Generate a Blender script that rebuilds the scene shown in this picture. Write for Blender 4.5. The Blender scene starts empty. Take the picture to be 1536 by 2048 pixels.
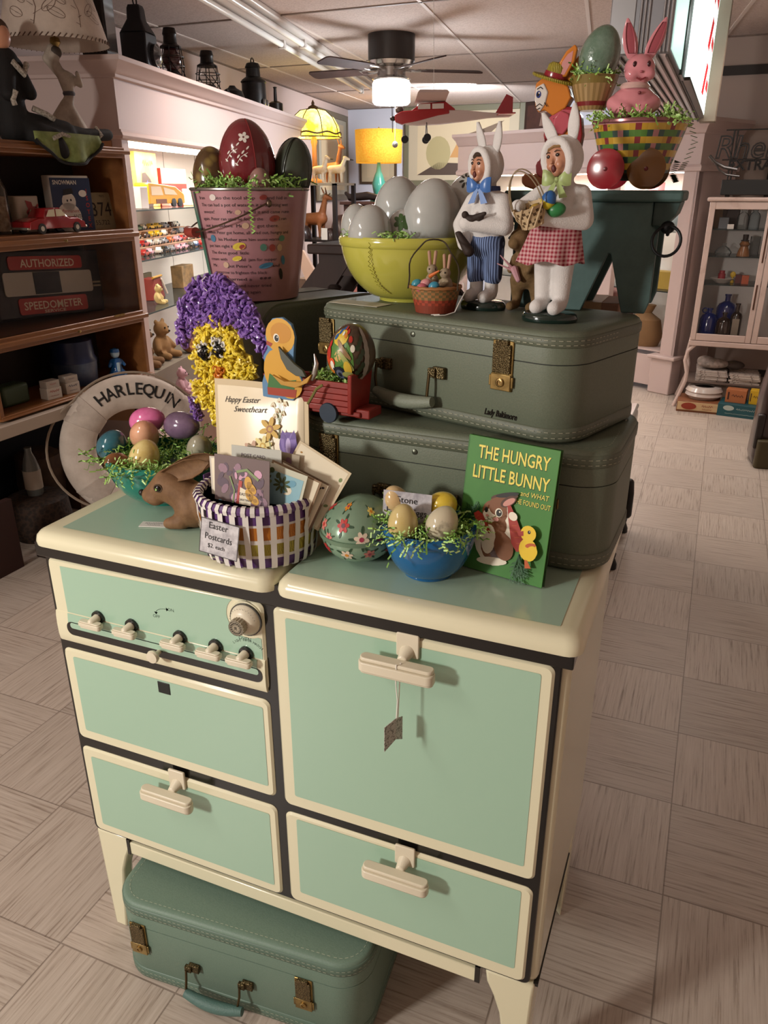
import bpy, bmesh, math, random
from mathutils import Vector as V, Matrix as Mx, Euler
S = bpy.context.scene
COL = S.collection
PI = math.pi
R = math.radians
# ------------------------------------------------------------------ camera
def make_camera():
    yaw, pit = -0.3906, 0.3941
    F = V((math.sin(yaw)*math.cos(pit), math.cos(yaw)*math.cos(pit), -math.sin(pit)))
    Rt = V((math.cos(yaw), -math.sin(yaw), 0)); U = Rt.cross(F)
    cd = bpy.data.cameras.new('camera'); cd.sensor_fit = 'VERTICAL'; cd.sensor_height = 36
    cd.lens = 1551.5/2048*36; cd.clip_start = .02; cd.clip_end = 60
    o = bpy.data.objects.new('camera', cd); COL.objects.link(o)
    m = Mx((Rt, U, -F)).transposed().to_4x4(); m.translation = V((.9908, -.8788, 1.4419))
    o.matrix_world = m; S.camera = o
make_camera()
# ------------------------------------------------------------------ light
S.view_settings.view_transform = 'Standard'; S.view_settings.look = 'None'
S.view_settings.gamma = 1; S.view_settings.use_curve_mapping = False
S.view_settings.exposure = EXPO = 0.0
W = bpy.data.worlds.new('world'); S.world = W; W.use_nodes = True
W.node_tree.nodes['Background'].inputs[0].default_value = (1, .90, .84, 1)
W.node_tree.nodes['Background'].inputs[1].default_value = .085
def area(name, loc, size, power, col, aim=None, spread=None):
    l = bpy.data.lights.new(name, 'AREA'); l.shape = 'RECTANGLE'; l.size, l.size_y = size
    l.energy = power; l.color = col
    if spread: l.spread = R(spread)
    o = bpy.data.objects.new(name, l); COL.objects.link(o); o.location = loc
    d = (V(aim)-V(loc)) if aim else V((0, 0, -1))
    o.rotation_euler = d.to_track_quat('-Z', 'Y').to_euler(); return o
def point(name, loc, power, col, rad=.04, spot=None):
    l = bpy.data.lights.new(name, 'POINT'); l.energy = power; l.color = col; l.shadow_soft_size = rad
    o = bpy.data.objects.new(name, l); COL.objects.link(o); o.location = loc; return o
WARM = (1, .84, .66)
area('front_lamp_light', (-1.15, -2.35, 1.62), (.28, .34), 64, (1, .95, .88), aim=(.45, .1, .75))
area('ceiling_tube_light', (-.75, -1.3, 2.38), (.16, 1.0), 15, (1, .93, .85))
area('back_tube_light', (-1.3, 3.6, 2.37), (.2, 1.2), 32, (1, .84, .76), spread=140)
area('aisle_tube_light', (1.15, 3.9, 2.37), (.2, 1.0), 11, (1, .85, .77), spread=120)
area('back_wall_fill_light', (-1.7, 7.7, 2.36), (.3, 1.2), 120, (.90, .94, 1), aim=(-2.9, 9.8, 1.5))  # added lamp without a fixture, aimed to brighten the back wall
# ------------------------------------------------------------------ materials
def lin(c):
    if isinstance(c, str):
        c = tuple(int(c[i:i+2], 16) for i in (0, 2, 4))
    c = [x/255 for x in c]
    return tuple(x/12.92 if x <= .04045 else ((x+.055)/1.055)**2.4 for x in c)
MC = {}
def M(col, rough=.5, metal=0, kind=None, col2=None, scale=20, bump=0, alpha=1, trans=0, emit=0, coat=0, sheen=0, stretch=None, amt=None, ior=1.45, sss=0):
    key = (col, rough, metal, kind, col2, scale, bump, alpha, trans, emit, coat, sheen, stretch, amt, sss)
    if key in MC: return MC[key]
    m = bpy.data.materials.new('m_%s' % col if isinstance(col, str) else 'm'); m.use_nodes = True
    nt = m.node_tree; N = nt.nodes; L = nt.links; b = N['Principled BSDF']
    c = lin(col) + (1,)
    b.inputs['Base Color'].default_value = c; b.inputs['Roughness'].default_value = rough
    b.inputs['Metallic'].default_value = metal; b.inputs['IOR'].default_value = ior
    if coat: b.inputs['Coat Weight'].default_value = coat; b.inputs['Coat Roughness'].default_value = .12
    if sheen: b.inputs['Sheen Weight'].default_value = sheen
    if trans: b.inputs['Transmission Weight'].default_value = trans
    if alpha < 1: b.inputs['Alpha'].default_value = alpha
    if sss: b.inputs['Subsurface Weight'].default_value = sss; b.inputs['Subsurface Radius'].default_value = (.01, .006, .004)
    if emit: b.inputs['Emission Color'].default_value = c; b.inputs['Emission Strength'].default_value = emit
    if kind or bump:
        tc = N.new('ShaderNodeTexCoord'); mp = N.new('ShaderNodeMapping'); L.new(tc.outputs['Object'], mp.inputs[0])
        if stretch: mp.inputs['Scale'].default_value = stretch
        src = None
        if kind == 'vor':
            t = N.new('ShaderNodeTexVoronoi'); t.inputs['Scale'].default_value = scale; src = t.outputs['Distance']
        elif kind == 'wave':
            t = N.new('ShaderNodeTexWave'); t.inputs['Scale'].default_value = scale; t.inputs['Distortion'].default_value = 5
            t.inputs['Detail'].default_value = 3; src = t.outputs['Fac']
        else:
            t = N.new('ShaderNodeTexNoise'); t.inputs['Scale'].default_value = scale; t.inputs['Detail'].default_value = 5
            t.inputs['Roughness'].default_value = .62; src = t.outputs['Fac']
        L.new(mp.outputs[0], t.inputs['Vector'])
        if col2:
            r = N.new('ShaderNodeValToRGB'); lo, hi = amt or (.35, .65)
            r.color_ramp.elements[0].position = lo; r.color_ramp.elements[1].position = hi
            r.color_ramp.elements[0].color = c; r.color_ramp.elements[1].color = lin(col2) + (1,)
            L.new(src, r.inputs[0]); L.new(r.outputs[0], b.inputs['Base Color'])
            if emit: L.new(r.outputs[0], b.inputs['Emission Color'])
        if bump:
            bp = N.new('ShaderNodeBump'); bp.inputs['Strength'].default_value = bump; bp.inputs['Distance'].default_value = .004
            L.new(src, bp.inputs['Height']); L.new(bp.outputs[0], b.inputs['Normal'])
    MC[key] = m; return m
def glass(col='ffffff', alpha=.25):      # thin clear glass: tinted transparency under a Fresnel gloss
    key = ('glass', col, alpha)
    if key in MC: return MC[key]
    m = bpy.data.materials.new('clear_glass'); m.use_nodes = True; nt = m.node_tree; N = nt.nodes; L = nt.links; N.remove(N['Principled BSDF'])
    t = N.new('ShaderNodeBsdfTransparent'); c = lin(col); k = 1-alpha*.55; t.inputs[0].default_value = (k+(1-k)*c[0], k+(1-k)*c[1], k+(1-k)*c[2], 1) if alpha < .9 else c+(1,)
    g = N.new('ShaderNodeBsdfGlossy'); g.inputs['Roughness'].default_value = .04; f = N.new('ShaderNodeFresnel'); f.inputs[0].default_value = 1.14
    d = N.new('ShaderNodeBsdfDiffuse'); d.inputs[0].default_value = c+(1,); a = N.new('ShaderNodeMixShader'); a.inputs[0].default_value = alpha*.22; L.new(t.outputs[0], a.inputs[1]); L.new(d.outputs[0], a.inputs[2])
    x = N.new('ShaderNodeMixShader'); L.new(f.outputs[0], x.inputs[0]); L.new(a.outputs[0], x.inputs[1]); L.new(g.outputs[0], x.inputs[2]); L.new(x.outputs[0], N['Material Output'].inputs[0])
    MC[key] = m; return m
# ------------------------------------------------------------------ mesh builder
class MB:
    def __init__(s): s.v = []; s.f = []; s.m = []; s.mi = 0; s.T = Mx.Identity(4)
    def add(s, vs, fs, fn=None):
        o = len(s.v)
        s.v += [tuple(s.T @ V(p)) for p in vs]
        s.f += [tuple(i+o for i in f) for f in fs]; s.m += [s.mi]*len(fs); return s
    def at(s, loc=(0, 0, 0), rot=(0, 0, 0), sc=1):
        s.T = Mx.Translation(loc) @ Euler(rot).to_matrix().to_4x4()
        s.T = s.T @ (Mx.Scale(sc, 4) if not isinstance(sc, tuple) else Mx.Diagonal(sc+(1,))); return s
    def mat(s, i): s.mi = i; return s
    def box(s, x0, y0, z0, x1, y1, z1):
        v = [(x0, y0, z0), (x1, y0, z0), (x1, y1, z0), (x0, y1, z0), (x0, y0, z1), (x1, y0, z1), (x1, y1, z1), (x0, y1, z1)]
        return s.add(v, [(0, 3, 2, 1), (4, 5, 6, 7), (0, 1, 5, 4), (1, 2, 6, 5), (2, 3, 7, 6), (3, 0, 4, 7)])
    def loft(s, rings, c0=True, c1=True, closed=False):
        n = len(rings[0]); v = [p for r in rings for p in r]; f = []
        k = len(rings)
        for i in range(k if closed else k-1):
            a = i*n; b = ((i+1) % k)*n
            for j in range(n): f.append((a+j, a+(j+1) % n, b+(j+1) % n, b+j))
        if not closed:
            if c0: f.append(tuple(reversed(range(n))))
            if c1: f.append(tuple(range((k-1)*n, k*n)))
        return s.add(v, f)
    def lathe(s, prof, n=24, cap=True, sx=1, sy=1):
        rings = [[(max(r, 1e-5)*sx*math.cos(2*PI*j/n), max(r, 1e-5)*sy*math.sin(2*PI*j/n), z) for j in range(n)] for r, z in prof]
        return s.loft(rings, cap, cap)
    def tube(s, pts, r, n=8, closed=False, cap=True):
        pts = [V(p) for p in pts]; k = len(pts); rings = []; up = None
        for i, p in enumerate(pts):
            if closed: t = pts[(i+1) % k]-pts[i-1]
            else: t = pts[min(i+1, k-1)]-pts[max(i-1, 0)]
            if t.length < 1e-9: t = V((0, 0, 1))
            t.normalize()
            if up is None: up = V((0, 0, 1)) if abs(t.z) < .9 else V((1, 0, 0))
            x = up-t*up.dot(t)
            if x.length < 1e-6: x = t.orthogonal()
            x.normalize(); y = t.cross(x); up = x
            rr = r[i] if isinstance(r, (list, tuple)) else r
            rings.append([tuple(p+x*rr*math.cos(2*PI*j/n)+y*rr*math.sin(2*PI*j/n)) for j in range(n)])
        return s.loft(rings, cap, cap, closed)
    def ell(s, c, r, n=16, k=10):
        if not isinstance(r, (tuple, list)): r = (r, r, r)
        rings = []
        for i in range(k+1):
            a = -PI/2+PI*i/k; q = max(math.cos(a), 1e-4)
            rings.append([(c[0]+r[0]*q*math.cos(2*PI*j/n), c[1]+r[1]*q*math.sin(2*PI*j/n), c[2]+r[2]*math.sin(a)) for j in range(n)])
        return s.loft(rings, True, True)
    def egg(s, r, h, n=28, k=20):       # pointed end up, base at z=0
        return s.lathe([(r*math.sin(a)*(1-.16*(1-math.cos(a))*.5+.02), h*(.5-.5*math.cos(a))) for a in [PI*i/k for i in range(k+1)]], n)
    def prism(s, poly, z0, z1):
        n = len(poly); return s.loft([[(x, y, z0) for x, y in poly], [(x, y, z1) for x, y in poly]])
    def face(s, poly, fn=None):
        vs = [fn(*p) if fn else p for p in poly]; return s.add(vs, [tuple(range(len(vs)))])
    def frust(s, p0, r0, p1, r1, n=14):  # capsule with two radii
        p0, p1 = V(p0), V(p1); d = p1-p0; L = max(d.length, 1e-6); d = d/L
        x = d.orthogonal().normalized(); y = d.cross(x); rings = []
        for i in range(6):
            a = PI/2*(1-i/5); q = max(math.cos(a), 1e-3); c = p0-d*r0*math.sin(a)
            rings.append([tuple(c+(x*math.cos(2*PI*j/n)+y*math.sin(2*PI*j/n))*r0*q) for j in range(n)])
        for i in range(6):
            a = PI/2*i/5; q = max(math.cos(a), 1e-3); c = p1+d*r1*math.sin(a)
            rings.append([tuple(c+(x*math.cos(2*PI*j/n)+y*math.sin(2*PI*j/n))*r1*q) for j in range(n)])
        return s.loft(rings)
    def build(s, name, mats, parent=None, smooth=True, bevel=0, seg=2, angle=38, loc=None, rz=0, remesh=0, sm=4, sub=0):
        me = bpy.data.meshes.new(name); me.from_pydata(s.v, [], s.f)
        if not isinstance(mats, (list, tuple)): mats = [mats]
        for m in mats: me.materials.append(m)
        if len(mats) > 1: me.polygons.foreach_set('material_index', s.m)
        if smooth:
            me.polygons.foreach_set('use_smooth', [True]*len(me.polygons))
            if not remesh: me.set_sharp_from_angle(angle=R(angle))
        me.update()
        o = bpy.data.objects.new(name, me); COL.objects.link(o)
        if parent: o.parent = parent
        if loc: o.location = loc
        if rz: o.rotation_euler.z = rz
        if bevel:
            b = o.modifiers.new('b', 'BEVEL'); b.width = bevel; b.segments = seg; b.limit_method = 'ANGLE'; b.angle_limit = R(35)
        if remesh:
            r = o.modifiers.new('r', 'REMESH'); r.mode = 'VOXEL'; r.voxel_size = remesh; r.use_smooth_shade = True
            if sm: q = o.modifiers.new('s', 'SMOOTH'); q.iterations = sm; q.factor = .5
        if sub: q = o.modifiers.new('u', 'SUBSURF'); q.levels = q.render_levels = sub
        return o
def rrect(x0, y0, x1, y1, r, n=5):
    out = []
    for cx, cy, a in ((x1-r, y0+r, -90), (x1-r, y1-r, 0), (x0+r, y1-r, 90), (x0+r, y0+r, 180)):
        for i in range(n+1):
            t = R(a+90*i/n); out.append((cx+r*math.cos(t), cy+r*math.sin(t)))
    return out
def ellp(cx, cy, rx, ry=None, rot=0, n=18):
    ry = ry or rx; c, s_ = math.cos(rot), math.sin(rot)
    return [(cx+rx*math.cos(2*PI*i/n)*c-ry*math.sin(2*PI*i/n)*s_, cy+rx*math.cos(2*PI*i/n)*s_+ry*math.sin(2*PI*i/n)*c) for i in range(n)]
def tag(o, label, cat, group=None, kind=None):
    o['label'] = label; o['category'] = cat
    if group: o['group'] = group
    if kind: o['kind'] = kind
    return o
def thing(name, label, cat, loc=(0, 0, 0), rz=0, group=None):
    o = bpy.data.objects.new(name, None); o.empty_display_size = .02; COL.objects.link(o)
    o.location = loc; o.rotation_euler = (0, 0, rz) if not isinstance(rz, tuple) else rz
    return tag(o, label, cat, group)
def structure(o): o['kind'] = 'structure'; return o
def dup(root, loc, rz, label, group=None):
    r = root.copy(); COL.objects.link(r); r.location = loc; r.rotation_euler = (0, 0, rz) if not isinstance(rz, tuple) else rz
    r['label'] = label
    if group: r['group'] = group
    for ch in list(root.children):
        c = ch.copy(); COL.objects.link(c); c.parent = r
        for g in ch.children:
            d = g.copy(); COL.objects.link(d); d.parent = c
    return r
TXC = {}
def txt(s, size=1, align='CENTER', width=None, shear=0, bold=0):   # 2D triangles of a word, baseline 0
    k = (s, shear, bold)
    if k not in TXC:
        cu = bpy.data.curves.new('t', 'FONT'); cu.body = s; cu.size = 1; cu.resolution_u = 2; cu.shear = shear; cu.offset = bold
        cu.fill_mode = 'FRONT'
        o = bpy.data.objects.new('t', cu); COL.objects.link(o)
        dg = bpy.context.evaluated_depsgraph_get(); dg.update(); me = bpy.data.meshes.new_from_object(o.evaluated_get(dg))
        TXC[k] = ([tuple(v.co) for v in me.vertices], [tuple(p.vertices) for p in me.polygons])
        bpy.data.objects.remove(o); bpy.data.meshes.remove(me); bpy.data.curves.remove(cu)
    vs, fs = TXC[k]
    x0 = min(v[0] for v in vs); x1 = max(v[0] for v in vs)
    sx = size if not width else width/(x1-x0)
    off = {'CENTER': (x0+x1)/2, 'LEFT': x0, 'RIGHT': x1}[align]
    return [((v[0]-off)*sx, v[1]*size) for v in vs], fs
def text(mb, s, fn, size, x=0, y=0, **k):
    vs, fs = txt(s, size, **k); mb.add([fn(a+x, b+y) for a, b in vs], fs); return mb
def plane(o, u, v, off=0):
    o, u, v = V(o), V(u).normalized(), V(v).normalized(); n = u.cross(v)*off
    return lambda a, b: tuple(o+u*a+v*b+n)
def xz(y, off=.0006): return lambda a, b: (a, y-off, b)   # drawing on a front facing -Y
def stroke(mb, pts, w, fn):
    pts = [V(p) for p in pts]; L = []; Rr = []
    for i, p in enumerate(pts):
        t = (pts[min(i+1, len(pts)-1)]-pts[max(i-1, 0)]).normalized(); n = V((-t.y, t.x))*w/2
        L.append(p+n); Rr.append(p-n)
    vs = [fn(*p) for p in L]+[fn(*p) for p in Rr]; k = len(pts)
    mb.add(vs, [(i+k, i+1+k, i+1, i) for i in range(k-1)])
def shreds(name, label, spots, mats, seed, n, r, length=.03, w=.0024, droop=0):
    """crinkled paper grass: zigzag ribbons; spots = function(rng) -> (pos, outward)"""
    g = random.Random(seed); mb = MB()
    for i in range(n):
        p, d = spots(g); p = V(p); d = V(d)+V((g.uniform(-1, 1), g.uniform(-1, 1), g.uniform(-.6, .8)))*.7
        d.normalize(); side = d.orthogonal().normalized(); side.rotate(Mx.Rotation(g.uniform(0, 6.28), 3, d))
        bn = d.cross(side); L = length*g.uniform(.5, 1.4); k = 7; st = L/k; cur = p-d*L*.4; left = []
        mb.mi = g.randrange(len(mats))
        for j in range(k+1):
            q = cur+side*(st*.45*(1 if j % 2 else -1))
            left += [q-bn*w/2, q+bn*w/2]
            d = (d+V((g.uniform(-.35, .35), g.uniform(-.35, .35), g.uniform(-.35, .3)-droop))).normalized(); cur = cur+d*st
        mb.add([tuple(q) for q in left], [(2*j, 2*j+1, 2*j+3, 2*j+2) for j in range(k)])
    o = mb.build(name, mats, smooth=False); return tag(o, label, 'paper grass', kind='stuff')
GRASS = [M('8cb455', .5), M('acd878', .5), M('6f9a42', .5), M('c6e898', .5)]
def scrib(q, f, w, x, y, h=.006):
    n = max(6, int(w/h*2)); stroke(q, [(x-w/2+w*i/n, y+h*(.5 if i % 2 else -.4)*(1 if i % 5 else .3)) for i in range(n+1)], h*.28, f)
def near(c, u):  # vector along heading
    return V((c[0], c[1], 0))
CREAM = M('ded9ba', .22, coat=.5); MINT = M('9fc0a9', .22, coat=.5); BLACK = M('0c0c0d', .18, coat=.4)
IVORY = M('d8cfb8', .35); BRASS = M('a88e58', .32, .8, kind='n', col2='7d683e', scale=60)
WHITE = M('e8e4dc', .5); INK = M('1b1a1a', .6)
WOOD = M('6e4426', .4, kind='n', col2='8a5a34', scale=6, stretch=(1, .12, 1), coat=.2)
# ================================================================== the room
def floor_mat():
    m = bpy.data.materials.new('vinyl_floor'); m.use_nodes = True; nt = m.node_tree; N = nt.nodes; L = nt.links; b = N['Principled BSDF']
    tc = N.new('ShaderNodeTexCoord')
    mp = N.new('ShaderNodeMapping'); mp.inputs['Location'].default_value = (.065/.2863, .08/.30, 0); mp.inputs['Scale'].default_value = (1/.2863, 1/.30, 0)
    L.new(tc.outputs['Object'], mp.inputs[0])
    ck = N.new('ShaderNodeTexChecker'); ck.inputs['Scale'].default_value = 1; ck.inputs[1].default_value = (1, 1, 1, 1); ck.inputs[2].default_value = (0, 0, 0, 1)
    L.new(mp.outputs[0], ck.inputs['Vector'])
    def streak(sc):
        q = N.new('ShaderNodeMapping'); q.inputs['Scale'].default_value = sc; L.new(tc.outputs['Object'], q.inputs[0])
        t = N.new('ShaderNodeTexNoise'); t.inputs['Scale'].default_value = 1; t.inputs['Detail'].default_value = 6; t.inputs['Roughness'].default_value = .7
        L.new(q.outputs[0], t.inputs['Vector']); return t.outputs['Fac']
    mx = N.new('ShaderNodeMix'); mx.data_type = 'FLOAT'; L.new(ck.outputs['Fac'], mx.inputs[0])
    L.new(streak((4.5, 150, 1)), mx.inputs[2]); L.new(streak((150, 4.5, 1)), mx.inputs[3])
    r = N.new('ShaderNodeValToRGB'); e = r.color_ramp.elements
    e[0].position = .30; e[0].color = lin('7d6c5e')+(1,); e[1].position = .46; e[1].color = lin('b5a79a')+(1,)
    k = e.new(.72); k.color = lin('c8bcb0')+(1,)
    L.new(mx.outputs[0], r.inputs[0])
    # tile to tile tone + seams
    fl = N.new('ShaderNodeVectorMath'); fl.operation = 'FLOOR'; L.new(mp.outputs[0], fl.inputs[0])
    wn = N.new('ShaderNodeTexWhiteNoise'); wn.noise_dimensions = '2D'; L.new(fl.outputs[0], wn.inputs['Vector'])
    tone = N.new('ShaderNodeMapRange'); tone.inputs[3].default_value = .86; tone.inputs[4].default_value = 1.04; L.new(wn.outputs['Value'], tone.inputs[0])
    m1 = N.new('ShaderNodeVectorMath'); m1.operation = 'SCALE'; L.new(r.outputs[0], m1.inputs[0]); L.new(tone.outputs[0], m1.inputs['Scale'])
    fr = N.new('ShaderNodeVectorMath'); fr.operation = 'FRACTION'; L.new(mp.outputs[0], fr.inputs[0])
    sp = N.new('ShaderNodeSeparateXYZ'); L.new(fr.outputs[0], sp.inputs[0])
    lt = []
    for ax in (0, 1):
        a = N.new('ShaderNodeMath'); a.operation = 'LESS_THAN'; a.inputs[1].default_value = .011; L.new(sp.outputs[ax], a.inputs[0]); lt.append(a)
    mxx = N.new('ShaderNodeMath'); mxx.operation = 'MAXIMUM'; L.new(lt[0].outputs[0], mxx.inputs[0]); L.new(lt[1].outputs[0], mxx.inputs[1])
    mm = N.new('ShaderNodeMath'); mm.operation = 'MULTIPLY'; mm.inputs[1].default_value = .6; L.new(mxx.outputs[0], mm.inputs[0])
    cm = N.new('ShaderNodeMix'); cm.data_type = 'RGBA'; L.new(mm.outputs[0], cm.inputs[0]); L.new(m1.outputs[0], cm.inputs[6]); cm.inputs[7].default_value = lin('5b4b40')+(1,)
    # scuffs
    sn = N.new('ShaderNodeTexNoise'); sn.inputs['Scale'].default_value = 9; sn.inputs['Detail'].default_value = 8; sn.inputs['Roughness'].default_value = .8; L.new(tc.outputs['Object'], sn.inputs['Vector'])
    sr = N.new('ShaderNodeMapRange'); sr.inputs[1].default_value = .68; sr.inputs[2].default_value = .78; sr.inputs[4].default_value = .55; L.new(sn.outputs['Fac'], sr.inputs[0])
    c2 = N.new('ShaderNodeMix'); c2.data_type = 'RGBA'; L.new(sr.outputs[0], c2.inputs[0]); L.new(cm.outputs[2], c2.inputs[6]); c2.inputs[7].default_value = lin('6d5a4c')+(1,)
    L.new(c2.outputs[2], b.inputs['Base Color']); b.inputs['Roughness'].default_value = .42
    return m
o = MB().box(-6, -3.2, -.05, 4.2, 10.5, 0).build('floor', floor_mat(), smooth=False); structure(o)
CEIL = M('c9b8ae', .9, kind='n', col2='b7a59a', scale=90, bump=.3, amt=(.45, .6))
o = MB().box(-6, -3.2, 2.44, 4.2, 10.5, 2.5).build('ceiling', CEIL, smooth=False); structure(o)
WALLC = M('cdb8b0', .8); WALLB = M('cfd0da', .8)
# left wall runs at heading 100 from the back corner; back wall along x
def wall(name, p, q, z0, z1, t, m):
    p, q = V(p), V(q); d = (q-p).normalized(); n = V((-d.y, d.x))*t
    mb = MB().prism([tuple(p), tuple(q), tuple(q+n), tuple(p+n)], z0, z1); return structure(mb.build(name, m, smooth=False))
wall('wall_back', (4.2, 9.70), (-3.95, 9.84), 0, 2.44, -.08, WALLB)
wall('wall_left', (-3.95, 9.84), (-1.69, -3.1), 0, 2.44, -.08, WALLC)
wall('wall_right', (2.6, -3.2), (2.6, 9.6), 0, 2.44, -.08, WALLC)
wall('wall_front', (-1.69, -3.15), (2.7, -3.15), 0, 2.44, -.08, WALLC)
# thin metal grid of the dropped ceiling (heading 97.5 and 179)
gm = M('d6c8be', .5); gd = M('7e6e64', .6)
gi = 1
def grid(p, q, w, m):
    global gi
    p, q = V(p), V(q); d = (q-p).normalized(); n = V((-d.y, d.x))*w/2
    mb = MB().prism([tuple(p-n), tuple(q-n), tuple(q+n), tuple(p+n)], 2.434, 2.4405); structure(mb.build('trim_%d' % gi, m, smooth=False)); gi += 1
ca, sa = math.cos(R(97.5)), math.sin(R(97.5))
for k in range(-3, 5):
    x = -.81+.93*k; p = (x-ca*7, 4.04-sa*7); q = (x+ca*5.7, 4.04+sa*5.7)
    grid(p, q, .022, gm)
for k in range(-4, 4):
    y = 4.05+1.88*k; grid((-3.9, y+.06), (2.5, y-.06), .022, gd)
grid((-3.93, 9.80), (2.5, 9.69), .05, gd); grid((-2.9, 3.86), (-3.93, 9.80), .05, gd)
# long fluorescent channel on the ceiling left of the fan (tubes off)
t = thing('fluorescent_fixture', 'long white unlit fluorescent strip fixture along the ceiling above the lanterns', 'light fixture', (-1.62, 3.0, 2.44), R(12.5))
MB().box(-.12, -1.1, -.035, .12, 4.6, 0).build('channel', M('d9d0c8', .35), t, bevel=.01)
for s_ in (-1, 1):
    MB().tube([(s_*.075, -1.0, -.062), (s_*.075, 4.5, -.062)], .019, 10).build('tube', M('efece6', .25), t)
    mb = MB()
    for y in (-1.03, 1.72, 4.53): mb.box(s_*.075-.024, y-.022, -.085, s_*.075+.024, y+.022, -.03)
    mb.build('socket', M('cfc8c0', .3), t, bevel=.004)
# ================================================================== the stove
stv = thing('stove', 'mint green and cream enamel gas stove with black trim, in the aisle', 'stove', (0, 0, 0))
MB().box(0, .008, .262, .891, .4424, .886).build('body', CREAM, stv, bevel=.012, seg=3)
mb = MB().prism(rrect(.006, .266, .880, .888, .012), 0, 1)
mb.v = [(x, .012-.012*z, y) for x, y, z in mb.v]; mb.f = [tuple(reversed(f)) for f in mb.f]
mb.box(-.004, -.008, .870, .895, .43, .896)
mb.build('front_frame', BLACK, stv, bevel=.002)
def front(name, x0, z0, x1, z1, inset, r=.012, th=.014, corner=.004):
    mb = MB(); b = .0035; rings = []
    for e, y in ((0, 0), (0, -th+b), (b, -th)):
        rings.append([(x, y, z) for x, z in rrect(x0+e, z0+e, x1-e, z1-e, r-e*.5)])
    mb.loft(rings)
    mb.mi = 1; i = inset
    mb.face(list(rrect(x0+i[0], z0+i[1], x1-i[2], z1-i[3], corner)), xz(-th))
    return mb
def bar_handle(name, par, x, z, y=-.014, w=.112):
    h = MB()
    h.at((x+.008, y, z+.024)); h.prism(rrect(-.017, -.019, .017, .019, .003), 0, .004)
    h.v = [(a, y-(c-z*0-0)+0, b) if 0 else (a, b, c) for a, b, c in h.v]
    h = MB()
    def yprism(poly, y0, y1): h.loft([[(a, y0, b) for a, b in poly], [(a, y1, b) for a, b in poly]])
    yprism(rrect(x-.010, z+.004, x+.024, z+.042, .003), y, y-.005)
    h.loft([[(x+.007+.011*math.cos(t), y-.004-.0*1, z+.014+.011*math.sin(t)) for t in [-2*PI*i/14 for i in range(14)]],
            [(x+.004+.007*math.cos(t), y-.020, z+.006+.007*math.sin(t)) for t in [-2*PI*i/14 for i in range(14)]]])
    def bar(z0, z1, y0, y1, w, r):
        h.loft([[(a, b, z0) for a, b in rrect(x-w/2, y1, x+w/2, y0, r)], [(a, b, z1) for a, b in rrect(x-w/2, y1, x+w/2, y0, r)]])
    bar(z-.012, z+.003, y-.018, y-.040, w, .010); bar(z+.003, z+.009, y-.019, y-.036, w*.97, .008); bar(z-.016, z-.012, y-.019, y-.037, w*.97, .008)
    return h.build('handle', IVORY, par, bevel=.0015)
# control panel with bulged lip, slot, valve handles and dial
cp = front('c', .0131, .7083, .4332, .868, (.028, .063, .022, .016))
cp.v = cp.v[:-24]; cp.f = cp.f[:-1]; cp.m = cp.m[:-1]; cp.mi = 1
cp.face([(.041, .769), (.428, .769), (.428, .806)]+[(.404+.036*math.cos(R(a)), .838+.036*math.sin(R(a))) for a in range(300, 127, -12)]+[(.041, .857)], xz(-.014)); cp.mi = 0
cp.build('control_panel', [CREAM, MINT], stv)
pan = stv.children[-1]
lm = MB()
prof = [(.768, 0), (.767, .0012), (.758, .0026), (.742, .0034), (.722, .003), (.712, .0015), (.7085, 0)]
lm.loft([[(x, -.014-d, z) for z, d in prof]+[(x, -.010, .7085), (x, -.010, .768)] for x in (.0145, .018, .428, .4318)])
lm.mi = 1; lm.face([(.041, .7674), (.418, .7674), (.418, .7495), (.041, .7495)], lambda a, b: (a, -.0158-(.768-b)*.12, b))
lm.build('panel_lip', [CREAM, MINT], stv, angle=20)
sl = MB()
sl.face(rrect(.037, .7265, .427, .7525, .012), xz(-.0176)); sl.mi = 1
sl.face(rrect(.046, .7405, .421, .7515, .005), xz(-.0182)); sl.build('broiler_slot', [BLACK, MINT], stv)
kn = MB().at((.232, -.0176, .738), (R(90), 0, 0)); kn.lathe([(.004, 0), (.004, .012), (.010, .014), (.0115, .018), (.010, .022), (.001, .023)], 18); kn.build('slot_knob', IVORY, stv)
for x in (.105, .175, .271, .339, .395):
    v = MB(); v.at((x+.004, -.0145, .774), (R(90), 0, 0)).lathe([(.0125, 0), (.0120, .004), (.001, .0045)], 20)
    v.build('valve_handle', BLACK, stv); vp = stv.children[-1]
    h = MB(); h.frust((x+.004, -.018, .774), .0075, (x+.001, -.028, .771), .007)
    for z0, z1, w, d in ((.763, .7695, .046, 0), (.7695, .772, .043, .0015), (.759, .763, .042, .0015)):
        h.loft([[(a, b, z) for a, b in rrect(x-.001-w/2, -.037+d, x-.001+w/2, -.023-d, .005)] for z in (z0, z1)])
    h.build('grip', IVORY, vp, bevel=.001)
d = MB().at((.404, -.014, .838), (R(90), 0, 0)); d.lathe([(.029, 0), (.029, .002), (.001, .0021)], 28).build('oven_dial', CREAM, stv); dp = stv.children[-1]
MB().at((.405, -.016, .837), (R(90), 0, 0)).lathe([(.026, 0), (.026, .003), (.024, .007), (.019, .013), (.015, .016)], 30).build('skirt', [IVORY], dp)
MB().at((.405, -.0165, .837), (R(90), 0, 0)).lathe([(.0275, 0), (.0275, .003), (.025, .0031)], 30).build('dial_ring', M('4a4843', .4), dp)
k = MB().at((.403, -.031, .835), (R(90), 0, 0)); n = 36
k.loft([[((.0125+.0012*(i % 2))*math.cos(2*PI*i/n), (.0125+.0012*(i % 2))*math.sin(2*PI*i/n), z) for i in range(n)] for z in (0, .012)])
k.build('dial_knob', M('a79d88', .4), dp)
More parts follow.
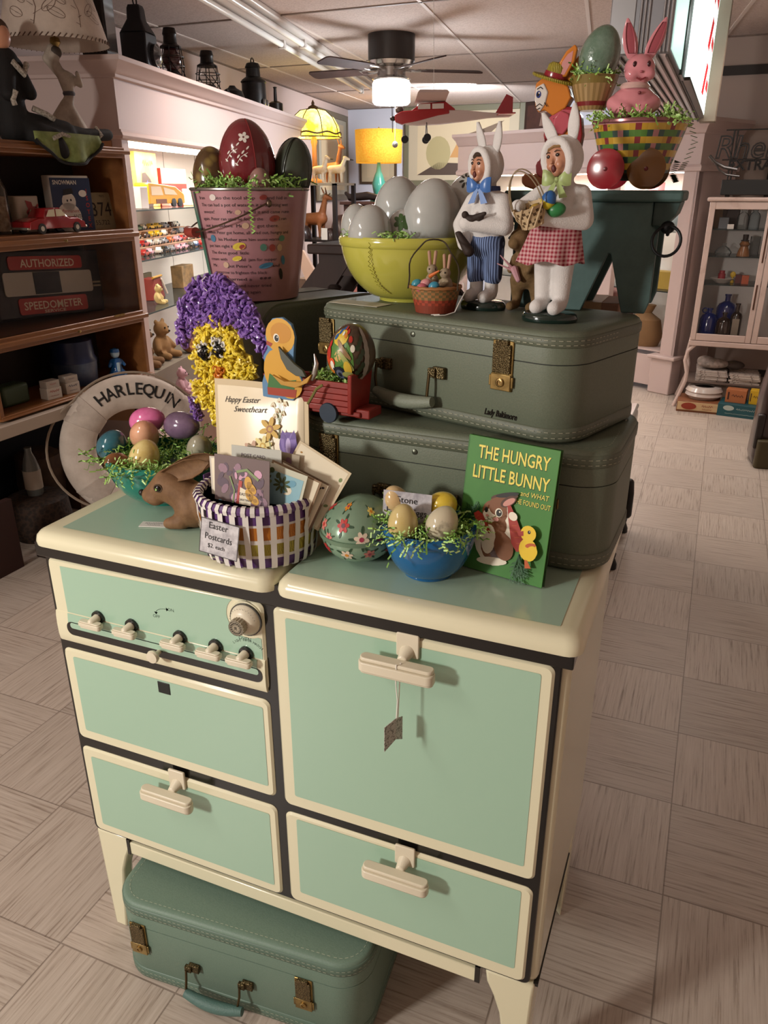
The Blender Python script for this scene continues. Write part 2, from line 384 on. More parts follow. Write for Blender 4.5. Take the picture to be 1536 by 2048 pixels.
q = MB(); cx, cz, yy = .403, .835, -.0436
for r0, r1 in ((.0118, .0110), (.0062, .0057)):
    pts = [(cx+r0*math.cos(2*PI*i/24), cz+r0*math.sin(2*PI*i/24)) for i in range(25)]; stroke(q, pts, r0-r1, xz(yy))
for i in range(16):
    a = 2*PI*i/16; q.face(ellp(cx+.0086*math.cos(a), cz+.0086*math.sin(a), .0011, .0014, a, 6), xz(yy))
text(q, 'R', xz(yy), .009, cx, cz-.003)
for i in range(18):
    a = R(20+i*13); stroke(q, [(.405+.0215*math.cos(a), .837+.0215*math.sin(a)), (.405+.0235*math.cos(a), .837+.0235*math.sin(a))], .0006, lambda a, b: (a, -.0275, b))
q.build('dial_marking', INK, dp)
q = MB()
text(q, 'OFF', xz(-.014), .008, .232, .800); text(q, 'ON', xz(-.014), .008, .262, .818)
arc = [(.232+.022*(1-math.cos(R(a))), .809+.011*math.sin(R(a))) for a in range(0, 91, 10)]
stroke(q, arc, .0007, xz(-.014)); q.face([(.2285, .811), (.2355, .811), (.232, .806)], xz(-.014)); q.face([(.253, .8235), (.253, .8165), (.258, .820)], xz(-.014))
text(q, 'OVEN', xz(-.014), .0085, .398, .797)
for i, ch in enumerate('LIGHT WITH MATCH'):
    if ch == ' ': continue
    a = R(128-i*76/15); fx, fz = .402+.038*math.cos(a), .757+.038*math.sin(a); c_, s_ = math.cos(a-PI/2), math.sin(a-PI/2)
    text(q, ch, lambda u, v, fx=fx, fz=fz, c_=c_, s_=s_: (fx+u*c_-v*s_, -.0146, fz+u*s_+v*c_), .0065)
stroke(q, [(.407, .868), (.407, .872)], .001, xz(-.014)); q.build('lettering', INK, stv)
# doors and drawers
front('d', .0131, .4953, .4332, .6909, (.021, .022, .012, .014)).build('oven_door', [CREAM, MINT], stv); od = stv.children[-1]
MB().box(.216, -.0155, .651, .241, -.013, .674).build('vent_plate', M('1c1f1e', .5), od, bevel=.002)
front('d', .0131, .2717, .4332, .4743, (.021, .020, .014, .018)).build('broiler_drawer', [CREAM, MINT], stv); bar_handle('h', stv.children[-1], .226, .448, w=.108)
front('d', .4497, .4897, .8719, .8672, (.022, .025, .017, .014)).build('oven_door', [CREAM, MINT], stv); bd = stv.children[-1]; bar_handle('h', bd, .661, .831)
front('d', .4497, .2717, .8719, .4728, (.022, .026, .017, .008)).build('storage_drawer', [CREAM, MINT], stv); bar_handle('h', stv.children[-1], .661, .441)
# tops
def top(x0, x1):
    mb = MB(); rings = []; y0, y1 = -.024, .448
    for e, z in ((.006, .8955), (0, .899), (-.001, .906), (.001, .915), (.006, .921), (.013, .9245), (.03, .925)):
        rings.append([(x, y, z) for x, y in rrect(x0+e, y0+e, x1-e, y1-e, max(.022-e*.5, .008))])
    mb.loft(rings, True, True); return mb
t1 = top(.008, .4605); t1.mi = 1; t1.face(rrect(.05, .006, .452, .43, .003), lambda a, b: (a, b, .9256)); t1.build('worktop', [CREAM, M('a6c0ac', .2, coat=.4)], stv, angle=30)
t2 = top(.4655, .9055); t2.mi = 1; t2.face(rrect(.476, .003, .872, .43, .003), lambda a, b: (a, b, .9256)); t2.build('worktop', [CREAM, M('a6c0ac', .2, coat=.4)], stv, angle=30)
MB().box(.455, -.01, .89, .471, .44, .908).build('worktop_seam', BLACK, stv)
MB().box(.083, .004, .224, .794, .018, .254).build('apron', CREAM, stv, bevel=.002)
MB().box(.079, .002, .224, .085, .02, .262).box(.790, .002, .226, .799, .02, .262).build('apron_trim', BLACK, stv)
def leg(sx, x):   # curved inner edge, tapering to the floor
    mb = MB(); prof = [(0, .030), (.05, .036), (.12, .044), (.17, .052), (.21, .066), (.235, .078), (.262, .082)]
    rings = [[(x, y, z), (x+sx*w, y, z), (x+sx*w, y+.028, z), (x, y+.06, z)] for z, w, x, y in [(z, w, x+sx*.006*(1-z/.262), .004) for z, w in prof]]
    if sx < 0: rings = [list(reversed(r)) for r in rings]
    mb.loft(rings); return mb
for sx, x in ((1, .004), (-1, .888)):
    leg(sx, x).build('leg', CREAM, stv, bevel=.005)
    l = leg(sx, x); l.v = [(a, .44-b, c) for a, b, c in l.v]; l.f = [tuple(reversed(f)) for f in l.f]; l.build('leg', CREAM, stv, bevel=.005)
MB().box(.885, .01, .256, .8925, .30, .2625).build('side_trim', BLACK, stv)
for ch_ in list(stv.children):
    if ch_.name.split('.')[0] in ('control_panel', 'panel_lip', 'broiler_slot', 'slot_knob', 'valve_handle', 'oven_dial', 'lettering', 'oven_door', 'broiler_drawer', 'storage_drawer'): ch_.location.y += .0095
# price tag hanging from the oven handle
pt = thing('price_tag', 'folded grey paper price tag on white string hanging from the large oven door handle', 'price tag', (.664, -.041, .70))
MB().tube([(0, 0, .142), (-.001, .001, .11), (.001, .003, .08), (.0, .002, .05)], .0009, 6).tube([(.004, .006, .142), (.0025, .006, .10), (.0015, .004, .05)], .0009, 6).build('string', WHITE, pt)
tm = MB(); tm.add([(0, 0, .052), (-.010, -.018, .046), (-.010, -.018, .004), (0, 0, .016), (.004, .016, .046), (.004, .016, .006)], [(0, 1, 2, 3), (0, 3, 5, 4)]); 
o = tm.build('tag_card', M('b9b4ab', .7, kind='n', col2='77726b', scale=300, amt=(.5, .6)), pt, smooth=False); o.modifiers.new('s', 'SOLIDIFY').thickness = .0008
# ================================================================== suitcases
GREY = M('68705f', .5, kind='n', col2='606857', scale=400, bump=.15, amt=(.3, .7))
GREYD = M('5e6454', .48, kind='n', col2='565c4c', scale=300, bump=.1, amt=(.3, .7))
GREEN = M('6f8677', .5, kind='n', col2='667d6e', scale=400, bump=.15, amt=(.3, .7))
GREEND = M('5a7062', .45); STITCH = M('94947f', .6); STITCHG = M('aab39e', .6)
def path(L, W, r, e=0):
    return rrect(-e, -e, L+e, W+e, r+e, 8)
def dashes(mb, poly, z, d=.0058, g=.0042, w=.0011, y=1e9, flat=False):
    pts = [V((a, b, 0)) for a, b in poly]+[V((poly[0][0], poly[0][1], 0))]
    acc = 0; seg = []
    tot = [0]
    for a, b in zip(pts, pts[1:]): tot.append(tot[-1]+(b-a).length)
    def at(s):
        for i in range(len(pts)-1):
            if s <= tot[i+1] or i == len(pts)-2:
                l = tot[i+1]-tot[i]; return pts[i].lerp(pts[i+1], (s-tot[i])/l if l else 0)
    s = 0
    while s+d < tot[-1]:
        a, b = at(s), at(s+d)
        if min(a.y, b.y) < y:
            t = (b-a).normalized(); n = V((t.y, -t.x, 0))
            if flat: q = [a-n*w/2, b-n*w/2, b+n*w/2, a+n*w/2]; mb.add([(p.x, p.y, z) for p in q], [(0, 1, 2, 3)])
            else: mb.add([(a.x+n.x*.0006, a.y+n.y*.0006, z-w/2), (b.x+n.x*.0006, b.y+n.y*.0006, z-w/2), (b.x+n.x*.0006, b.y+n.y*.0006, z+w/2), (a.x+n.x*.0006, a.y+n.y*.0006, z+w/2)], [(0, 1, 2, 3)])
        s += d+g
def latch(par, x, zt, zb, k=1, y=0):
    m = MB(); m.box(x-.017, y-.003, zb, x+.017, y, zt); m.build('latch', BRASS, par, bevel=.0012); lt = par.children[-1]
    zm = zb+(zt-zb)*.36
    m = MB(); m.box(x-.0145, y-.007, zm, x+.0145, y-.002, zt-.005); m.box(x-.010, y-.008, zt-.006, x+.010, y-.002, zt+.001); m.build('hasp', M('a08e66', .4, .85, kind='vor', col2='5e5138', scale=480, bump=.5, amt=(.1, .5)), lt, bevel=.001)
    m = MB(); m.box(x-.0165, y-.006, zb+.001, x+.0165, y-.002, zm-.001); m.box(x-.020, y-.005, zb+.006, x-.0165, y-.002, zm-.004); m.box(x+.0165, y-.005, zb+.006, x+.020, y-.002, zm-.004); m.build('lock_plate', BRASS, lt, bevel=.001)
    m = MB().at((x, y-.006, (zb+zm)/2), (R(90), 0, 0)); m.lathe([(.0065, 0), (.0065, .002), (.005, .003), (.0035, .003), (.003, .0012), (.0012, .0012), (.001, .002)], 18); m.build('keyhole', M('9d8455', .3, .9), lt)
def suitcase(name, label, loc, rz, L, W_, h, mat, matd, st, r=.055, lat=(), hnd=None, cat='suitcase', ykeep=.12, seamf=.285, logo=None, rivet=None, grip=None):
    t = thing(name, label, cat, loc, rz); zs = h*(1-seamf)
    def shell(n, z0, z1, m, e0, e1, crown=0):
        mb = MB(); rings = [[(a, b, z) for a, b in path(L, W_, r, -e)] for e, z in ((e0, z0), (0, z0+.006 if e0 else z0), (0, z1-.008 if e1 else z1))]
        if e1:
            rings += [[(a, b, z) for a, b in path(L, W_, r, -e)] for e, z in ((.002, z1-.003), (.006, z1-.0006), (.012, z1), (.02, z1))]
        mb.loft(rings); return mb.build(n, m, t, angle=50)
    shell('body', 0, zs-.0008, mat, .006, 0); shell('lid', zs+.0008, h, mat, 0, 1)
    MB().loft([[(a, b, z) for a, b in path(L, W_, r, -.0015)] for z in (zs-.002, zs+.002)]).build('seam', M('2c302b', .7), t)
    for z0, z1, n in ((h*.025, h*.15, 'rim_band'), (h*.86, h-.007, 'rim_band')):
        mb = MB(); mb.loft([[(a, b, z) for a, b in path(L, W_, r, e)] for e, z in ((0, z0), (.0016, z0+.0015), (.002, (z0+z1)/2), (.0016, z1-.0015), (0, z1))]); mb.build(n, matd, t, angle=60)
        q = MB()
        for f in (.3, .7): dashes(q, path(L, W_, r, .0022), z0+(z1-z0)*f, y=ykeep)
        q.build('stitching', st, t.children[-1], smooth=False)
    q = MB(); dashes(q, path(L, W_, r, -.014), h+.0006, y=ykeep, flat=True); q.build('stitching', st, t, smooth=False)
    for x, zt, zb in lat: latch(t, x, zt, zb)
    if hnd:
        x0, x1, zp = hnd; dz, dy = grip or (.045, .03)
        hd = MB(); pts = []
        for i in range(13):
            f = i/12; pts.append((x0-.004+(x1-x0+.008)*f, -dy-.004*math.sin(PI*f), zp-dz-.006*math.sin(PI*f)))
        hd.tube(pts, [.007+.0045*math.sin(PI*min(1, max(0, (i+1)/14))) for i in range(13)], 12); hd.build('handle', M('7b8272' if mat is GREY else '4f6d66', .5, kind='n', bump=.3, scale=300), t); hh = t.children[-1]
        for x in (x0, x1):
            b = MB(); b.box(x-.004, -.008, zp-.008, x+.018, 0, zp+.010); b.box(x-.010, -.012, zp-.006, x+.004, -.004, zp+.008); b.build('bracket', M('8c7c58', .4, .85, kind='vor', col2='51462f', scale=400, bump=.4, amt=(.1, .5)), hh, bevel=.0015)
            lp = MB(); lp.tube([(x-.006, -.012, zp), (x-.006, -.015, zp-dz*.5), (x-.006+(.004 if x == x0 else -.001), -dy, zp-dz)], .0024, 8); lp.build('handle_loop', M('5a4d35', .35, .9), hh)
    if rivet:
        MB().at((rivet[0], 0, rivet[1]), (R(90), 0, 0)).lathe([(.0045, 0), (.0042, .0015), (.001, .0028)], 14).build('rivet', M('5b5e52', .35, .6), t)
    if logo:
        q = MB(); text(q, 'Lady Baltimore', lambda a, b: (a, -.0012, b), .013, (logo[0]+logo[2])/2, logo[1]-.004, width=logo[2]-logo[0], shear=.3, bold=.02)
        o = q.build('script_badge', M('1f1b16', .35, .7), t, smooth=False); o.modifiers.new('s', 'SOLIDIFY').thickness = .0015
    return t
suitcase('suitcase', 'grey-green suitcase lying on the stove top under the other suitcase, behind the blue bowl', (.4019, .1798, .9262), R(-2.42), .5, .255, .1845, GREY, GREYD, STITCH, lat=((.06, .16, .09), (.41, .16, .09)), hnd=(.150, .262, .082), rivet=(.207, .150), grip=(.035, .022))
suitcase('suitcase', 'grey-green suitcase with a script badge, upper of two stacked on the stove', (.3679, .3135, 1.1112), R(-18.6), .4913, .245, .1558, GREY, GREYD, STITCH, lat=((.037, .133, .072), (.384, .137, .066)), hnd=(.162, .268, .075), logo=(.357, .031, .412), rivet=(.220, .127), grip=(.042, .016))
suitcase('suitcase', 'green suitcase with brass latches lying on the floor under the stove', (.096, -.078, .0), R(4.46), .512, .36, .199, GREEN, GREEND, STITCHG, lat=((.055, .151, .075), (.398, .142, .066)), hnd=(.166, .278, .080), grip=(.042, .026), ykeep=.3, r=.06)
# suitcase standing on its long side at the back left of the stove
t = thing('suitcase', 'dark grey-green suitcase standing on its side behind the yellow chick, under the pink pail', 'suitcase', (.285, .285, .9262), R(68))
Lc, Tc, hc = .30, .165, .332
def up(e, y): return [(a, y, b) for a, b in rrect(-0+e, e, Lc-e, hc-e, .05-e*.5, 7)]
MB().loft([up(0, .006), up(0, Tc*.62)]+[up(0, Tc*.62), up(0, Tc-.006), up(.006, Tc)]).build('body', M('626959', .55, kind='n', col2='5a604f', scale=300, bump=.15), t, angle=50)
MB().loft([up(.008, -.001), up(.002, .002), up(0, .008)]).build('lid', M('4a4e44', .55, kind='n', col2='43473d', scale=300, bump=.15), t, angle=50)
mb = MB(); mb.loft([up(-.0015, .004), up(-.002, .014), up(-.0015, .024)]); mb.build('rim_band', GREYD, t, angle=60)
mb = MB(); mb.loft([up(-.001, Tc*.62), up(-.001, Tc*.62+.002)]); mb.build('seam', M('2c302b', .7), t)
# ================================================================== eggs and bowls
def egg(name, label, loc, r, h, mat, rot=(0, 0, 0), cat='egg', group=None, parent=None):
    m = MB().at((0, 0, 0), rot); m.T = m.T @ Mx.Translation((0, 0, -h/2)); m.egg(r, h)
    o = m.build(name, mat, parent, loc=loc); 
    if not parent: tag(o, label, cat, group)
    return o
def stone(c, c2, s=25, rough=.15, amt=(.35, .65)): return M(c, rough, kind='n', col2=c2, scale=s, coat=.5, amt=amt)
def bowl(name, label, loc, r, h, base, mat, cat='bowl', lip=.003):
    t = thing(name, label, cat, loc); pr = [(0, 0), (base, 0), (base, .004)]
    n = 14
    for i in range(n+1):
        a = i/n; pr.append((base+(r-base)*(1-(1-a)**2.1)**.78 if 0 else base+(r-base)*math.sin(a*PI/2)**.8, .004+(h-.004)*(a**1.28)))
    out = list(pr); out += [(r+lip*.5, h+.001), (r+lip*.3, h+.003), (r-lip, h+.002)]
    inn = [(x-lip*1.3, z+.004) for x, z in pr[3:]][::-1]
    mb = MB(); mb.lathe(out+inn+[(0, .01)], 48); mb.build('bowl_body', mat, t, angle=50)
    mb = MB(); mb.lathe([(base-.001, -.0004), (base+.001, .003), (base*.98, .0055)], 40); mb.build('foot_ring', mat, t)
    mb = MB(); mb.lathe([(r+lip*.1, h-.012), (r+lip*.6, h-.010), (r+lip*.9, h-.002), (r+lip*.6, h+.002)], 48, cap=False); mb.build('rim', mat, t)
    return t
def bowl_spots(c, r, z, zj=.012):
    def f(g):
        a = g.uniform(0, 6.283); q = r*math.sqrt(g.random())
        return (c[0]+q*math.cos(a), c[1]+q*math.sin(a), z+g.uniform(-zj, zj)), (math.cos(a), math.sin(a), .3)
    return f
def rim_spots(c, r, z, out=.02):
    def f(g):
        a = g.uniform(0, 6.283); q = r+g.uniform(-.015, out)
        return (c[0]+q*math.cos(a), c[1]+q*math.sin(a), z+g.uniform(-.008, .012)), (math.cos(a), math.sin(a), -.1)
    return f
# --- teal bowl
tc = (.128, .186)
bowl('mixing_bowl', 'teal glass mixing bowl of coloured stone eggs, behind the brown rabbit', tc+(.9262,), .098, .080, .046, M('1f7a6a', .12, coat=.5))
for lab, p, r, h, m, rt in (
    ('pink polished stone egg lying at the back of the teal bowl', (.092, .25, 1.046), .0265, .068, stone('c6568c', 'd877a6'), (0, R(75), R(15))),
    ('purple-grey polished stone egg lying in the teal bowl', (.172, .245, 1.047), .027, .072, stone('5e4a5e', '76607a'), (0, R(85), R(-5))),
    ('peach polished stone egg in the middle of the teal bowl', (.105, .222, 1.028), .0275, .066, stone('c78a68', 'dba888'), (R(30), R(35), 0)),
    ('dark teal blue stone egg at the left edge of the teal bowl', (.056, .19, 1.012), .0265, .06, stone('1d4a58', '2c6470'), (R(-20), R(30), 0)),
    ('cream yellow speckled stone egg at the front of the teal bowl', (.148, .165, 1.010), .0275, .062, stone('d9c789', 'c9ae66', 40), (R(-15), R(15), 0)),
    ('brown striped stone egg half buried in grass at the front of the teal bowl', (.10, .150, .995), .022, .055, stone('8a5a34', '6a4022', 30), (R(60), 0, 0)),
    ('pale white stone egg nestled in grass at the far left of the teal bowl', (.078, .262, 1.005), .022, .052, stone('cfcabb', 'e2ddd0'), (0, R(40), 0)),
    ('grey-green stone egg at the right edge of the teal bowl', (.222, .222, 1.016), .024, .058, stone('8f8a76', 'a39f8a', 40), (R(20), R(20), 0))):
    egg('stone_egg', lab, (p[0]-.028, p[1]-.019, p[2]+.004), r, h, m, rt, group='eggs in the teal bowl')
g1 = bowl_spots(tc, .088, 1.0); g2 = rim_spots(tc, .088, 1.006, .04)
shreds('paper_grass', 'crinkled green paper grass spilling out of the teal bowl', lambda g: g1(g) if g.random() < .5 else g2(g), GRASS, 1, 420, .09, .036)
# --- blue bowl
bc = (.664, .086)
bowl('mixing_bowl', 'small bright blue glass bowl holding stone eggs, beside the picture book', bc+(.9262,), .066, .072, .036, M('1a5f94', .12, coat=.5))
for lab, p, r, h, m, rt in (
    ('pale cream stone egg standing at the front left of the blue bowl', (.647, .052, 1.010), .0225, .056, stone('cdbb84', 'c4ad70', 15), (R(-8), 0, 0)),
    ('white stone egg with grey veins at the front right of the blue bowl', (.700, .066, 1.012), .0235, .053, stone('c7bda2', '6b6456', 22, amt=(.58, .72)), (R(-25), R(20), 0)),
    ('pale peach stone egg at the back left of the blue bowl', (.618, .100, 1.022), .020, .048, stone('d0b98c', 'c9a878'), (R(15), R(-20), 0)),
    ('bright yellow stone egg at the back right of the blue bowl', (.683, .112, 1.018), .023, .052, stone('c9a92a', 'd8bd48'), (R(10), R(50), 0))):
    egg('stone_egg', lab, (p[0]-.01, p[1]-.002, p[2]+.002), r, h, m, rt, group='eggs in the blue bowl')
t = thing('paper_sign', 'white paper sign reading Stone Easter Eggs stuck in the blue bowl', 'sign', (.630, .080, .992), (R(-8), 0, R(4)))
MB().box(-.036, 0, 0, .036, .0006, .052).build('card', M('c5c2c6', .7, kind='n', col2='98959c', scale=45, amt=(.4, .6)), t)
q = MB(); text(q, 'Stone', xz(-.0002), .0135, 0, .036); text(q, 'Easter Eggs', xz(-.0002), .0135, 0, .019); q.build('lettering', INK, t, smooth=False)
g1b = bowl_spots(bc, .06, 1.0); g2b = rim_spots(bc, .062, 1.002, .028)
shreds('paper_grass', 'crinkled green paper grass spilling over the rim of the blue bowl', lambda g: g1b(g) if g.random() < .45 else g2b(g), GRASS, 2, 380, .06, .028)
# --- floral egg tin
et = thing('egg_tin', 'sage green egg-shaped tin painted with flowers, lying between the basket and blue bowl', 'egg tin', (.554, .088, .9262))
RX, RY, RZ = .0575, .062, .052
def tin(s, n=40, k=9):
    return [(math.cos(PI/2*i/k), s*math.sin(PI/2*i/k)*RZ) for i in range(k+1)]
SAGE = M('7f9a82', .25, .2, coat=.4)
def half(s):
    mb = MB(); rings = [[(RX*q*math.cos(2*PI*j/40), RY*q*math.sin(2*PI*j/40), RZ*.92+z) for j in range(40)] for q, z in [(max(c, .02), z) for c, z in tin(s)]]
    if s < 0: rings = rings[::-1]
    mb.loft(rings); return mb
half(1).build('lid', SAGE, et); tl = et.children[-1]
half(-.90).build('base', M('8aa48c', .25, .2, coat=.4), et); tb = et.children[-1]
mb = MB(); mb.loft([[((RX+e)*math.cos(2*PI*j/48), (RY+e)*math.sin(2*PI*j/48), RZ*.92+z) for j in range(48)] for e, z in ((-.002, -.004), (.002, -.003), (.0024, 0), (.002, .003), (-.002, .004))]); mb.build('seam_rim', M('6f8a72', .25, .3), et)
def tinmap(a0, b0, off=.0006, s=1):
    def f(x, y):
        a = a0+x/RX; b = b0+y/RZ
        return ((RX+off)*math.cos(b)*math.cos(a), (RY+off)*math.cos(b)*math.sin(a), RZ*.92+s*(RZ*(1 if s > 0 else .9)+off)*math.sin(b))
    return f
FL = [M('b3332e', .4), M('d8c6b0', .4), M('d98a2c', .4), M('a33a52', .4), M('2f4a33', .5), M('c87a6e', .4), M('e6d070', .4), M('5d2f3a', .4)]
def flower(q, f, r, c1, c2, leaves=True, n=6, rot=0):
    if leaves:
        q.mi = 4
        for a in (.6, 2.3, 4.0, 5.4): q.face(ellp(r*1.25*math.cos(a+rot), r*1.25*math.sin(a+rot), r*.55, r*.2, a+rot, 8), lambda x, y: f(x, y, -.0002))
    q.mi = c1
    for i in range(n):
        a = 2*PI*i/n+rot; q.face(ellp(r*.6*math.cos(a), r*.6*math.sin(a), r*.45, r*.3, a, 8), f)
    q.mi = c2; q.face(ellp(0, 0, r*.33, None, 0, 8), lambda x, y: f(x, y, .0003))
q = MB()
for a, b, r, c1, c2 in ((-92, 30, .0105, 0, 7), (-135, 20, .009, 5, 0), (-160, 8, .008, 2, 7), (-115, 6, .007, 5, 3), (-62, 10, .011, 1, 3), (-20, 25, .010, 3, 7), (-100, 62, .008, 2, 3), (-38, 52, .008, 6, 2), (-150, 48, .008, 0, 3), (10, 8, .009, 5, 0), (-35, 5, .006, 7, 3)):
    fm = tinmap(R(a), R(b)); flower(q, lambda x, y, d=0, a=a, b=b: tinmap(R(a), R(b), .0006+d)(x, y), r, c1, c2, rot=a)
q.build('painted_flowers', FL, tl, smooth=False)
q = MB()
for a, b, r, c1, c2 in ((-125, 20, .010, 0, 3), (-85, 22, .010, 1, 2), (-50, 20, .009, 5, 3), (-160, 18, .009, 2, 0), (-15, 18, .009, 0, 7)):
    flower(q, lambda x, y, d=0, a=a, b=b: tinmap(R(a), R(b), .0006+d, -1)(x, y), r, c1, c2, rot=a)
q.build('painted_flowers', FL, tb, smooth=False)
# ================================================================== picture book
bu = V((.134, -.028, 0)).normalized(); bv = V((-.003, .028, .194)).normalized(); bn = bu.cross(bv).normalized(); bv = bn.cross(bu)
bk = bpy.data.objects.new('picture_book', None); bk.empty_display_size = .02; COL.objects.link(bk)
mw = Mx((bu, -bn, bv)).transposed().to_4x4(); mw.translation = V((.695, .120, .9272)); bk.matrix_world = mw
tag(bk, 'green hardback book The Hungry Little Bunny leaning on the lower suitcase', 'book')
BW, BH, BT = .137, .196, .010
MB().box(0, 0, 0, BW, .0018, BH).build('front_cover', M('4a853c', .55, kind='n', col2='3d7432', scale=9, amt=(.3, .7)), bk, bevel=.0006)
MB().box(0, BT-.0018, 0, BW, BT, BH).build('back_cover', M('2e4f26', .5), bk, bevel=.0006)
MB().box(-.001, .0, 0, .002, BT, BH).build('spine', M('3c6b34', .5), bk, bevel=.0008)
MB().box(.002, .002, .003, BW-.003, BT-.002, BH-.003).build('pages', M('cdbf9d', .8), bk)
YEL = M('e8d659', .45); q = MB()
f1 = lambda a, b: (a, -.0005, b)
f0 = lambda a, b: (a+.0006, -.0003, b-.0006)
for mi, f in ((1, f0), (0, f1)):
    q.mi = mi
    for s_, y, x, w in (('THE HUNGRY', .166, .071, .108), ('LITTLE BUNNY', .137, .070, .116)):
        vs, fs = txt(s_, .0265, width=w, bold=.012 if mi == 0 else .03); q.add([f(a+x, b+y) for a, b in vs], fs)
    vs, fs = txt('and WHAT', .0105, width=.042, shear=.1); q.add([f(a+.109, b+.1245) for a, b in vs], fs)
    vs, fs = txt('HE FOUND OUT', .0105, width=.050); q.add([f(a+.1085, b+.112) for a, b in vs], fs)
q.build('title', [YEL, M('1d3a18', .5)], bk, smooth=False)
# cover picture: a rabbit with carrots, a chick, carrot greens
PC = [M(c, .45) for c in ('7a4a28', 'e7ddc8', '9e2f22', 'e3bf2c', '1c1612', '24502a', 'c98d80', '4e2c18', 'bb5a2a', 'b8c78a')]
q = MB(); lay = [0]
def pic(mi, poly):
    lay[0] += 1; y = -.0004-.00006*lay[0]; q.mi = mi; q.face(poly, lambda a, b: (a, y, b))
def picl(mi, pts, w):
    lay[0] += 1; y = -.0004-.00006*lay[0]; q.mi = mi; stroke(q, pts, w, lambda a, b: (a, y, b))
g = random.Random(5)
def greens(x, y, n, l, a0, a1):
    for i in range(n):
        a = R(g.uniform(a0, a1)); k = l*g.uniform(.6, 1); e = (x+k*math.cos(a), y+k*math.sin(a)); picl(5, [(x, y), e], .0011)
        for j in range(4):
            f = .4+.15*j; b = a+g.choice((-.9, .9)); picl(5, [(x+(e[0]-x)*f, y+(e[1]-y)*f), (x+(e[0]-x)*f+.008*math.cos(b), y+(e[1]-y)*f+.008*math.sin(b))], .0012)
greens(.030, .082, 9, .028, 110, 190)
pic(1, ellp(.056, .052, .030, .038, .25)); pic(1, ellp(.060, .085, .024, .028))          # pale glow of fur
pic(0, ellp(.062, .044, .024, .026)); pic(7, ellp(.068, .040, .016, .018)); pic(0, ellp(.058, .075, .017, .016)); pic(1, ellp(.049, .052, .011, .022))
pic(1, ellp(.058, .021, .024, .006, .15)); pic(0, ellp(.074, .046, .015, .020, .3))
pic(0, ellp(.054, .093, .0195, .0185, .2)); pic(1, ellp(.047, .087, .011, .010)); pic(0, ellp(.058, .101, .014, .012))
pic(7, ellp(.066, .118, .021, .0055, .28)); pic(0, ellp(.063, .113, .018, .005, .25)); pic(4, ellp(.070, .122, .018, .0035, .3)); pic(7, ellp(.073, .113, .0135, .0065, .65)); pic(6, ellp(.074, .1125, .0105, .0042, .65))
pic(1, ellp(.0605, .094, .0058, .0066)); pic(4, ellp(.061, .0938, .0044, .0052)); pic(1, ellp(.062, .0955, .0013)); pic(4, ellp(.041, .0945, .0026, .004)); pic(6, ellp(.0435, .0865, .0026, .0018)); picl(4, [(.0435, .0845), (.046, .0815), (.050, .0815)], .0008); pic(6, ellp(.057, .084, .005, .0035))
def carrot(x, y, l, w, a):
    c, s_ = math.cos(a), math.sin(a); T_ = lambda u, v: (x+u*c-v*s_, y+u*s_+v*c)
    pic(2, [T_(0, -w*.25), T_(l*.3, -w*.6), T_(l*.8, -w), T_(l, -w*.6), T_(l*1.02, w*.6), T_(l*.8, w), T_(l*.3, w*.6), T_(0, w*.25)])
    for k in range(5): picl(8, [T_(l*(.3+.13*k), -w*.3), T_(l*(.32+.13*k), w*.4)], .0006)
carrot(.051, .062, .036, .007, 2.35); pic(1, ellp(.036, .070, .006, .008)); carrot(.075, .108, .066, .0105, -1.18); pic(1, ellp(.083, .094, .007, .006, -.4))
greens(.1005, .043, 14, .046, -108, -62)
pic(3, ellp(.113, .053, .0135, .0165, .2)); pic(3, ellp(.1105, .076, .0115, .0115)); pic(8, ellp(.116, .060, .008, .0035, .3)); pic(3, ellp(.119, .051, .008, .0095, -.4))
pic(2, [(.094, .075), (.103, .0785), (.104, .0715), (.097, .0695)]); pic(4, ellp(.1115, .0785, .0022, .0026)); pic(1, ellp(.1121, .0793, .0007)); pic(8, [(.110, .038), (.114, .038), (.121, .028), (.112, .026)])
q.build('cover_picture', PC, bk, smooth=False)
# ================================================================== woven basket of postcards
kc = (.396, .062)
bt = thing('woven_basket', 'purple and white woven plastic basket full of old postcards, at the front of the stove', 'basket', kc+(.9262,))
PUR = M('5c3a72', .35); WPL = M('dcd8d2', .35); ORG = M('c07a2a', .4, kind='wave', col2='a86420', scale=160, amt=(.3, .7)); OLV = M('b0a23c', .4, kind='wave', col2='8f8430', scale=160, amt=(.3, .7))
KX, KY, KH = .092, .084, .094
def kr(f): return .90+.10*min(1, f*1.3)**.6 - (.06 if f < .02 else 0)
def kring(f, e, n=64): return [((KX*kr(f)+e)*math.cos(2*PI*j/n), (KY*kr(f)+e)*math.sin(2*PI*j/n), KH*f) for j in range(n)]
mb = MB()
for f0, f1, mi in ((.0, .20, 0), (.20, .25, 1), (.25, .45, 3), (.45, .52, 1), (.52, .74, 2), (.74, .78, 1), (.78, 1.0, 0)):
    mb.mi = mi; mb.loft([kring(f0, 0), kring(f1, 0)], False, False)
mb.mi = 1; mb.loft([kring(1, 0), kring(1.02, -.003), kring(1, -.006), kring(.05, -.006), kring(.05, -.05)], False, True)
mb.build('wall', [PUR, WPL, ORG, OLV], bt)
mb = MB(); ns = 30
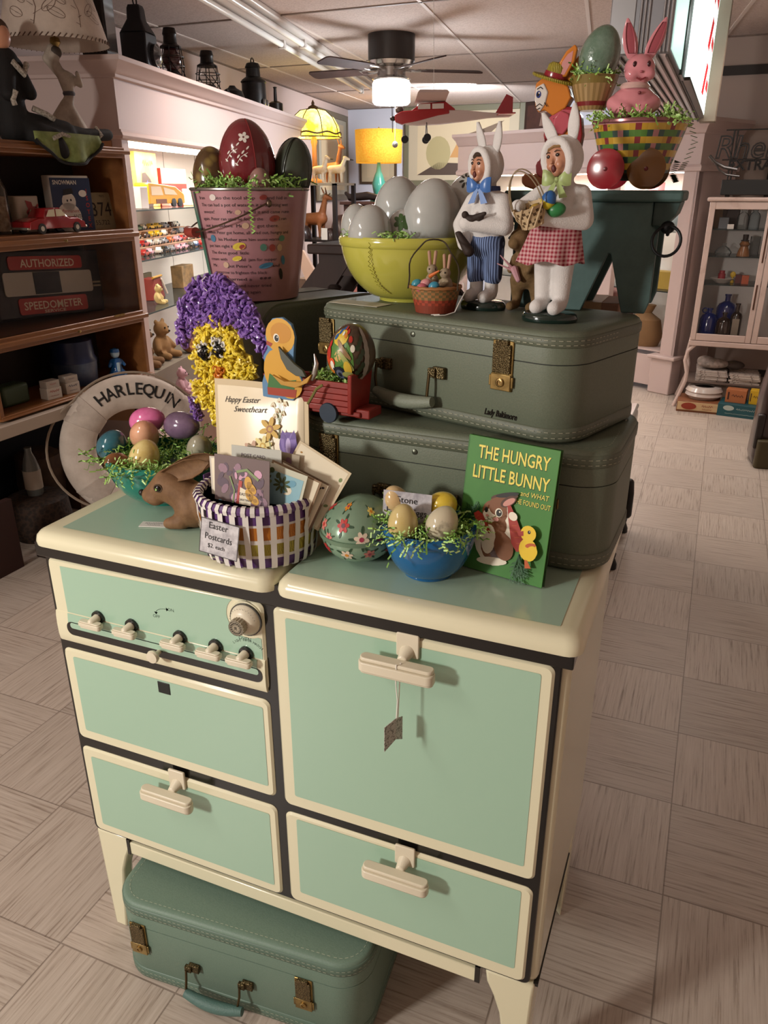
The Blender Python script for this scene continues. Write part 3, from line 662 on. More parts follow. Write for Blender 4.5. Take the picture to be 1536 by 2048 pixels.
for i in range(ns):
    a = 2*PI*i/ns; w = .0044
    def pt(f, e, d): return ((KX*kr(f)+e)*math.cos(a)-d*math.sin(a), (KY*kr(f)+e)*math.sin(a)+d*math.cos(a), KH*f)
    L_ = []
    for f in (0.0, .03, .1, .2, .27, .35, .45, .5, .62, .74, .8, .9, .98, 1.03, 1.0, .9):
        under = (.27 <= f <= .45 and i % 2 == 0) or (.5 < f < .74 and i % 2 == 1)
        e = .0032+(.0006 if not under else -.0012); 
        if f == .03: e = .003
        if f == 0.0: e = .0005
        if f > 1.02: e = -.003
        L_.append((f, e))
    L_[-2] = (1.0, -.0085); L_[-1] = (.9, -.0085)
    vs = [pt(f, e, -w) for f, e in L_]+[pt(f, e, w) for f, e in L_]; k = len(L_)
    mb.add(vs, [(j, j+k, j+k+1, j+1) for j in range(k-1)])
mb.build('slats', WPL, bt)
mb = MB()
mb.loft([[((KX*1.0+e)*math.cos(2*PI*j/64), (KY*1.0+e)*math.sin(2*PI*j/64), KH+z) for j in range(64)] for e, z in ((.004, -.004), (.005, .001), (.001, .006), (-.005, .006), (-.008, .001), (-.007, -.004))]); mb.build('rim', PUR, bt)
mb = MB()
for i in range(44):
    a = 2*PI*i/44; p = [((KX+e)*math.cos(a+d), (KY+e)*math.sin(a+d), KH+z) for d in (-.035, .035) for e, z in ((.0045, -.006), (.0062, .001), (.0015, .0074), (-.005, .0074), (-.0092, .001))]
    mb.add(p, [(j, j+5, j+6, j+1) for j in range(4)])
mb.build('rim_wrap', WPL, bt)
for a0 in (R(12), R(168)):
    mb = MB(); n = 8
    rg = [[((KX+e)*math.cos(a0+d), (KY+e)*math.sin(a0+d), z) for e, z in ((.006, KH-.018), (.0085, KH-.017), (.0085, KH+.011), (.006, KH+.012))] for d in [(-.16+.32*i/n) for i in range(n+1)]]
    mb.loft(rg); mb.build('handle_tab', PUR, bt, bevel=.002); hb = bt.children[-1]
    MB().at(((KX+.0085)*math.cos(a0-.1), (KY+.0085)*math.sin(a0-.1), KH-.004), (0, R(90), a0)).lathe([(.004, 0), (.0036, .0014), (.001, .002)], 12).build('rivet', M('b8ad98', .3, .8), hb)
# paper sign on the basket
t = thing('paper_sign', 'small paper sign reading Easter Postcards, fixed on the woven basket', 'sign', (.384, -.0335, .958), (R(-10), R(3), R(-4)))
MB().box(-.0335, -.0008, -.006, .0335, 0, .046).build('card', M('c9c6c8', .7, kind='n', col2='a19da0', scale=45, amt=(.4, .6)), t)
q = MB(); text(q, 'Easter', xz(-.0008), .0135, -.002, .033); text(q, 'Postcards', xz(-.0008), .0135, -.001, .016, width=.047); text(q, '$2. each', xz(-.0008), .009, -.004, .004)
for a, b, c, d in ((-.0335, -.006, .0335, -.0052), (-.0335, .0452, .0335, .046), (-.0335, -.006, -.0328, .046), (.0328, -.006, .0335, .046)): q.face([(a, b), (c, b), (c, d), (a, d)], xz(-.0008))
q.build('lettering', INK, t, smooth=False)
# postcards
def card(label, x, y, z, w, h, tilt, rz, roll, base, deco, seed, grp='postcards in the woven basket'):
    t = thing('postcard', label, 'postcard', (x, y, z), Euler((R(tilt), R(roll), R(rz)))[:], grp)
    MB().box(-w/2, 0, 0, w/2, .0011, h).build('card_stock', M(base, .55), t)
    q = MB(); deco(q, random.Random(seed), w, h); q.build('printed_picture', CP, t, smooth=False)
CP = [M(c, .5) for c in ('8e6f7d', '5c4a57', 'd0a045', '6fa3b8', '7c8f5e', 'b24a44', 'e6dcc2', '3a2c30', 'c99ab0', 'a97e3a', '8fb9c4', '4d5a34')]
def blobs(q, g, w, h, cols, n, r, box=None):
    x0, y0, x1, y1 = box or (-w*.46, h*.04, w*.46, h*.96)
    for i in range(n):
        q.mi = g.choice(cols); rr = r*g.uniform(.5, 1.2); x, y = g.uniform(x0+rr, x1-rr), g.uniform(y0+rr, y1-rr)
        q.face(ellp(x, y, rr, rr*g.uniform(.4, 1), g.uniform(0, 3), 9), xz(-.0+0, .0003+.00003*(len(q.f) % 12)))
def deco_violets(q, g, w, h):
    blobs(q, g, w, h, (0, 1, 8, 1), 46, .008); blobs(q, g, w, h, (1, 0), 14, .009, (w*.1, h*.1, w*.48, h*.6))
    q.mi = 5; q.face([(-.012, .012), (-.006, .012), (.002, .065), (-.004, .066)], xz(0, .0008)); q.mi = 6; q.face([(-.004, .03), (.016, .026), (.018, .05), (-.002, .056)], xz(0, .0009))
    for x, y in ((.012, .064), (.018, .056), (.014, .046), (.022, .040), (.006, .018)):
        q.mi = 2; q.face(ellp(x, y, .0095, .0065, g.uniform(0, 3)), xz(0, .001)); q.mi = 9; q.face(ellp(x+.002, y-.001, .004, .003), xz(0, .0011))
    blobs(q, g, w, h, (3, 10, 3), 26, .0035, (-w*.45, h*.05, -w*.05, h*.35)); q.mi = 4; stroke(q, [(-.02, .07), (-.012, .05), (-.016, .02)], .0025, xz(0, .0012)); stroke(q, [(-.008, .078), (.01, .083), (.03, .07)], .004, xz(0, .0012))
    text(q.mat(7), 'EASTER', xz(0, .0013), .006, .007, .044); text(q.mat(7), 'GREETINGS', xz(0, .0013), .0045, .007, .036)
def deco_blue(q, g, w, h):
    q.mi = 10; q.face([(-w*.45, h*.04), (w*.45, h*.04), (w*.45, h*.9), (-w*.45, h*.9)], xz(0, .0003)); blobs(q, g, w, h, (3, 6), 10, .008); q.mi = 11
    for i in range(9): a = i*.7; q.face(ellp(.006+.008*math.cos(a), h*.72+.008*math.sin(a), .006, .002, a, 8), xz(0, .001))
    blobs(q, g, w, h, (4, 11), 8, .006, (-w*.45, h*.6, w*.1, h*.95))
def deco_plain(q, g, w, h):
    q.mi = 6; q.face([(-w*.46, h*.03), (w*.46, h*.03), (w*.46, h*.97), (-w*.46, h*.97)], xz(0, .0003)); blobs(q, g, w, h, (9, 7, 4), 8, .004)
def deco_back(q, g, w, h):
    q.mi = 1; text(q, 'POST CARD', xz(0, .0004), .008, -.005, h-.016); 
    for k in range(4): stroke(q, [(-w*.4, h*.7-.008*k), (w*.3, h*.7-.008*k)], .0006, xz(0, .0004))
zc = .986
card('postcard of violets and yellow flowers reading Easter Greetings, frontmost in the woven basket', 00.397, 0.012, zc, .096, .100, -8, -3, -1, '6d5a58', deco_violets, 3)
card('old postcard edge showing behind the violet postcard at its left in the basket', 00.377, 0.029, zc+.004, .085, .088, -8, -3, -5, 'c4bcae', deco_plain, 4)
card('pale blue postcard with dark flower leaning right in the woven basket', 00.432, 0.030, zc, .082, .090, -7, 4, 14, 'c8c8b4', deco_blue, 6)
card('brown postcard seen on edge right of the pale blue one in the basket', 00.444, 0.038, zc, .080, .086, -7, 6, 20, '8d7358', deco_plain, 8)
card('dark sepia postcard rightmost in the woven basket, nearly on its edge', 00.450, 0.046, zc, .082, .084, -7, 8, 24, '6f5a46', deco_plain, 9)
card('grey postcard with printed lines on its back, standing behind the violet one', 00.404, 0.044, zc+.006, .088, .100, -8, -3, -2, 'b6b5aa', deco_back, 10)
card('floral postcard peeping out at the back of the basket stack', 00.417, 0.054, zc+.004, .088, .098, -9, 0, 4, '9c8f78', deco_violets, 11)
card('cream postcard tilted against the greeting card, largest corner showing right', 00.457, 0.060, zc+.006, .09, .104, -10, 4, 28, 'd2c2a2', deco_plain, 12)
# ================================================================== satin greeting card
gt = thing('greeting_card', 'large cream satin greeting card reading Happy Easter Sweetheart, standing behind the basket', 'greeting card', (.362, .128, .9264), (R(-10), R(-4.5), R(-3)))
GW, GH = .178, .242
def gy(x, z): return -.0022*math.sin((x+.06)*44)*(.3+.7*z/GH)-.006*max(0, 1-((x/GW*2)**2)*.9)*math.sin(PI*min(1, z/GH))
def gtop(x): return GH-.010*((x/GW+.5)**1.6)*1.2
nx, nz = 28, 12
mb = MB(); mb.loft([[(x, .0, 0), (x, .0018, 0), (x, .0018, gtop(x)), (x, 0, gtop(x))] for x in [-GW/2+GW*i/nx for i in range(nx+1)]]); mb.build('backing_card', M('c9b692', .6), gt)
mb = MB(); vs = []
for j in range(nz+1):
    for i in range(nx+1):
        x = (-.5+i/nx)*(GW-.014)-.001; z = .008+j/nz*(gtop(x)-.018); e = 1 if 0 < i < nx and 0 < j < nz else 0
        vs.append((x, -.0006-e*.003+e*gy(x, z), z))
mb.add(vs, [(j*(nx+1)+i, j*(nx+1)+i+1, (j+1)*(nx+1)+i+1, (j+1)*(nx+1)+i) for j in range(nz) for i in range(nx)]); mb.build('satin_panel', M('e6d8ba', .3, sheen=.3), gt, angle=80)
q = MB(); sf = lambda a, b: (a, min(gy(a, b)-.0042, -.0042)-.0004, b)
for s_, x, y, w in (('Happy Easter', -.030, .205, .070), ('Sweetheart', -.014, .190, .064)):
    vs, fs = txt(s_, .0135, width=w, shear=.45); q.add([sf(a+x, b+y) for a, b in vs], fs)
q.build('lettering', M('3b3a36', .6), gt, smooth=False)
q = MB(); cc = [0]
def gp(mi, poly): cc[0] += 1; q.mi = mi; q.face(poly, lambda a, b: (a, sf(a, b)[1]-.00008*cc[0], b))
def gl(mi, pts, w): cc[0] += 1; q.mi = mi; stroke(q, pts, w, lambda a, b: (a, sf(a, b)[1]-.00008*cc[0], b))
for x, y in ((.028, .205), (.036, .196), (.046, .192), (.050, .207), (.040, .212), (.033, .188)):
    gl(1, [(.040, .150), (.040, .175), (x, y)], .0008)
    for k in range(3): a = 4.2+k*.5; gp(0, ellp(x+.004*math.cos(a), y+.004*math.sin(a)+.002, .0045, .0018, a, 8)); 
    gp(5, ellp(x, y-.004, .0014))
def daff(x, y, s_, c1, c2):
    for k in range(6): a = k*PI/3+.3; gp(c1, ellp(x+s_*.7*math.cos(a), y+s_*.7*math.sin(a), s_*.55, s_*.26, a, 9))
    gp(c2, ellp(x, y, s_*.38)); gp(c1, ellp(x, y, s_*.2))
daff(.024, .165, .016, 2, 5); daff(-.008, .128, .015, 6, 7); daff(.012, .138, .014, 8, 2)
gl(1, [(.024, .150), (.030, .11), (.035, .07)], .0016); gl(1, [(.058, .13), (.052, .09), (.045, .06)], .0024)
gp(3, ellp(.058, .142, .016, .020)); gp(4, ellp(.052, .145, .007, .018, .2)); gp(4, ellp(.065, .145, .007, .018, -.2)); gp(9, ellp(.058, .140, .0045, .013)); gp(3, [(.044, .152), (.048, .166), (.055, .150)]); gp(3, [(.061, .150), (.069, .166), (.073, .152)])
q.build('printed_flowers', [M(c, .5) for c in ('d9cfae', '7d8a55', 'c9a23c', '5d3f8c', '7b60a8', 'a06a34', 'c09a80', 'a65f48', 'e4d48a', 'b9a5d6')], gt, smooth=False)
# ================================================================== brown rabbit figure
rb = thing('rabbit_figurine', 'brown papier-mache rabbit figure crouching between the teal bowl and the basket', 'figurine', (.255, .098, .9262), R(8))
BR = M('7d5d3e', .7, kind='n', col2='6a4c30', scale=60, bump=.25)
mb = MB()
mb.ell((.045, 0, .042), (.062, .040, .044)); mb.ell((-.002, 0, .034), (.036, .036, .036)); mb.frust((-.005, 0, .045), .030, (-.040, -.002, .066), .028)
mb.frust((-.046, -.002, .068), .028, (-.082, -.002, .047), .0145); mb.ell((-.068, -.012, .046), (.018, .012, .013)); mb.ell((-.068, .010, .046), (.018, .012, .013))
mb.frust((-.018, -.022, .014), .014, (-.040, -.024, .009), .010); mb.frust((-.016, .022, .014), .014, (-.038, .024, .009), .010); mb.ell((.06, -.03, .022), (.034, .016, .022)); mb.ell((.06, .03, .022), (.034, .016, .022)); mb.frust((.0, 0, .012), .012, (.09, 0, .012), .012)
mb.build('body', BR, rb, remesh=.0032, sm=5)
def rear(y, s_):
    mb = MB(); prof = [(0, .010), (.02, .0145), (.05, .017), (.072, .012), (.086, .003)]
    for k, (d, w) in enumerate(prof): pass
    rings = []
    for d, w in prof:
        c = V((-.046+d*.93, y, .086+d*.36)); u = V((-.36, 0, .93)); n = V((0, -1, 0)); pr = []
        for i in range(16):
            a = 2*PI*i/16; dd = .006 if math.sin(a) < 0 else (.0035 - (.0085 if abs(math.cos(a)) < .75 else 0))
            pr.append(tuple(c+u*w*math.cos(a)+n*dd*abs(math.sin(a))*(1 if math.sin(a) >= 0 else -1)))
        rings.append(pr)
    mb.loft(rings); return mb
rear(-.016, 1).build('ear', BR, rb, angle=80); rear(.014, 1).build('ear', BR, rb, angle=80)
for sgn in (-1, 1):
    MB().ell((-.050, sgn*.0255-.002, .071), (.0062, .0040, .0055)).build('eye', M('120c08', .25), rb); ey = rb.children[-1]
    MB().tube([(-.050+.0070*math.cos(a), sgn*.0265-.002, .071+.0060*math.sin(a)) for a in [2*PI*i/20 for i in range(20)]], .0013, 6, closed=True).build('eyelid', M('4a3622', .7), ey)
MB().ell((-.0965, -.003, .050), (.0055, .0055, .0058)).build('nose', M('15110e', .4), rb)
g = thing('price_tag', 'white paper price tag lying on the stove top in front of the brown rabbit', 'price tag', (.190, .072, .9263), R(18)); g.scale = (1.35, 1.35, 1)
mb = MB(); mb.prism([(-.020, -.0075), (.014, -.0075), (.021, 0), (.014, .0075), (-.020, .0075)], 0, .0012); mb.build('tag_card', M('d8d6cf', .7), g)
q = MB(); scrib(q, lambda a, b: (a, b, .0015), .024, -.003, .002, .003); scrib(q, lambda a, b: (a, b, .0015), .016, -.003, -.003, .0025); q.build('handwriting', M('7a7a80', .7), g, smooth=False)
MB().tube([(.018, 0, .0018), (.030, .006, .002), (.038, .014, .004), (.042, .024, .006)], .0006, 5).build('string', WHITE, g)
# ================================================================== melted popcorn chick decoration
ck = thing('popcorn_chick_decoration', 'yellow melted-plastic chick in a purple eggshell hat, leaning behind the teal bowl', 'decoration', (.221, .238, 1.055))
def cv(poly): return [((x-420)*.001, (850-y)*.00086) for x, y in poly]
def inside(p, poly):
    x, y = p; r = False; j = len(poly)-1
    for i in range(len(poly)):
        if (poly[i][1] > y) != (poly[j][1] > y) and x < (poly[j][0]-poly[i][0])*(y-poly[i][1])/(poly[j][1]-poly[i][1])+poly[i][0]: r = not r
        j = i
    return r
def curls(mb, poly, n, seed, holes=(), depth=.010, s=1.0, y0=0):
    g = random.Random(seed); xs = [p[0] for p in poly]; ys = [p[1] for p in poly]; k = 0; tr = 0
    while k < n and tr < n*30:
        tr += 1; p = (g.uniform(min(xs), max(xs)), g.uniform(min(ys), max(ys)))
        if not inside(p, poly) or any(inside(p, h) for h in holes): continue
        k += 1; ax = V((g.uniform(-1, 1), g.uniform(-1, 1), g.uniform(-1, 1))).normalized(); x = ax.orthogonal().normalized(); y = ax.cross(x)
        c = V((p[0], y0-g.uniform(0, depth), p[1])); r = g.uniform(.0026, .0046)*s; a0 = g.uniform(0, 6.28); sp = g.uniform(2.6, 5)
        mb.tube([c+x*r*math.cos(a0+sp*i/5)+y*r*math.sin(a0+sp*i/5)+ax*.003*s*i/5 for i in range(6)], .0017*s, 5)
HAT = cv([(352, 688), (350, 650), (356, 615), (372, 585), (395, 560), (425, 549), (455, 556), (482, 578), (500, 605), (515, 640), (530, 690), (527, 703), (515, 690), (500, 668), (478, 660), (466, 640), (455, 636), (440, 648), (420, 642), (402, 640), (385, 655), (372, 668), (362, 690)])
BODY = cv([(396, 640), (412, 628), (440, 634), (455, 645), (470, 660), (474, 695), (488, 700), (490, 715), (500, 718), (492, 730), (500, 742), (484, 750), (478, 765), (470, 790), (460, 815), (445, 850), (425, 850), (404, 838), (395, 815), (378, 800), (370, 785), (376, 772), (366, 762), (382, 756), (390, 770), (400, 788), (407, 786), (392, 762), (382, 745), (374, 722), (378, 705), (385, 690), (382, 668), (390, 655)])
TAIL = cv([(360, 795), (370, 800), (376, 825), (382, 835), (372, 842), (362, 822)]); EYL = cv([(392, 680), (408, 674), (416, 690), (412, 706), (398, 708), (392, 694)]); EYR = cv([(424, 668), (440, 668), (448, 686), (442, 700), (430, 700), (424, 684)])
BEAK = cv([(426, 725), (436, 724), (440, 740), (438, 758), (427, 758), (424, 740)]); FOOT = cv([(494, 758), (522, 756), (522, 768), (494, 768)])
PURP = M('7650a0', .3, kind='n', col2='9270b8', scale=120, coat=.4); YLW = M('e8cc28', .3, kind='n', col2='f4e066', scale=120, coat=.4)
def flat(poly, y0, y1): return [[(a, y0, b) for a, b in poly], [(a, y1, b) for a, b in poly]]
mb = MB(); mb.loft(flat(HAT, .0, .006)); curls(mb, HAT, 560, 1, s=1.45); mb.build('eggshell_hat', PURP, ck)
mb = MB(); mb.loft(flat(BODY, .0, .006)); mb.loft(flat(FOOT, 0, .005)); curls(mb, BODY, 620, 2, (EYL, EYR, BEAK), s=1.45); curls(mb, FOOT, 22, 3); mb.build('body', YLW, ck)
mb = MB(); curls(mb, TAIL, 46, 4); mb.loft(flat(TAIL, 0, .005)); mb.build('purple_tail', PURP, ck)
for E_, px, py in ((EYL, 404, 697), (EYR, 434, 690)):
    mb = MB(); curls(mb, E_, 46, 5, y0=-.004); mb.build('eye', M('dcdad8', .3), ck); e = ck.children[-1]
    c = cv([(px, py)])[0]; mb = MB(); curls(mb, ellp(c[0], c[1], .0065, .0105), 34, 6, y0=-.010, depth=.006); mb.build('pupil', M('141414', .2, coat=.4), e)
mb = MB(); curls(mb, BEAK, 44, 7, y0=-.005); mb.build('beak', M('e08a3a', .3), ck)
mb = MB(); mb.tube([(.0, .003, -.128), (.0, .003, .2)], .004, 6); mb.tube([(-.03, .003, -.126), (.03, .003, -.126)], .004, 6); mb.build('back_stand', M('5a5a50', .6), ck)
MB().tube([(.0, -.010, .256), (-.006, -.013, .250), (-.004, -.013, .238), (.002, -.012, .232)], .0008, 5).build('hanging_thread', WHITE, ck)
# ================================================================== wooden cart drawn by a chick
ct = thing('toy_cart', 'red wooden pull-along cart with a cut-out yellow chick, on the lower suitcase', 'toy cart', (.378, .196, 1.1108), R(-5))
RED = M('8e2b22', .45, kind='n', col2='7a221b', scale=30, coat=.2)
def slope(y0, y1, x0, x1, z0, z1, dx): return [(x0, y0, z0), (x1, y0, z0), (x1, y1, z0), (x0, y1, z0), (x0-dx, y0, z1), (x1+dx, y0, z1), (x1+dx, y1, z1), (x0-dx, y1, z1)]
def hexa(mb, v): mb.add(v, [(0, 3, 2, 1), (4, 5, 6, 7), (0, 1, 5, 4), (1, 2, 6, 5), (2, 3, 7, 6), (3, 0, 4, 7)])
mb = MB()
for k in range(5): hexa(mb, slope(-.030-.0012*k, -.025-.0012*k, -.015, .135, .018+.0095*k, .0270+.0095*k, .001*k))
mb.build('side_board', RED, ct, bevel=.0012)
mb = MB(); hexa(mb, slope(.020, .025, -.015, .135, .018, .062, .004)); mb.build('side_board', RED, ct, bevel=.0012)
mb = MB(); hexa(mb, [(.130, -.030, .016), (.137, -.030, .016), (.137, .026, .016), (.130, .026, .016), (.136, -.038, .078), (.143, -.038, .078), (.143, .028, .078), (.136, .028, .078)]); mb.build('tail_board', RED, ct, bevel=.0015)
MB().box(-.012, -.026, .012, .150, .022, .020).box(.138, -.022, .010, .164, .018, .024).build('cart_floor', M('7d251d', .5), ct, bevel=.002)
for x, y in ((.098, -.030), (.098, .026), (.026, -.028), (.026, .026)):
    MB().at((x, y, .0155), (R(90), 0, 0)).lathe([(.004, .004), (.0150, .004), (.0158, .0025), (.0158, -.0025), (.0150, -.004), (.004, -.004)], 26).build('wheel', M('1f2f3f', .45), ct)
CHK = [(0, 0), (.044, 0), (.060, .022), (.054, .035), (.046, .040), (.048, .060), (.050, .075), (.046, .090), (.034, .097), (.020, .095), (.012, .086), (.008, .072), (.011, .060), (.004, .050), (.006, .034), (.0, .018)]
CHK = [(a*1.3-.020, b*1.3+.028) for a, b in CHK]
mb = MB(); mb.loft(flat(CHK, -.036, -.030)); mb.build('chick_cutout', M('5b84a8', .5), ct, bevel=.0008); cx_ = ct.children[-1]
q = MB(); n_ = [0]
def cp_(mi, poly): n_[0] += 1; q.mi = mi; q.face([(a*1.3-.020, b*1.3+.028) for a, b in poly], lambda a, b: (a, -.0362-.00007*n_[0], b))
cp_(0, ellp(.0298, .0755, .0203, .0205)); cp_(0, ellp(.024, .034, .020, .026)); cp_(0, ellp(.04, .020, .018, .018)); cp_(5, ellp(.031, .079, .0145, .012)); cp_(1, [(.010, .069), (.019, .066), (.016, .062), (.010, .064)]); cp_(2, ellp(.0245, .073, .0042, .005)); cp_(3, ellp(.025, .0726, .003, .0038)); cp_(2, ellp(.026, .074, .0009))
cp_(4, [(.008, .012), (.046, .012), (.050, .026), (.030, .022), (.012, .030)]); cp_(1, [(.008, .004), (.048, .004), (.050, .014), (.008, .013)]); cp_(5, ellp(.052, .036, .007, .005, -.5)); cp_(2, ellp(.047, .09, .006, .006)) if 0 else None
q.build('painted_chick', [M(c, .45) for c in ('cf9b2e', '9c3b22', 'e8e2d0', '1b1b1d', '3b6f35', 'c08523')], cx_, smooth=False)
mb = MB(); mb.loft([[(.012+.040*math.sin(a), -.041-.010*math.cos(a*1)*0, .104-.060*0-.048*(1-math.cos(a))*.0-z) for a in [PI*i/12-.2 for i in range(13)]] for z in (0,)]) if 0 else None
wing = [(.020, .098), (.030, .078), (.045, .066), (.060, .062), (.066, .070), (.060, .078), (.048, .086), (.034, .094)]
def ring(poly, y0, y1): return [[(a, y0, b) for a, b in poly], [(a, y1, b) for a, b in poly]]
mb = MB(); mb.loft(ring([(.020, .112), (.024, .094), (.034, .078), (.050, .070), (.068, .070), (.062, .080), (.048, .088)], -.045, -.040)); mb.build('wing_board', [M('4a4e44', .45)], cx_, bevel=.0008)
mb = MB(); mb.loft(ring([(.008, .068), (.030, .060), (.060, .062), (.080, .076), (.072, .062), (.050, .052), (.024, .054)], -.048, -.042)); mb.build('wing_edge', M('b88a34', .4), cx_, bevel=.0008)
mb = MB(); mb.tube([(.076, -.040, .066), (.082, -.041, .078), (.085, -.041, .092), (.082, -.041, .106)], [.003, .0045, .0035, .0008], 10); mb.build('metal_sickle', M('b5b3ac', .3, .8), cx_)
g3 = lambda g: ((ct.location[0]+g.uniform(.058, .122), ct.location[1]+g.uniform(-.034, .014), 1.1108+.064+g.uniform(-.006, .010)), (g.uniform(-.4, .4), -.5, .3))
shreds('paper_grass', 'crinkled green paper grass in the red toy cart', g3, GRASS, 3, 170, .06, .020)
MB().tube([(.471, .143, 1.172), (.462, .140, 1.166), (.455, .139, 1.154), (.447, .139, 1.142)], .0022, 6).build('grass_stem', M('6f6a34', .6), smooth=True)
tag(bpy.data.objects['grass_stem'], 'dry yellow-green grass stem hanging over the red cart side', 'paper grass')
# painted egg in the cart
pe = thing('painted_egg', 'papier-mache egg painted with a colourful Easter scene, sitting in the red cart', 'painted egg', (.500, .186, 1.216), (R(6), R(6), R(-4)))
ER, EH = .0385, .086
def eggp(a, t, off=0):
    an = PI*t; r = ER*math.sin(an)*(1-.16*(1-math.cos(an))*.5+.02)+off*math.sin(an); return (r*math.cos(a), r*math.sin(a), EH*(.5-.5*math.cos(an))-EH/2-off*math.cos(an))
mb = MB(); mb.T = Mx.Translation((0, 0, -EH/2)); mb.egg(ER, EH); mb.build('shell', M('3f3227', .35, kind='n', col2='57432f', scale=40, coat=.4), pe)
def emap(a0, t0, off): return lambda x, y: eggp(R(a0)+x/ER, t0+y/(EH*1.25), off)
q = MB(); n2 = [0]
def ep(mi, a, t, rx, ry, rot=0, n=12):
    n2[0] += 1; q.mi = mi; f = emap(a, t, .0006+.00006*n2[0]); c = f(0, 0); P = ellp(0, 0, rx, ry, rot, n)
    q.add([f(0, 0)]+[f(x*.5, y*.5) for x, y in P]+[f(x, y) for x, y in P], [(0, 1+i, 1+(i+1) % n) for i in range(n)]+[(1+i, 1+n+i, 1+n+(i+1) % n, 1+(i+1) % n) for i in range(n)])
ep(0, -98, .45, .028, .030, 0, 20); ep(1, -102, .74, .018, .012); ep(2, -92, .53, .010, .007, .4); ep(0, -95, .50, .019, .010, .5)
for a, t, c, r in ((-112, .80, 3, .0045), (-78, .82, 4, .0042), (-92, .87, 4, .004), (-102, .86, 3, .0035), (-66, .72, 4, .004), (-118, .72, 3, .004), (-84, .76, 5, .0035), (-95, .78, 6, .003), (-60, .62, 6, .004), (-128, .62, 4, .004)): ep(c, a, t, r, r*1.1)
ep(7, -85, .60, .018, .0032, -.6); ep(8, -75, .48, .017, .0035, -.7); ep(4, -128, .50, .007, .010); ep(9, -132, .40, .007, .009); ep(5, -120, .34, .008, .007); ep(9, -112, .44, .006, .005)
ep(10, -92, .30, .0125, .012); ep(11, -92, .30, .008, .0078); ep(10, -92, .30, .004, .004); ep(6, -112, .40, .0045, .006); ep(10, -108, .36, .002, .002); ep(1, -70, .40, .006, .010, .4); ep(8, -70, .32, .010, .005)
for k in range(9): ep(12, -28+k*.6, .2+.075*k, .008, .004, 1.2)
for k in range(12): ep(13, -48+(k % 3)*6, .22+.045*k, .004, .0035, k)
q.build('painted_scene', [M(c, .35) for c in ('4f7a34', 'd0b23c', 'c4a05c', '2e5c94', 'b03328', 'c8782c', 'e2dccb', '8a6a44', '9aa05a', 'd0522c', '1f2430', '5a6478', '9a958a', '2d3a24')], pe, smooth=True)
# ================================================================== green bench on the upper suitcase
BEN = M('46605d', .45, kind='n', col2='3d5552', scale=40, bump=.1, amt=(.3, .7))
ZT = 1.2672
be = thing('bench', 'small dark blue-green wooden bench with iron ring pulls on the top suitcase', 'bench', (.80, .378, ZT))
mb = MB(); mb.box(-.126, -.010, .158, .132, .150, .1735); mb.build('seat', BEN, be, bevel=.004)
for y in (0, .128):
    mb = MB(); pl = [(-.108, .001), (.003, .001), (.036, .086), (.040, .086), (.064, .001), (.098, .001), (.104, .02), (.104, .118), (.092, .126), (.092, .158), (-.110, .158)]
    mb.loft([[(a, y, b) for a, b in pl], [(a, y+.013, b) for a, b in pl]]); mb.build('leg_plank', BEN, be, bevel=.0015)
for x0, x1, s_ in ((.094, .128, 1), (-.124, -.112, -1)):
    mb = MB(); pl = [(.092, .158), (.129, .158), (.124, .140), (.112, .127), (.092, .124)] if s_ > 0 else [(-.112, .158), (-.112, .126), (-.118, .130), (-.124, .145), (-.124, .158)]
    mb.loft([[(a, .013, b) for a, b in pl], [(a, .128, b) for a, b in pl]]); mb.build('apron', BEN, be, bevel=.0015)
IRON = M('17191a', .45, .5)
mb = MB(); mb.ell((.116, -.002, .124), (.010, .008, .009)); mb.tube([(.116, -.004, .128), (.119, -.012, .122), (.117, -.004, .114)], .0026, 8); mb.build('ring_staple', IRON, be); rs = be.children[-1]
MB().tube([(.117+.0195*math.cos(a), -.011+.004*math.sin(a), .106+.0205*math.sin(a)) for a in [2*PI*i/28 for i in range(28)]], .0022, 8, closed=True).build('ring_pull', IRON, rs)
bx = thing('cardboard_box', 'plain brown box behind the top suitcase, propping the back legs of the small bench', 'box', (.80, .545, .02))
MB().box(-.10, -.055, 0, .05, .05, ZT-.02-.0005).build('box_body', M('8a6a58', .8), bx, bevel=.003); MB().box(-.02, -.0555, ZT-.10, .02, .0505, ZT-.0195).build('tape', M('a58a6a', .4), bx)
# ================================================================== tin rabbit with cart
tr = thing('tin_rabbit_toy', 'lithographed tin rabbit in a straw hat carrying a basket on its back, on the bench', 'tin toy', (.72, .432, ZT+.1745))
def rp(poly): return [((x-1095)*.00074, (370-y)*.00069+.001) for x, y in poly]
TR = [M(c, .2, coat=.6) for c in ('8c1f2a', 'b8525f', 'c8782a', 'd8d0c8', '9a8a2a', '2a3a7a', '141212', '9c5a2a', 'c98d8a', 'd8b23a')]
def tin(name, poly, y0, y1, mi, par=tr):
    mb = MB(); P = rp(poly); mb.loft([[(a, y0, b) for a, b in P], [(a, y1, b) for a, b in P]]); return mb.build(name, TR[mi], par, bevel=.0022, seg=3)
tin('torso', [(1093, 238), (1104, 222), (1120, 205), (1150, 208), (1164, 225), (1170, 262), (1166, 300), (1140, 330), (1104, 322), (1092, 300), (1096, 280), (1091, 262)], -.012, .012, 0)
tin('trousers', [(1096, 290), (1160, 290), (1164, 330), (1130, 352), (1104, 345), (1084, 322), (1086, 312)], -.013, .013, 0); 
tin('leg', [(1084, 312), (1102, 318), (1112, 338), (1098, 352), (1082, 338), (1080, 322)], -.015, .010, 1)
for dx, y0 in ((0, -.018), (14, .004)): tin('foot', [(1053+dx, 346), (1060+dx, 338), (1078+dx, 341), (1098+dx, 348), (1110+dx, 358), (1106+dx, 371), (1080+dx, 371.4), (1062+dx, 366), (1054+dx, 358)], y0, y0+.014, 7)
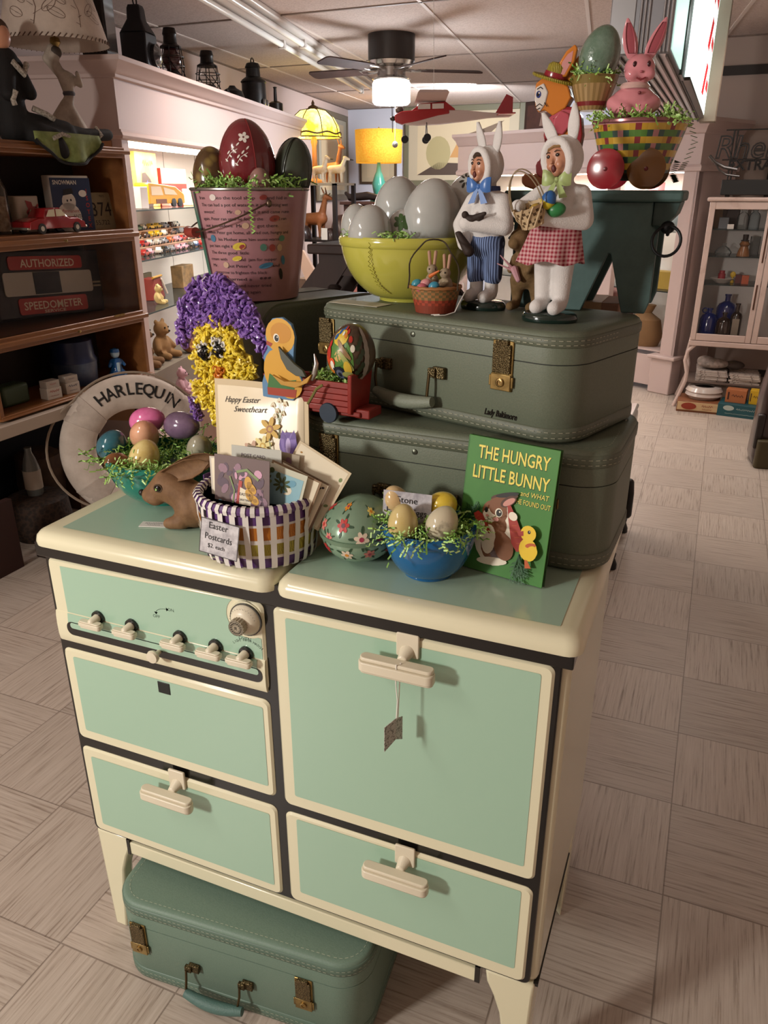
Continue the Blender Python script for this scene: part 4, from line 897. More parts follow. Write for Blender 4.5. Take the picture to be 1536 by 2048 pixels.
tin('head', [(1069, 160), (1082, 150), (1110, 152), (1134, 168), (1142, 190), (1132, 210), (1108, 224), (1090, 212), (1078, 217), (1071, 205), (1068, 182)], -.014, .014, 2); hd = tr.children[-1]
tin('cheek', [(1070, 168), (1086, 160), (1096, 178), (1092, 200), (1082, 216), (1074, 210), (1069, 190)], -.016, .0, 3, hd)
q = MB(); k = [0]
def rpic(mi, poly, y=-.0163): k[0] += 1; q.mi = mi; q.face(rp(poly), lambda a, b: (a, y-.00008*k[0], b))
def rl(pts, w=.0012, y=-.0163): k[0] += 1; q.mi = 6; stroke(q, rp(pts), w, lambda a, b: (a, y-.00008*k[0], b))
rpic(5, ellp(1077, 182, 5, 7)); rpic(6, ellp(1076, 182, 2.5, 4)); rpic(3, ellp(1078, 179, 1.5, 2)); rl([(1072, 206), (1080, 200), (1086, 204)]); rl([(1073, 172), (1080, 168), (1085, 172)]); rl([(1076, 211), (1082, 208)]); rl([(1090, 198), (1096, 206)])
q.build('painted_face', TR, hd, smooth=False)
q = MB()
rpic(1, [(1100, 228), (1122, 212), (1150, 214), (1160, 232), (1150, 240), (1120, 236), (1104, 250)], -.0123); rpic(1, ellp(1128, 238, 20, 24), -.0123); rpic(2, [(1122, 262), (1148, 236), (1152, 258), (1134, 278), (1118, 282)], -.0123)
for P in ([(1110, 230), (1118, 222), (1130, 228), (1126, 238)], [(1112, 246), (1124, 244), (1132, 252), (1142, 244)], [(1118, 258), (1130, 260), (1140, 252)], [(1096, 268), (1098, 300)]): rl(P, .0009, -.0123)
rpic(8, ellp(1099, 243, 2.5, 2.5), -.0123); rpic(9, [(1138, 262), (1150, 258), (1162, 250), (1160, 256), (1146, 268)], -.0123)
q.build('painted_jacket', TR, tr, smooth=False)
tin('arm', [(1112, 228), (1124, 214), (1142, 222), (1146, 244), (1132, 262), (1116, 258), (1110, 244)], -.018, -.012, 1)
for P, y in (([(1108, 150), (1112, 122), (1124, 102), (1140, 90), (1146, 98), (1142, 122), (1128, 150)], -.006), ([(1120, 152), (1130, 128), (1148, 108), (1156, 112), (1152, 134), (1136, 158)], .004)):
    tin('ear', P, y-.004, y+.004, 2, hd); ea = hd.children[-1]
cx, cy = sum(p[0] for p in [(1125, 0)]), 120
q = MB(); q.mi = 0; q.face(rp([(1114, 146), (1118, 122), (1128, 108), (1138, 102), (1136, 122), (1124, 146)]), lambda a, b: (a, -.0104, b)); q.build('inner_ear', [TR[8]], hd, smooth=False)
# straw hat
hat = MB().at(rp([(1103, 150)])[0][:1]+(0,)+rp([(1103, 150)])[0][1:], (R(8), R(16), 0)); hat.lathe([(.034, .001), (.035, -.001), (.0335, -.003), (.018, .000), (.016, .002), (.0145, .016), (.010, .020), (.001, .021)], 30, sy=.75); hat.build('straw_hat', M('a39436', .45, kind='wave', col2='7d6f22', scale=110, bump=.3), tr); ht = tr.children[-1]
hb = MB().at(rp([(1103, 150)])[0][:1]+(0,)+rp([(1103, 150)])[0][1:], (R(8), R(16), 0)); hb.lathe([(.0172, .001), (.0175, .004), (.0168, .008), (.016, .008)], 30, cap=False, sy=.75); hb.build('hat_band', TR[0], ht)
# basket on the rabbit's back
def weave(mb, ring, rows, cols, pal):
    for r in range(rows):
        a, b = ring(r/rows), ring((r+1)/rows); n = len(a)
        for j in range(n):
            mb.mi = pal(r, j); mb.add([a[j], a[(j+1) % n], b[(j+1) % n], b[j]], [(0, 1, 2, 3)])
kb = rp([(1180, 215)])[0]
def kring2(f, n=44): r = .019+.016*f**.8; return [(kb[0]+r*math.cos(2*PI*j/n), .004+r*math.sin(2*PI*j/n), kb[1]+.045*f) for j in range(n)]
mb = MB(); weave(mb, kring2, 8, 44, lambda r, j: 1 if r in (1,) else (2 if r > 5 else (0 if j % 2 else 3))); mb.mi = 3; mb.face(list(reversed(kring2(0)))); mb.face(kring2(.85)); mb.build('back_basket', [M(c, .3, coat=.4) for c in ('a88a5c', '7d2a2a', '7d6a34', '8f7448')], tr)
e2 = egg('glass_egg', 'large green glass egg with raised leaves in the basket on the tin rabbit', (.7885, .434, 1.622), .0305, .076, M('5f7a66', .12, kind='n', col2='7d9484', scale=45, bump=.6, coat=.6, trans=.15), (R(-4), R(14), 0), 'egg')
sp = lambda g: ((.781+g.uniform(-.026, .030), .432+g.uniform(-.026, .02), 1.594+g.uniform(-.006, .008)), (g.uniform(-1, 1), -.6, .1))
shreds('paper_grass', 'green paper grass round the glass egg in the tin rabbit basket', sp, GRASS, 8, 150, .03, .022, w=.002)
# cart with printed basket weave
tcx, tcy, tz0 = .856, .425, ZT+.1745
cart = thing('tin_cart', 'round tin cart printed as a yellow and green basket, behind the bench edge', 'tin toy', (tcx, tcy, tz0))
def cring(f, n=48): r = .047+.021*f; return [(r*math.cos(2*PI*j/n), r*.82*math.sin(2*PI*j/n), .022+.068*f) for j in range(n)]
CW = [M(c, .25, coat=.5) for c in ('b9922e', '4f7a34', '7d2a30', '2f5148', 'b0787a', 'c9a53c')]
def cpal(r, j):
    if r in (0, 15): return 4 if r == 15 else 3
    band = (r-1)//2; first = (j+ (3 if band % 2 else 0)) % 6
    if first == 0: return 2 if band % 2 == 0 else 4
    return (0 if first in (1, 5) else 5) if band % 2 == 0 else (3 if first in (1, 5) else 1)
mb = MB(); weave(mb, cring, 16, 48, cpal); mb.mi = 3; mb.face(list(reversed(cring(0)))); mb.mi = 1; mb.face(cring(.93)); mb.build('basket_body', CW, cart)
mb = MB(); mb.loft([[((.0675+e)*math.cos(2*PI*j/48), (.0675+e)*.82*math.sin(2*PI*j/48), .090+z) for j in range(48)] for e, z in ((0, -.003), (.0018, -.0015), (.0018, .0015), (0, .003), (-.002, .001))]); mb.build('rolled_rim', M('8d5a5c', .25, .4, coat=.4), cart)
MB().at((0, 0, .012)).lathe([(.018, 0), (.044, .010), (.046, .012)], 40, sy=.82).build('base_pan', M('6a4a24', .3, .3), cart)
for x, y in ((-.036, -.046), (.020, -.041), (-.036, .046), (.020, .045)):
    big = x < 0
    MB().at((x, y, .0275), (R(90), 0, R(-8))).lathe([(.001, -.003), (.006, -.003), (.021, -.001), (.0235, -.003), (.027, -.001), (.0272, .002), (.022, .004), (.001, .004)][::1], 40).build('wheel', M('8c2129', .2, coat=.6) if big else M('6d4a22', .25, coat=.5), cart); wl = cart.children[-1]
    MB().at((x, y-.004, .0275), (R(90), 0, R(-8))).lathe([(.003, 0), (.0025, .0015), (.0003, .002)], 12).build('axle_cap', M('5e161c', .3), wl)
sp = lambda g: ((tcx+g.uniform(-.062, .066), tcy+g.uniform(-.05, .035), tz0+.092+g.uniform(-.006, .010)), (g.uniform(-1, 1), -.7, .1))
shreds('paper_grass', 'green paper grass filling the tin basket cart under the pink rabbit', sp, GRASS, 9, 250, .07, .026)
def curl(name, label, pts, mat, w=.0014, amp=.004, n=26):
    mb = MB(); P = [V(p) for p in pts]; q = []
    for i in range(n+1):
        f = i/n*(len(P)-1); k = min(int(f), len(P)-2); p = P[k].lerp(P[k+1], f-k); q.append(p+V((amp*(1 if i % 2 else -1), 0, 0)))
    mb.tube(q, w*.5, 4); o = mb.build(name, mat); tag(o, label, 'paper grass', kind='stuff')
curl('paper_strand', 'long crinkled dark paper strand hanging off the right side of the tin cart', [(.925, .42, 1.530), (.935, .42, 1.505), (.926, .42, 1.478), (.921, .42, 1.468)], M('3a5a2a', .6))
curl('paper_strand', 'short crinkled dark paper strand hanging low behind the tin cart, near the bench end', [(.914, .43, 1.480), (.910, .43, 1.462), (.916, .43, 1.452)], M('26331f', .6), w=.003)
pk = thing('pink_rabbit', 'glossy pink plastic rabbit bust with tall ears sitting in the tin cart', 'figurine', (.843, .425, ZT+.270), R(14)); pk.scale = (1.13, 1.1, 1.03)
PINK = M('d58a92', .12, coat=.8, sss=.1)
mb = MB(); mb.ell((0, 0, .018), (.030, .022, .024)); mb.frust((-.022, -.004, .018), .012, (-.010, -.020, .008), .009); mb.frust((.022, -.004, .018), .012, (.010, -.020, .006), .009); mb.frust((0, 0, .03), .013, (.002, -.002, .044), .012)
mb.ell((.003, -.004, .060), (.0195, .019, .0195)); mb.ell((-.006, -.013, .053), (.010, .010, .009)); mb.ell((.012, -.014, .053), (.010, .009, .009)); mb.build('body', PINK, pk, remesh=.0022, sm=5)
for s_, tx in ((-1, -.020), (1, .026)):
    rg = []
    for i in range(9):
        f = i/8; c = V((.003+s_*.010+(tx-s_*.010)*f, .002, .074+.048*f)); w = .0085*math.sin(PI*(.18+.80*f))+.0008
        rg.append([(c.x+w*math.cos(a), c.y+(.0035*math.sin(a) if math.sin(a) > 0 else .0012*math.sin(a)), c.z) for a in [2*PI*j/14 for j in range(14)]])
    MB().loft(rg).build('ear', PINK, pk, angle=80); er = pk.children[-1]
    rg = [[(x*.62+sum(p[0] for p in r)/14*.38, y-.0016 if y < .002 else y-.004, z) for x, y, z in r] for r in rg[1:-1]]; MB().loft(rg).build('inner_ear', M('a4525c', .2, coat=.5), er)
for s_ in (-1, 1): MB().ell((.003+s_*.0085, -.0205, .0645), (.0023, .0015, .0036)).build('eye', M('3a1518', .2), pk)
MB().tube([(-.002, -.0225, .048), (.003, -.0235, .045), (.009, -.0225, .048)], .0011, 6).build('mouth', M('7d2a30', .4), pk); MB().ell((.003, -.0232, .055), (.0022, .0018, .0016)).build('nose', M('b0606a', .3), pk)
MB().lathe([(.0165, .0365), (.019, .040), (.0155, .044)], 26, cap=False).build('collar', M('d9b8b0', .15, coat=.6), pk); MB().ell((.004, -.0205, .030), .0022).build('button', M('7d3a40', .3), pk)
# ================================================================== pink story pail with decorated eggs
pc_, PZ = (.210, .398), 1.2586
pl_ = thing('tin_pail', 'pink tin pail printed with a children\'s story, on the standing suitcase', 'pail', pc_+(PZ,))
def pr(z): return .077+.0255*z/.184
mb = MB(); mb.lathe([(0, .0), (.072, 0), (.077, .002), (pr(.09), .09), (.1025, .182), (.0995, .182), (.074, .006), (0, .006)], 64); mb.build('pail_body', M('a97b80', .35, .15, coat=.3, kind='n', col2='9a6c72', scale=8), pl_, angle=60)
mb = MB(); mb.loft([[((.1025+e)*math.cos(2*PI*j/64), (.1025+e)*math.sin(2*PI*j/64), .184+z) for j in range(64)] for e, z in ((0, -.003), (.0022, -.001), (.0022, .001), (0, .0025), (-.002, .001))]); mb.build('rolled_rim', M('8f8a84', .3, .8), pl_)
def pm(a0, off): return lambda x, y: ((pr(y)+off)*math.cos(R(a0)+x/.092), (pr(y)+off)*math.sin(R(a0)+x/.092), y)
q = MB(); f = pm(-64, .0006)
for x0, x1, mi in ((-.098, -.093, 2), (-.118, -.099, 3), (-.140, -.119, 4)):
    q.mi = mi
    for k in range(8): z0, z1 = .004+.022*k, .004+.022*(k+1); q.face([(x0, z0), (x1, z0), (x1, z1), (x0, z1)], f)
q.mi = 0; f = pm(-64, .0007); LN = ['Iran       into the tool shop       and hid in', 'The can had a pot of water in it and getting wet', 'sneeze!          Mr.       heard it and came runn', 'again. Peter ran until he found the        and ran', 'out just before  Mr.        got there.', 'When Peter got home, all tired out, hungry and', 'and       his Mother gave him some warm', 'put him right to', 'The three good  little', 'cream with         and  jam for supper', 'Mr.        put Peter\'s              and', 'scarecrow to frighten the black', '         Peter learned a', '       good lesson and never tried', '    to steal anything again']
for i, s_ in enumerate(LN):
    z = .168-i*.0109; w = min(.150, .0035*len(s_)); 
    vs, fs = txt(s_, .0072, align='LEFT', width=w); q.add([f(a-.082+.0025*(i % 3), b+z) for a, b in vs], fs)
for x, z, mi, rx, ry in ((-.052, .171, 6, .006, .005), (.028, .171, 5, .006, .004), (-.012, .148, 7, .005, .004), (.046, .138, 5, .009, .005), (-.002, .127, 7, .006, .005), (-.066, .106, 8, .006, .006), (.060, .106, 9, .006, .005), (-.016, .094, 10, .012, .006), (-.010, .093, 5, .006, .004), (.026, .092, 9, .006, .006), (.042, .091, 5, .006, .006), (.056, .091, 7, .005, .006), (-.022, .074, 10, .0095, .004), (-.046, .063, 7, .006, .005), (.030, .062, 8, .014, .0045), (.064, .070, 8, .004, .008), (.060, .047, 0, .004, .010), (-.050, .041, 5, .005, .004), (.020, .041, 2, .003, .002), (.028, .041, 2, .003, .002), (.036, .041, 2, .003, .002)):
    q.mi = mi; q.face(ellp(x, z, rx, ry, .2, 12), pm(-64, .0009))
q.build('printed_story', [M(c, .4) for c in ('2a1f22', '8a5a60', '4a3036', '3f6a5a', '3a7a86', '8e3a34', 'cfc4bc', 'b99a80', '3f6f8a', '4f7a6a', 'c9b23c')], pl_, smooth=False)
pts = [((.106+.006*math.sin(PI*i/24))*math.cos(R(-42-180*i/24)), (.106+.006*math.sin(PI*i/24))*math.sin(R(-42-180*i/24)), .164-.050*math.sin(PI*i/24)) for i in range(25)]
MB().tube(pts, .0014, 6).build('bail_handle', M('5a4a3c', .35, .8), pl_); bh = pl_.children[-1]
MB().tube(pts[10:15], .0085, 12).build('wooden_grip', M('8a3026', .4, coat=.4), bh)
for a in (-42, 138): MB().at(((.1045)*math.cos(R(a)), .1045*math.sin(R(a)), .162)).ell((0, 0, 0), (.005, .005, .006)).build('bail_ear', M('6a5a4c', .35, .8), pl_)
de = thing('decorated_egg', 'large burgundy lacquer egg with white painted flowers, tallest in the pink pail', 'decorated egg', (.214, .388, 1.483), (R(4), 0, R(0)))
e1 = MB(); e1.T = Mx.Translation((0, 0, -.068)); e1.egg(.052, .138); e1.build('shell', M('6d1b24', .1, coat=1), de)
def bem(a0, t0, off=.0007):
    def g(x, y):
        an = PI*(t0+y/.2); r = .052*math.sin(an)*(1-.16*(1-math.cos(an))*.5+.02)+off; a = R(a0)+x/max(r, .01); return (r*math.cos(a), r*math.sin(a), .138*(.5-.5*math.cos(an))-.068)
    return g
q = MB()
for k in range(5):
    a = k*2*PI/5; q.face(ellp(.0055*math.cos(a), .0055*math.sin(a), .0042, .003, a, 8), bem(-62, .70))
for a0, t0 in ((-92, .58), (-70, .55)):
    g0 = bem(a0, t0); stroke(q, [(-.010, -.012), (0, 0), (.012, .006)], .0008, g0)
    for k in range(6): q.face(ellp(-.008+.004*k, -.006+.003*k+(.004 if k % 2 else -.004), .0035, .0014, .8 if k % 2 else -.6, 8), g0)
for a0 in (-95, -75, -55, -38):
    for k in range(8): a = k*PI/4; stroke(q, [(0, 0), (.007*math.cos(a), .007*math.sin(a))], .0009, bem(a0, .36))
q.build('painted_flowers', M('d8cfc6', .4), de, smooth=False)
MB().tube([bem(-42, .18+.05*i, .001)(0, 0) for i in range(16)], .0016, 6).build('gilt_seam', M('7a2a2c', .25, .3), de)
egg('decorated_egg', 'gold and brown painted egg with figures, left in the pink pail', (.152, .372, 1.462), .036, .098, M('8f7a3c', .2, kind='vor', col2='4a3418', scale=55, coat=.7, amt=(.1, .6)), (0, R(-4), 0), 'decorated egg')
g = thing('decorated_egg', 'dark olive egg tied with string, behind the burgundy egg in the pink pail', 'decorated egg', (.278, .432, 1.470), (0, R(10), 0))
m = MB(); m.T = Mx.Translation((0, 0, -.05)); m.egg(.036, .104); m.build('shell', M('3c4438', .3, coat=.3), g)
for an in (0, PI/2): MB().tube([(.0368*math.sin(t)*math.cos(an), .0368*math.sin(t)*math.sin(an), .0525*math.cos(t)+.002) for t in [2*PI*i/32 for i in range(32)]], .0011, 6, closed=True).build('string_tie', M('2a2c28', .6), g)
egg('decorated_egg', 'small maroon spotted egg in front of the burgundy egg in the pail', (.258, .352, 1.452), .020, .05, M('5a2026', .2, kind='vor', col2='8d6a62', scale=90, coat=.6, amt=(.02, .2)), (R(20), R(15), 0), 'decorated egg')
sp = lambda g: ((pc_[0]+g.choice((1, 1, .9))*.092*math.cos(a0)*g.uniform(.5, 1.08), pc_[1]+.092*math.sin(a0)*g.uniform(.5, 1.08), PZ+.188+g.uniform(-.006, .014)) if (a0 := g.uniform(-3.6, .6)) else 0, (math.cos(a0), math.sin(a0), -.1))
shreds('paper_grass', 'green paper grass hanging over the rim of the pink pail', sp, GRASS, 11, 360, .1, .030)
curl('paper_strand', 'long green paper strand hanging down the front of the pink pail', [(.268, .303, 1.450), (.270, .297, 1.42), (.274, .297, 1.375)], GRASS[0], w=.004, amp=.003)
# ================================================================== yellow bowl of white glass eggs
yc = (.505, .412)
bowl('mixing_bowl', 'large yellow glass mixing bowl full of white glass eggs, on the top suitcase', yc+(ZT+.0005,), .115, .100, .050, M('bab650', .14, coat=.5), lip=.004)
WG = M('b9bab6', .12, coat=.7, kind='n', col2='aeb0ac', scale=12, sss=.1)
for lab, p, r, h, rt in (('large plain white glass egg on the right in the yellow bowl', (.548, .402, 1.398), .052, .122, (R(-3), R(6), 0)), ('large white glass egg at the back left of the yellow bowl', (.470, .455, 1.404), .048, .118, (0, R(-2), 0)), ('medium plain white glass egg at the front left of the yellow bowl', (.463, .345, 1.378), .038, .084, (R(-5), R(4), 0)), ('small white glass egg with worn decoration, leftmost in the yellow bowl', (.418, .395, 1.384), .030, .072, (0, R(-8), 0))):
    egg('milk_glass_egg', lab, p, r, h, WG, rt, group='white glass eggs in the yellow bowl')
def deco_egg(label, loc, r, h, rot, fnc):
    t = thing('milk_glass_egg', label, 'egg', loc, rot, 'white glass eggs in the yellow bowl'); m = MB(); m.T = Mx.Translation((0, 0, -h/2)); m.egg(r, h); m.build('shell', WG, t)
    def em(a0, t0, off=.0007):
        def g(x, y):
            an = PI*(t0+y/(h*1.4)); rr = r*math.sin(an)*(1-.16*(1-math.cos(an))*.5+.02)+off; a = R(a0)+x/max(rr, .008); return (rr*math.cos(a), rr*math.sin(a), h*(.5-.5*math.cos(an))-h/2+off)
        return g
    q = MB(); fnc(q, em); q.build('painted_decoration', [M('2e2c22', .5), M('3f5a30', .5)], t, smooth=False)
def d1(q, em):
    f = em(-62, .70); text(q, 'ER', f, .024, .006, -.004, bold=.02)
    for k in range(12): q.mi = 0; a = k*1.1; q.face(ellp(.022+.012*math.cos(a), -.012+.008*math.sin(a), .005, .0025, a, 8), f)
    for k in range(8): a = k*.9; q.face(ellp(-.026+.008*math.cos(a), .0+.010*math.sin(a), .005, .002, a, 8), f)
deco_egg('white glass egg with black letters, behind the boy doll in the yellow bowl', (.592, .462, 1.418), .046, .105, (R(-12), R(14), 0), d1)
def d2(q, em):
    f = em(-75, .68); q.mi = 1
    for k in range(7): a = k*.9; q.face(ellp(.008*math.cos(a), .008*math.sin(a), .007, .004, a, 8), f)
deco_egg('white glass egg with a green leaf, in the middle of the yellow bowl', (.505, .385, 1.372), .034, .082, (0, 0, 0), d2)
sp = lambda g: ((yc[0]+.105*math.cos(a0)*g.uniform(.75, 1.02), yc[1]+.105*math.sin(a0)*g.uniform(.75, 1.02), ZT+.102+g.uniform(-.004, .010)) if (a0 := g.choice((g.uniform(-2.9, -2.3), g.uniform(-1.7, -1.2)))) else 0, (math.cos(a0), math.sin(a0), .0))
shreds('paper_grass', 'tufts of green paper grass at the rim of the yellow bowl', sp, GRASS, 12, 90, .1, .024, w=.002)
curl('paper_strand', 'thin yellow crinkled strand hanging down the front of the yellow bowl', [(.483, .296, 1.365), (.480, .300, 1.33), (.487, .317, 1.30), (.50, .33, 1.285)], M('a3a03a', .6), w=.0018, amp=.002, n=30)
pp = thing('paper_card', 'printed white paper lying flat on the top suitcase beside the yellow bowl', 'paper', (.452, .328, ZT+.0003), R(-14)); MB().box(-.05, -.022, 0, .05, .02, .0006).build('sheet', M('b9b4a4', .7), pp)
q = MB()
for k in range(4): stroke(q, [(-.04, .012-.008*k), (.035, .012-.008*k)], .0016, lambda a, b: (a, b, .0009))
q.build('printed_lines', M('6f6a5e', .7), pp, smooth=False)
# ================================================================== mini basket of rabbits
mbk = (.596, .287, ZT+.0004)
t = thing('mini_basket', 'tiny wicker basket with an arched handle holding two rabbits, before the yellow bowl', 'basket', mbk)
def mring(f, n=40): r = .030+.008*f; return [(r*math.cos(2*PI*j/n), r*math.sin(2*PI*j/n), .036*f) for j in range(n)]
WK = [M(c, .6) for c in ('8a5a34', '7d3420', '6a5a34', '9a6a3c', 'a0402a')]
mb = MB(); weave(mb, mring, 9, 40, lambda r, j: (1 if r < 3 else (4 if r < 5 else 2)) if (r+j) % 2 else (3 if r > 4 else 1)); mb.mi = 0; mb.face(list(reversed(mring(0)))); mb.face(mring(.8)); mb.build('woven_wall', WK, t)
MB().tube([(.0385*math.cos(a), .0385*math.sin(a), .037+.0008*(i % 2)) for i, a in enumerate([2*PI*i/40 for i in range(40)])], .0026, 6, closed=True).build('rim', WK[3], t)
MB().tube([(-.0405*math.cos(PI*i/24)*(1+.1*math.sin(PI*i/24)), -.012+.006*math.sin(i), .034+.072*math.sin(PI*i/24)) for i in range(25)], .0012, 6).build('arched_handle', M('3a3020', .6), t)
def minirab(label, loc, rz):
    r_ = thing('rabbit_figurine', label, 'figurine', loc, rz, 'rabbits in the mini basket'); FUR = M('a3947c', .8, kind='n', col2='8a7a62', scale=150, bump=.3)
    mb = MB(); mb.ell((0, 0, .012), (.0105, .010, .014)); mb.ell((0, -.003, .030), (.0085, .0095, .008)); mb.frust((-.006, -.006, .018), .0035, (-.002, -.013, .013), .003); mb.frust((.006, -.006, .018), .0035, (.002, -.013, .013), .003); mb.build('body', FUR, r_, remesh=.0012, sm=3)
    for s_ in (-1, 1):
        MB().frust((s_*.003, .0, .035), .0022, (s_*.005, .001, .055), .0026, 8).build('ear', M('b08a74', .8), r_); MB().ell((s_*.0045, -.0105, .0315), .0013).build('eye', M('1a1410', .2), r_)
minirab('small tan rabbit holding a carrot, on the left in the mini basket', (.589, .290, ZT+.032), R(20)); minirab('small cream rabbit, on the right in the mini basket', (.613, .286, ZT+.028), R(-15))
o = MB().frust((.592, .274, ZT+.054), .0032, (.606, .272, ZT+.062), .0012, 8).build('carrot', M('c9682c', .5)); tag(o, 'tiny orange carrot held between the two rabbits in the mini basket', 'carrot')
for lab, p, c in (('tiny turquoise egg at the left of the mini basket', (.571, .272, ZT+.042), '3f8a9a'), ('tiny pink egg in the middle of the mini basket', (.588, .264, ZT+.044), 'c98a8a'), ('tiny blue speckled egg at the front right of the mini basket', (.603, .259, ZT+.041), '3a86a0'), ('tiny rose egg beneath the pink one in the mini basket', (.584, .258, ZT+.038), 'b8606a')): egg('tiny_egg', lab, p, .0075, .017, M(c, .3), (0, R(60), 0), group='eggs in the mini basket')
o = MB().tube([(.640, .286, 1.312), (.644, .288, 1.300), (.640, .27, 1.285), (.636, .262, 1.272), (.625, .248, 1.2685), (.612, .240, 1.2685), (.604, .246, 1.2685), (.616, .25, 1.2688)], .0008, 5).build('white_string', WHITE); tag(o, 'loose white string trailing from the mini basket onto the suitcase', 'string')
# ================================================================== costumed dolls
def stripes(c1, c2, sc, both=False, duty=.5):
    m = bpy.data.materials.new('woven_stripes'); m.use_nodes = True; nt = m.node_tree; N = nt.nodes; L = nt.links; b = N['Principled BSDF']; b.inputs['Roughness'].default_value = .85
    tc = N.new('ShaderNodeTexCoord'); sp = N.new('ShaderNodeSeparateXYZ'); L.new(tc.outputs['Object'], sp.inputs[0]); out = []
    for ax in ((0, 2) if both else (0,)):
        a = N.new('ShaderNodeMath'); a.operation = 'MULTIPLY'; a.inputs[1].default_value = sc; L.new(sp.outputs[ax], a.inputs[0])
        f = N.new('ShaderNodeMath'); f.operation = 'FRACT'; L.new(a.outputs[0], f.inputs[0]); g = N.new('ShaderNodeMath'); g.operation = 'LESS_THAN'; g.inputs[1].default_value = duty; L.new(f.outputs[0], g.inputs[0]); out.append(g.outputs[0])
    fac = out[0]
    if both:
        s_ = N.new('ShaderNodeMath'); s_.operation = 'ADD'; L.new(out[0], s_.inputs[0]); L.new(out[1], s_.inputs[1]); h = N.new('ShaderNodeMath'); h.operation = 'MULTIPLY'; h.inputs[1].default_value = .5; L.new(s_.outputs[0], h.inputs[0]); fac = h.outputs[0]
    x = N.new('ShaderNodeMix'); x.data_type = 'RGBA'; L.new(fac, x.inputs[0]); x.inputs[6].default_value = lin(c1)+(1,); x.inputs[7].default_value = lin(c2)+(1,); L.new(x.outputs[2], b.inputs['Base Color']); return m
FELT = M('d9d5d2', .95, kind='n', bump=.35, scale=500, sheen=.4); SKIN = M('b98468', .35, sss=.15); LIP = M('5a2420', .5); HAIR = M('3a2a1c', .8)
def doll_head(t, c, tilt, hair=None, s=1):
    """hooded head: ears, glossy moulded face with open singing mouth"""
    T = Mx.Translation(c) @ Euler(tilt).to_matrix().to_4x4() @ Mx.Scale(s, 4)
    f = MB(); f.T = T; f.ell((0, -.0145, .000), (.0158, .0120, .0200), 24, 16); f.ell((-.006, -.0225, -.006), (.006, .005, .006)); f.ell((.006, -.0225, -.006), (.006, .005, .006)); f.frust((0, -.0265, .003), .0015, (0, -.0295, -.002), .0024, 8); f.ell((0, -.0225, -.0145), (.006, .005, .005)); f.build('face', SKIN, t, remesh=.0014, sm=3); fc = t.children[-1]
    for s_ in (-1, 1):
        e = MB(); e.T = T; e.ell((s_*.0065, -.0252, .0052), (.0026, .0016, .0021)); e.build('eye', M('1c1512', .15, coat=.6), fc)
        b_ = MB(); b_.T = T; b_.tube([(s_*.0035, -.0260, .0092), (s_*.0065, -.0256, .0105), (s_*.0098, -.0240, .0092)], .0006, 5); b_.build('eyebrow', HAIR, fc)
    m = MB(); m.T = T; m.ell((0, -.0268, -.0095), (.0031, .0022, .0046)); m.build('mouth', LIP, fc)
    if hair:
        h = MB(); h.T = T; h.ell((.001, -.0165, .0165), (.010, .0085, .0048)); h.ell((-.004, -.0215, .0135), (.005, .003, .004)); h.build('hair', hair, t)
    for s_ in (-1, 1):
        rg = []
        for i in range(9):
            q = i/8; w = (.0078*math.sin(PI*(.2+.76*q))+.0009); cc = V((s_*(.013+.010*q), .002-.003*q, .018+.040*q)); rg.append([T @ V((cc.x+w*math.cos(a), cc.y+.0028*math.sin(a), cc.z)) for a in [2*PI*j/12 for j in range(12)]])
        m = MB(); m.loft([[tuple(p) for p in r] for r in rg]); m.build('hood_ear', FELT, t, angle=80)
    return T
def hood(mb, c, tilt, s=1):
    T = Mx.Translation(c) @ Euler(tilt).to_matrix().to_4x4() @ Mx.Scale(s, 4); o = mb.T; mb.T = T
    mb.ell((0, 0, .001), (.0245, .0215, .0268)); k = 20
    mb.tube([(.0185*math.cos(2*PI*i/k), -.0165-.0015*math.sin(2*PI*i/k), .0225*math.sin(2*PI*i/k)) for i in range(k)], .0058, 8, closed=True); mb.T = o
def base_disc(t, r): MB().lathe([(.001, 0), (r, 0), (r+.0012, .002), (r+.0012, .006), (r-.001, .0105), (r-.005, .0125), (.001, .0128)], 40, sy=.72).build('stand_base', M('12251f', .12, coat=.8), t)
def bow(t, c, mat, s=1):
    for s_ in (-1, 1):
        mb = MB(); rg = []
        for i in range(7):
            q = i/6; w = (.003+.0075*math.sin(PI*min(1, q*1.0)*.62))*s; rg.append([(c[0]+s_*(.001+.019*q)*s, c[1]-(.004+.003*math.sin(PI*q))*s+.0016*math.sin(a)*s, c[2]+.003*q*s+w*math.cos(a)) for a in [2*PI*j/10 for j in range(10)]])
        mb.loft(rg); mb.build('bow_loop', mat, t, angle=60)
        mb = MB(); mb.loft([[(c[0]+s_*(.001+.010*q)*s-w, c[1]-.006*s, c[2]-.024*q*s), (c[0]+s_*(.001+.010*q)*s+w, c[1]-.006*s, c[2]-.022*q*s), (c[0]+s_*(.001+.010*q)*s+w, c[1]-.0048*s, c[2]-.022*q*s), (c[0]+s_*(.001+.010*q)*s-w, c[1]-.0048*s, c[2]-.024*q*s)] for q in (0, .5, 1) for w in ((.0025+.003*q)*s,)]); mb.build('bow_tail', mat, t)
    MB().ell((c[0], c[1]-.005*s, c[2]), (.0035*s, .003*s, .004*s)).build('bow_knot', mat, t)
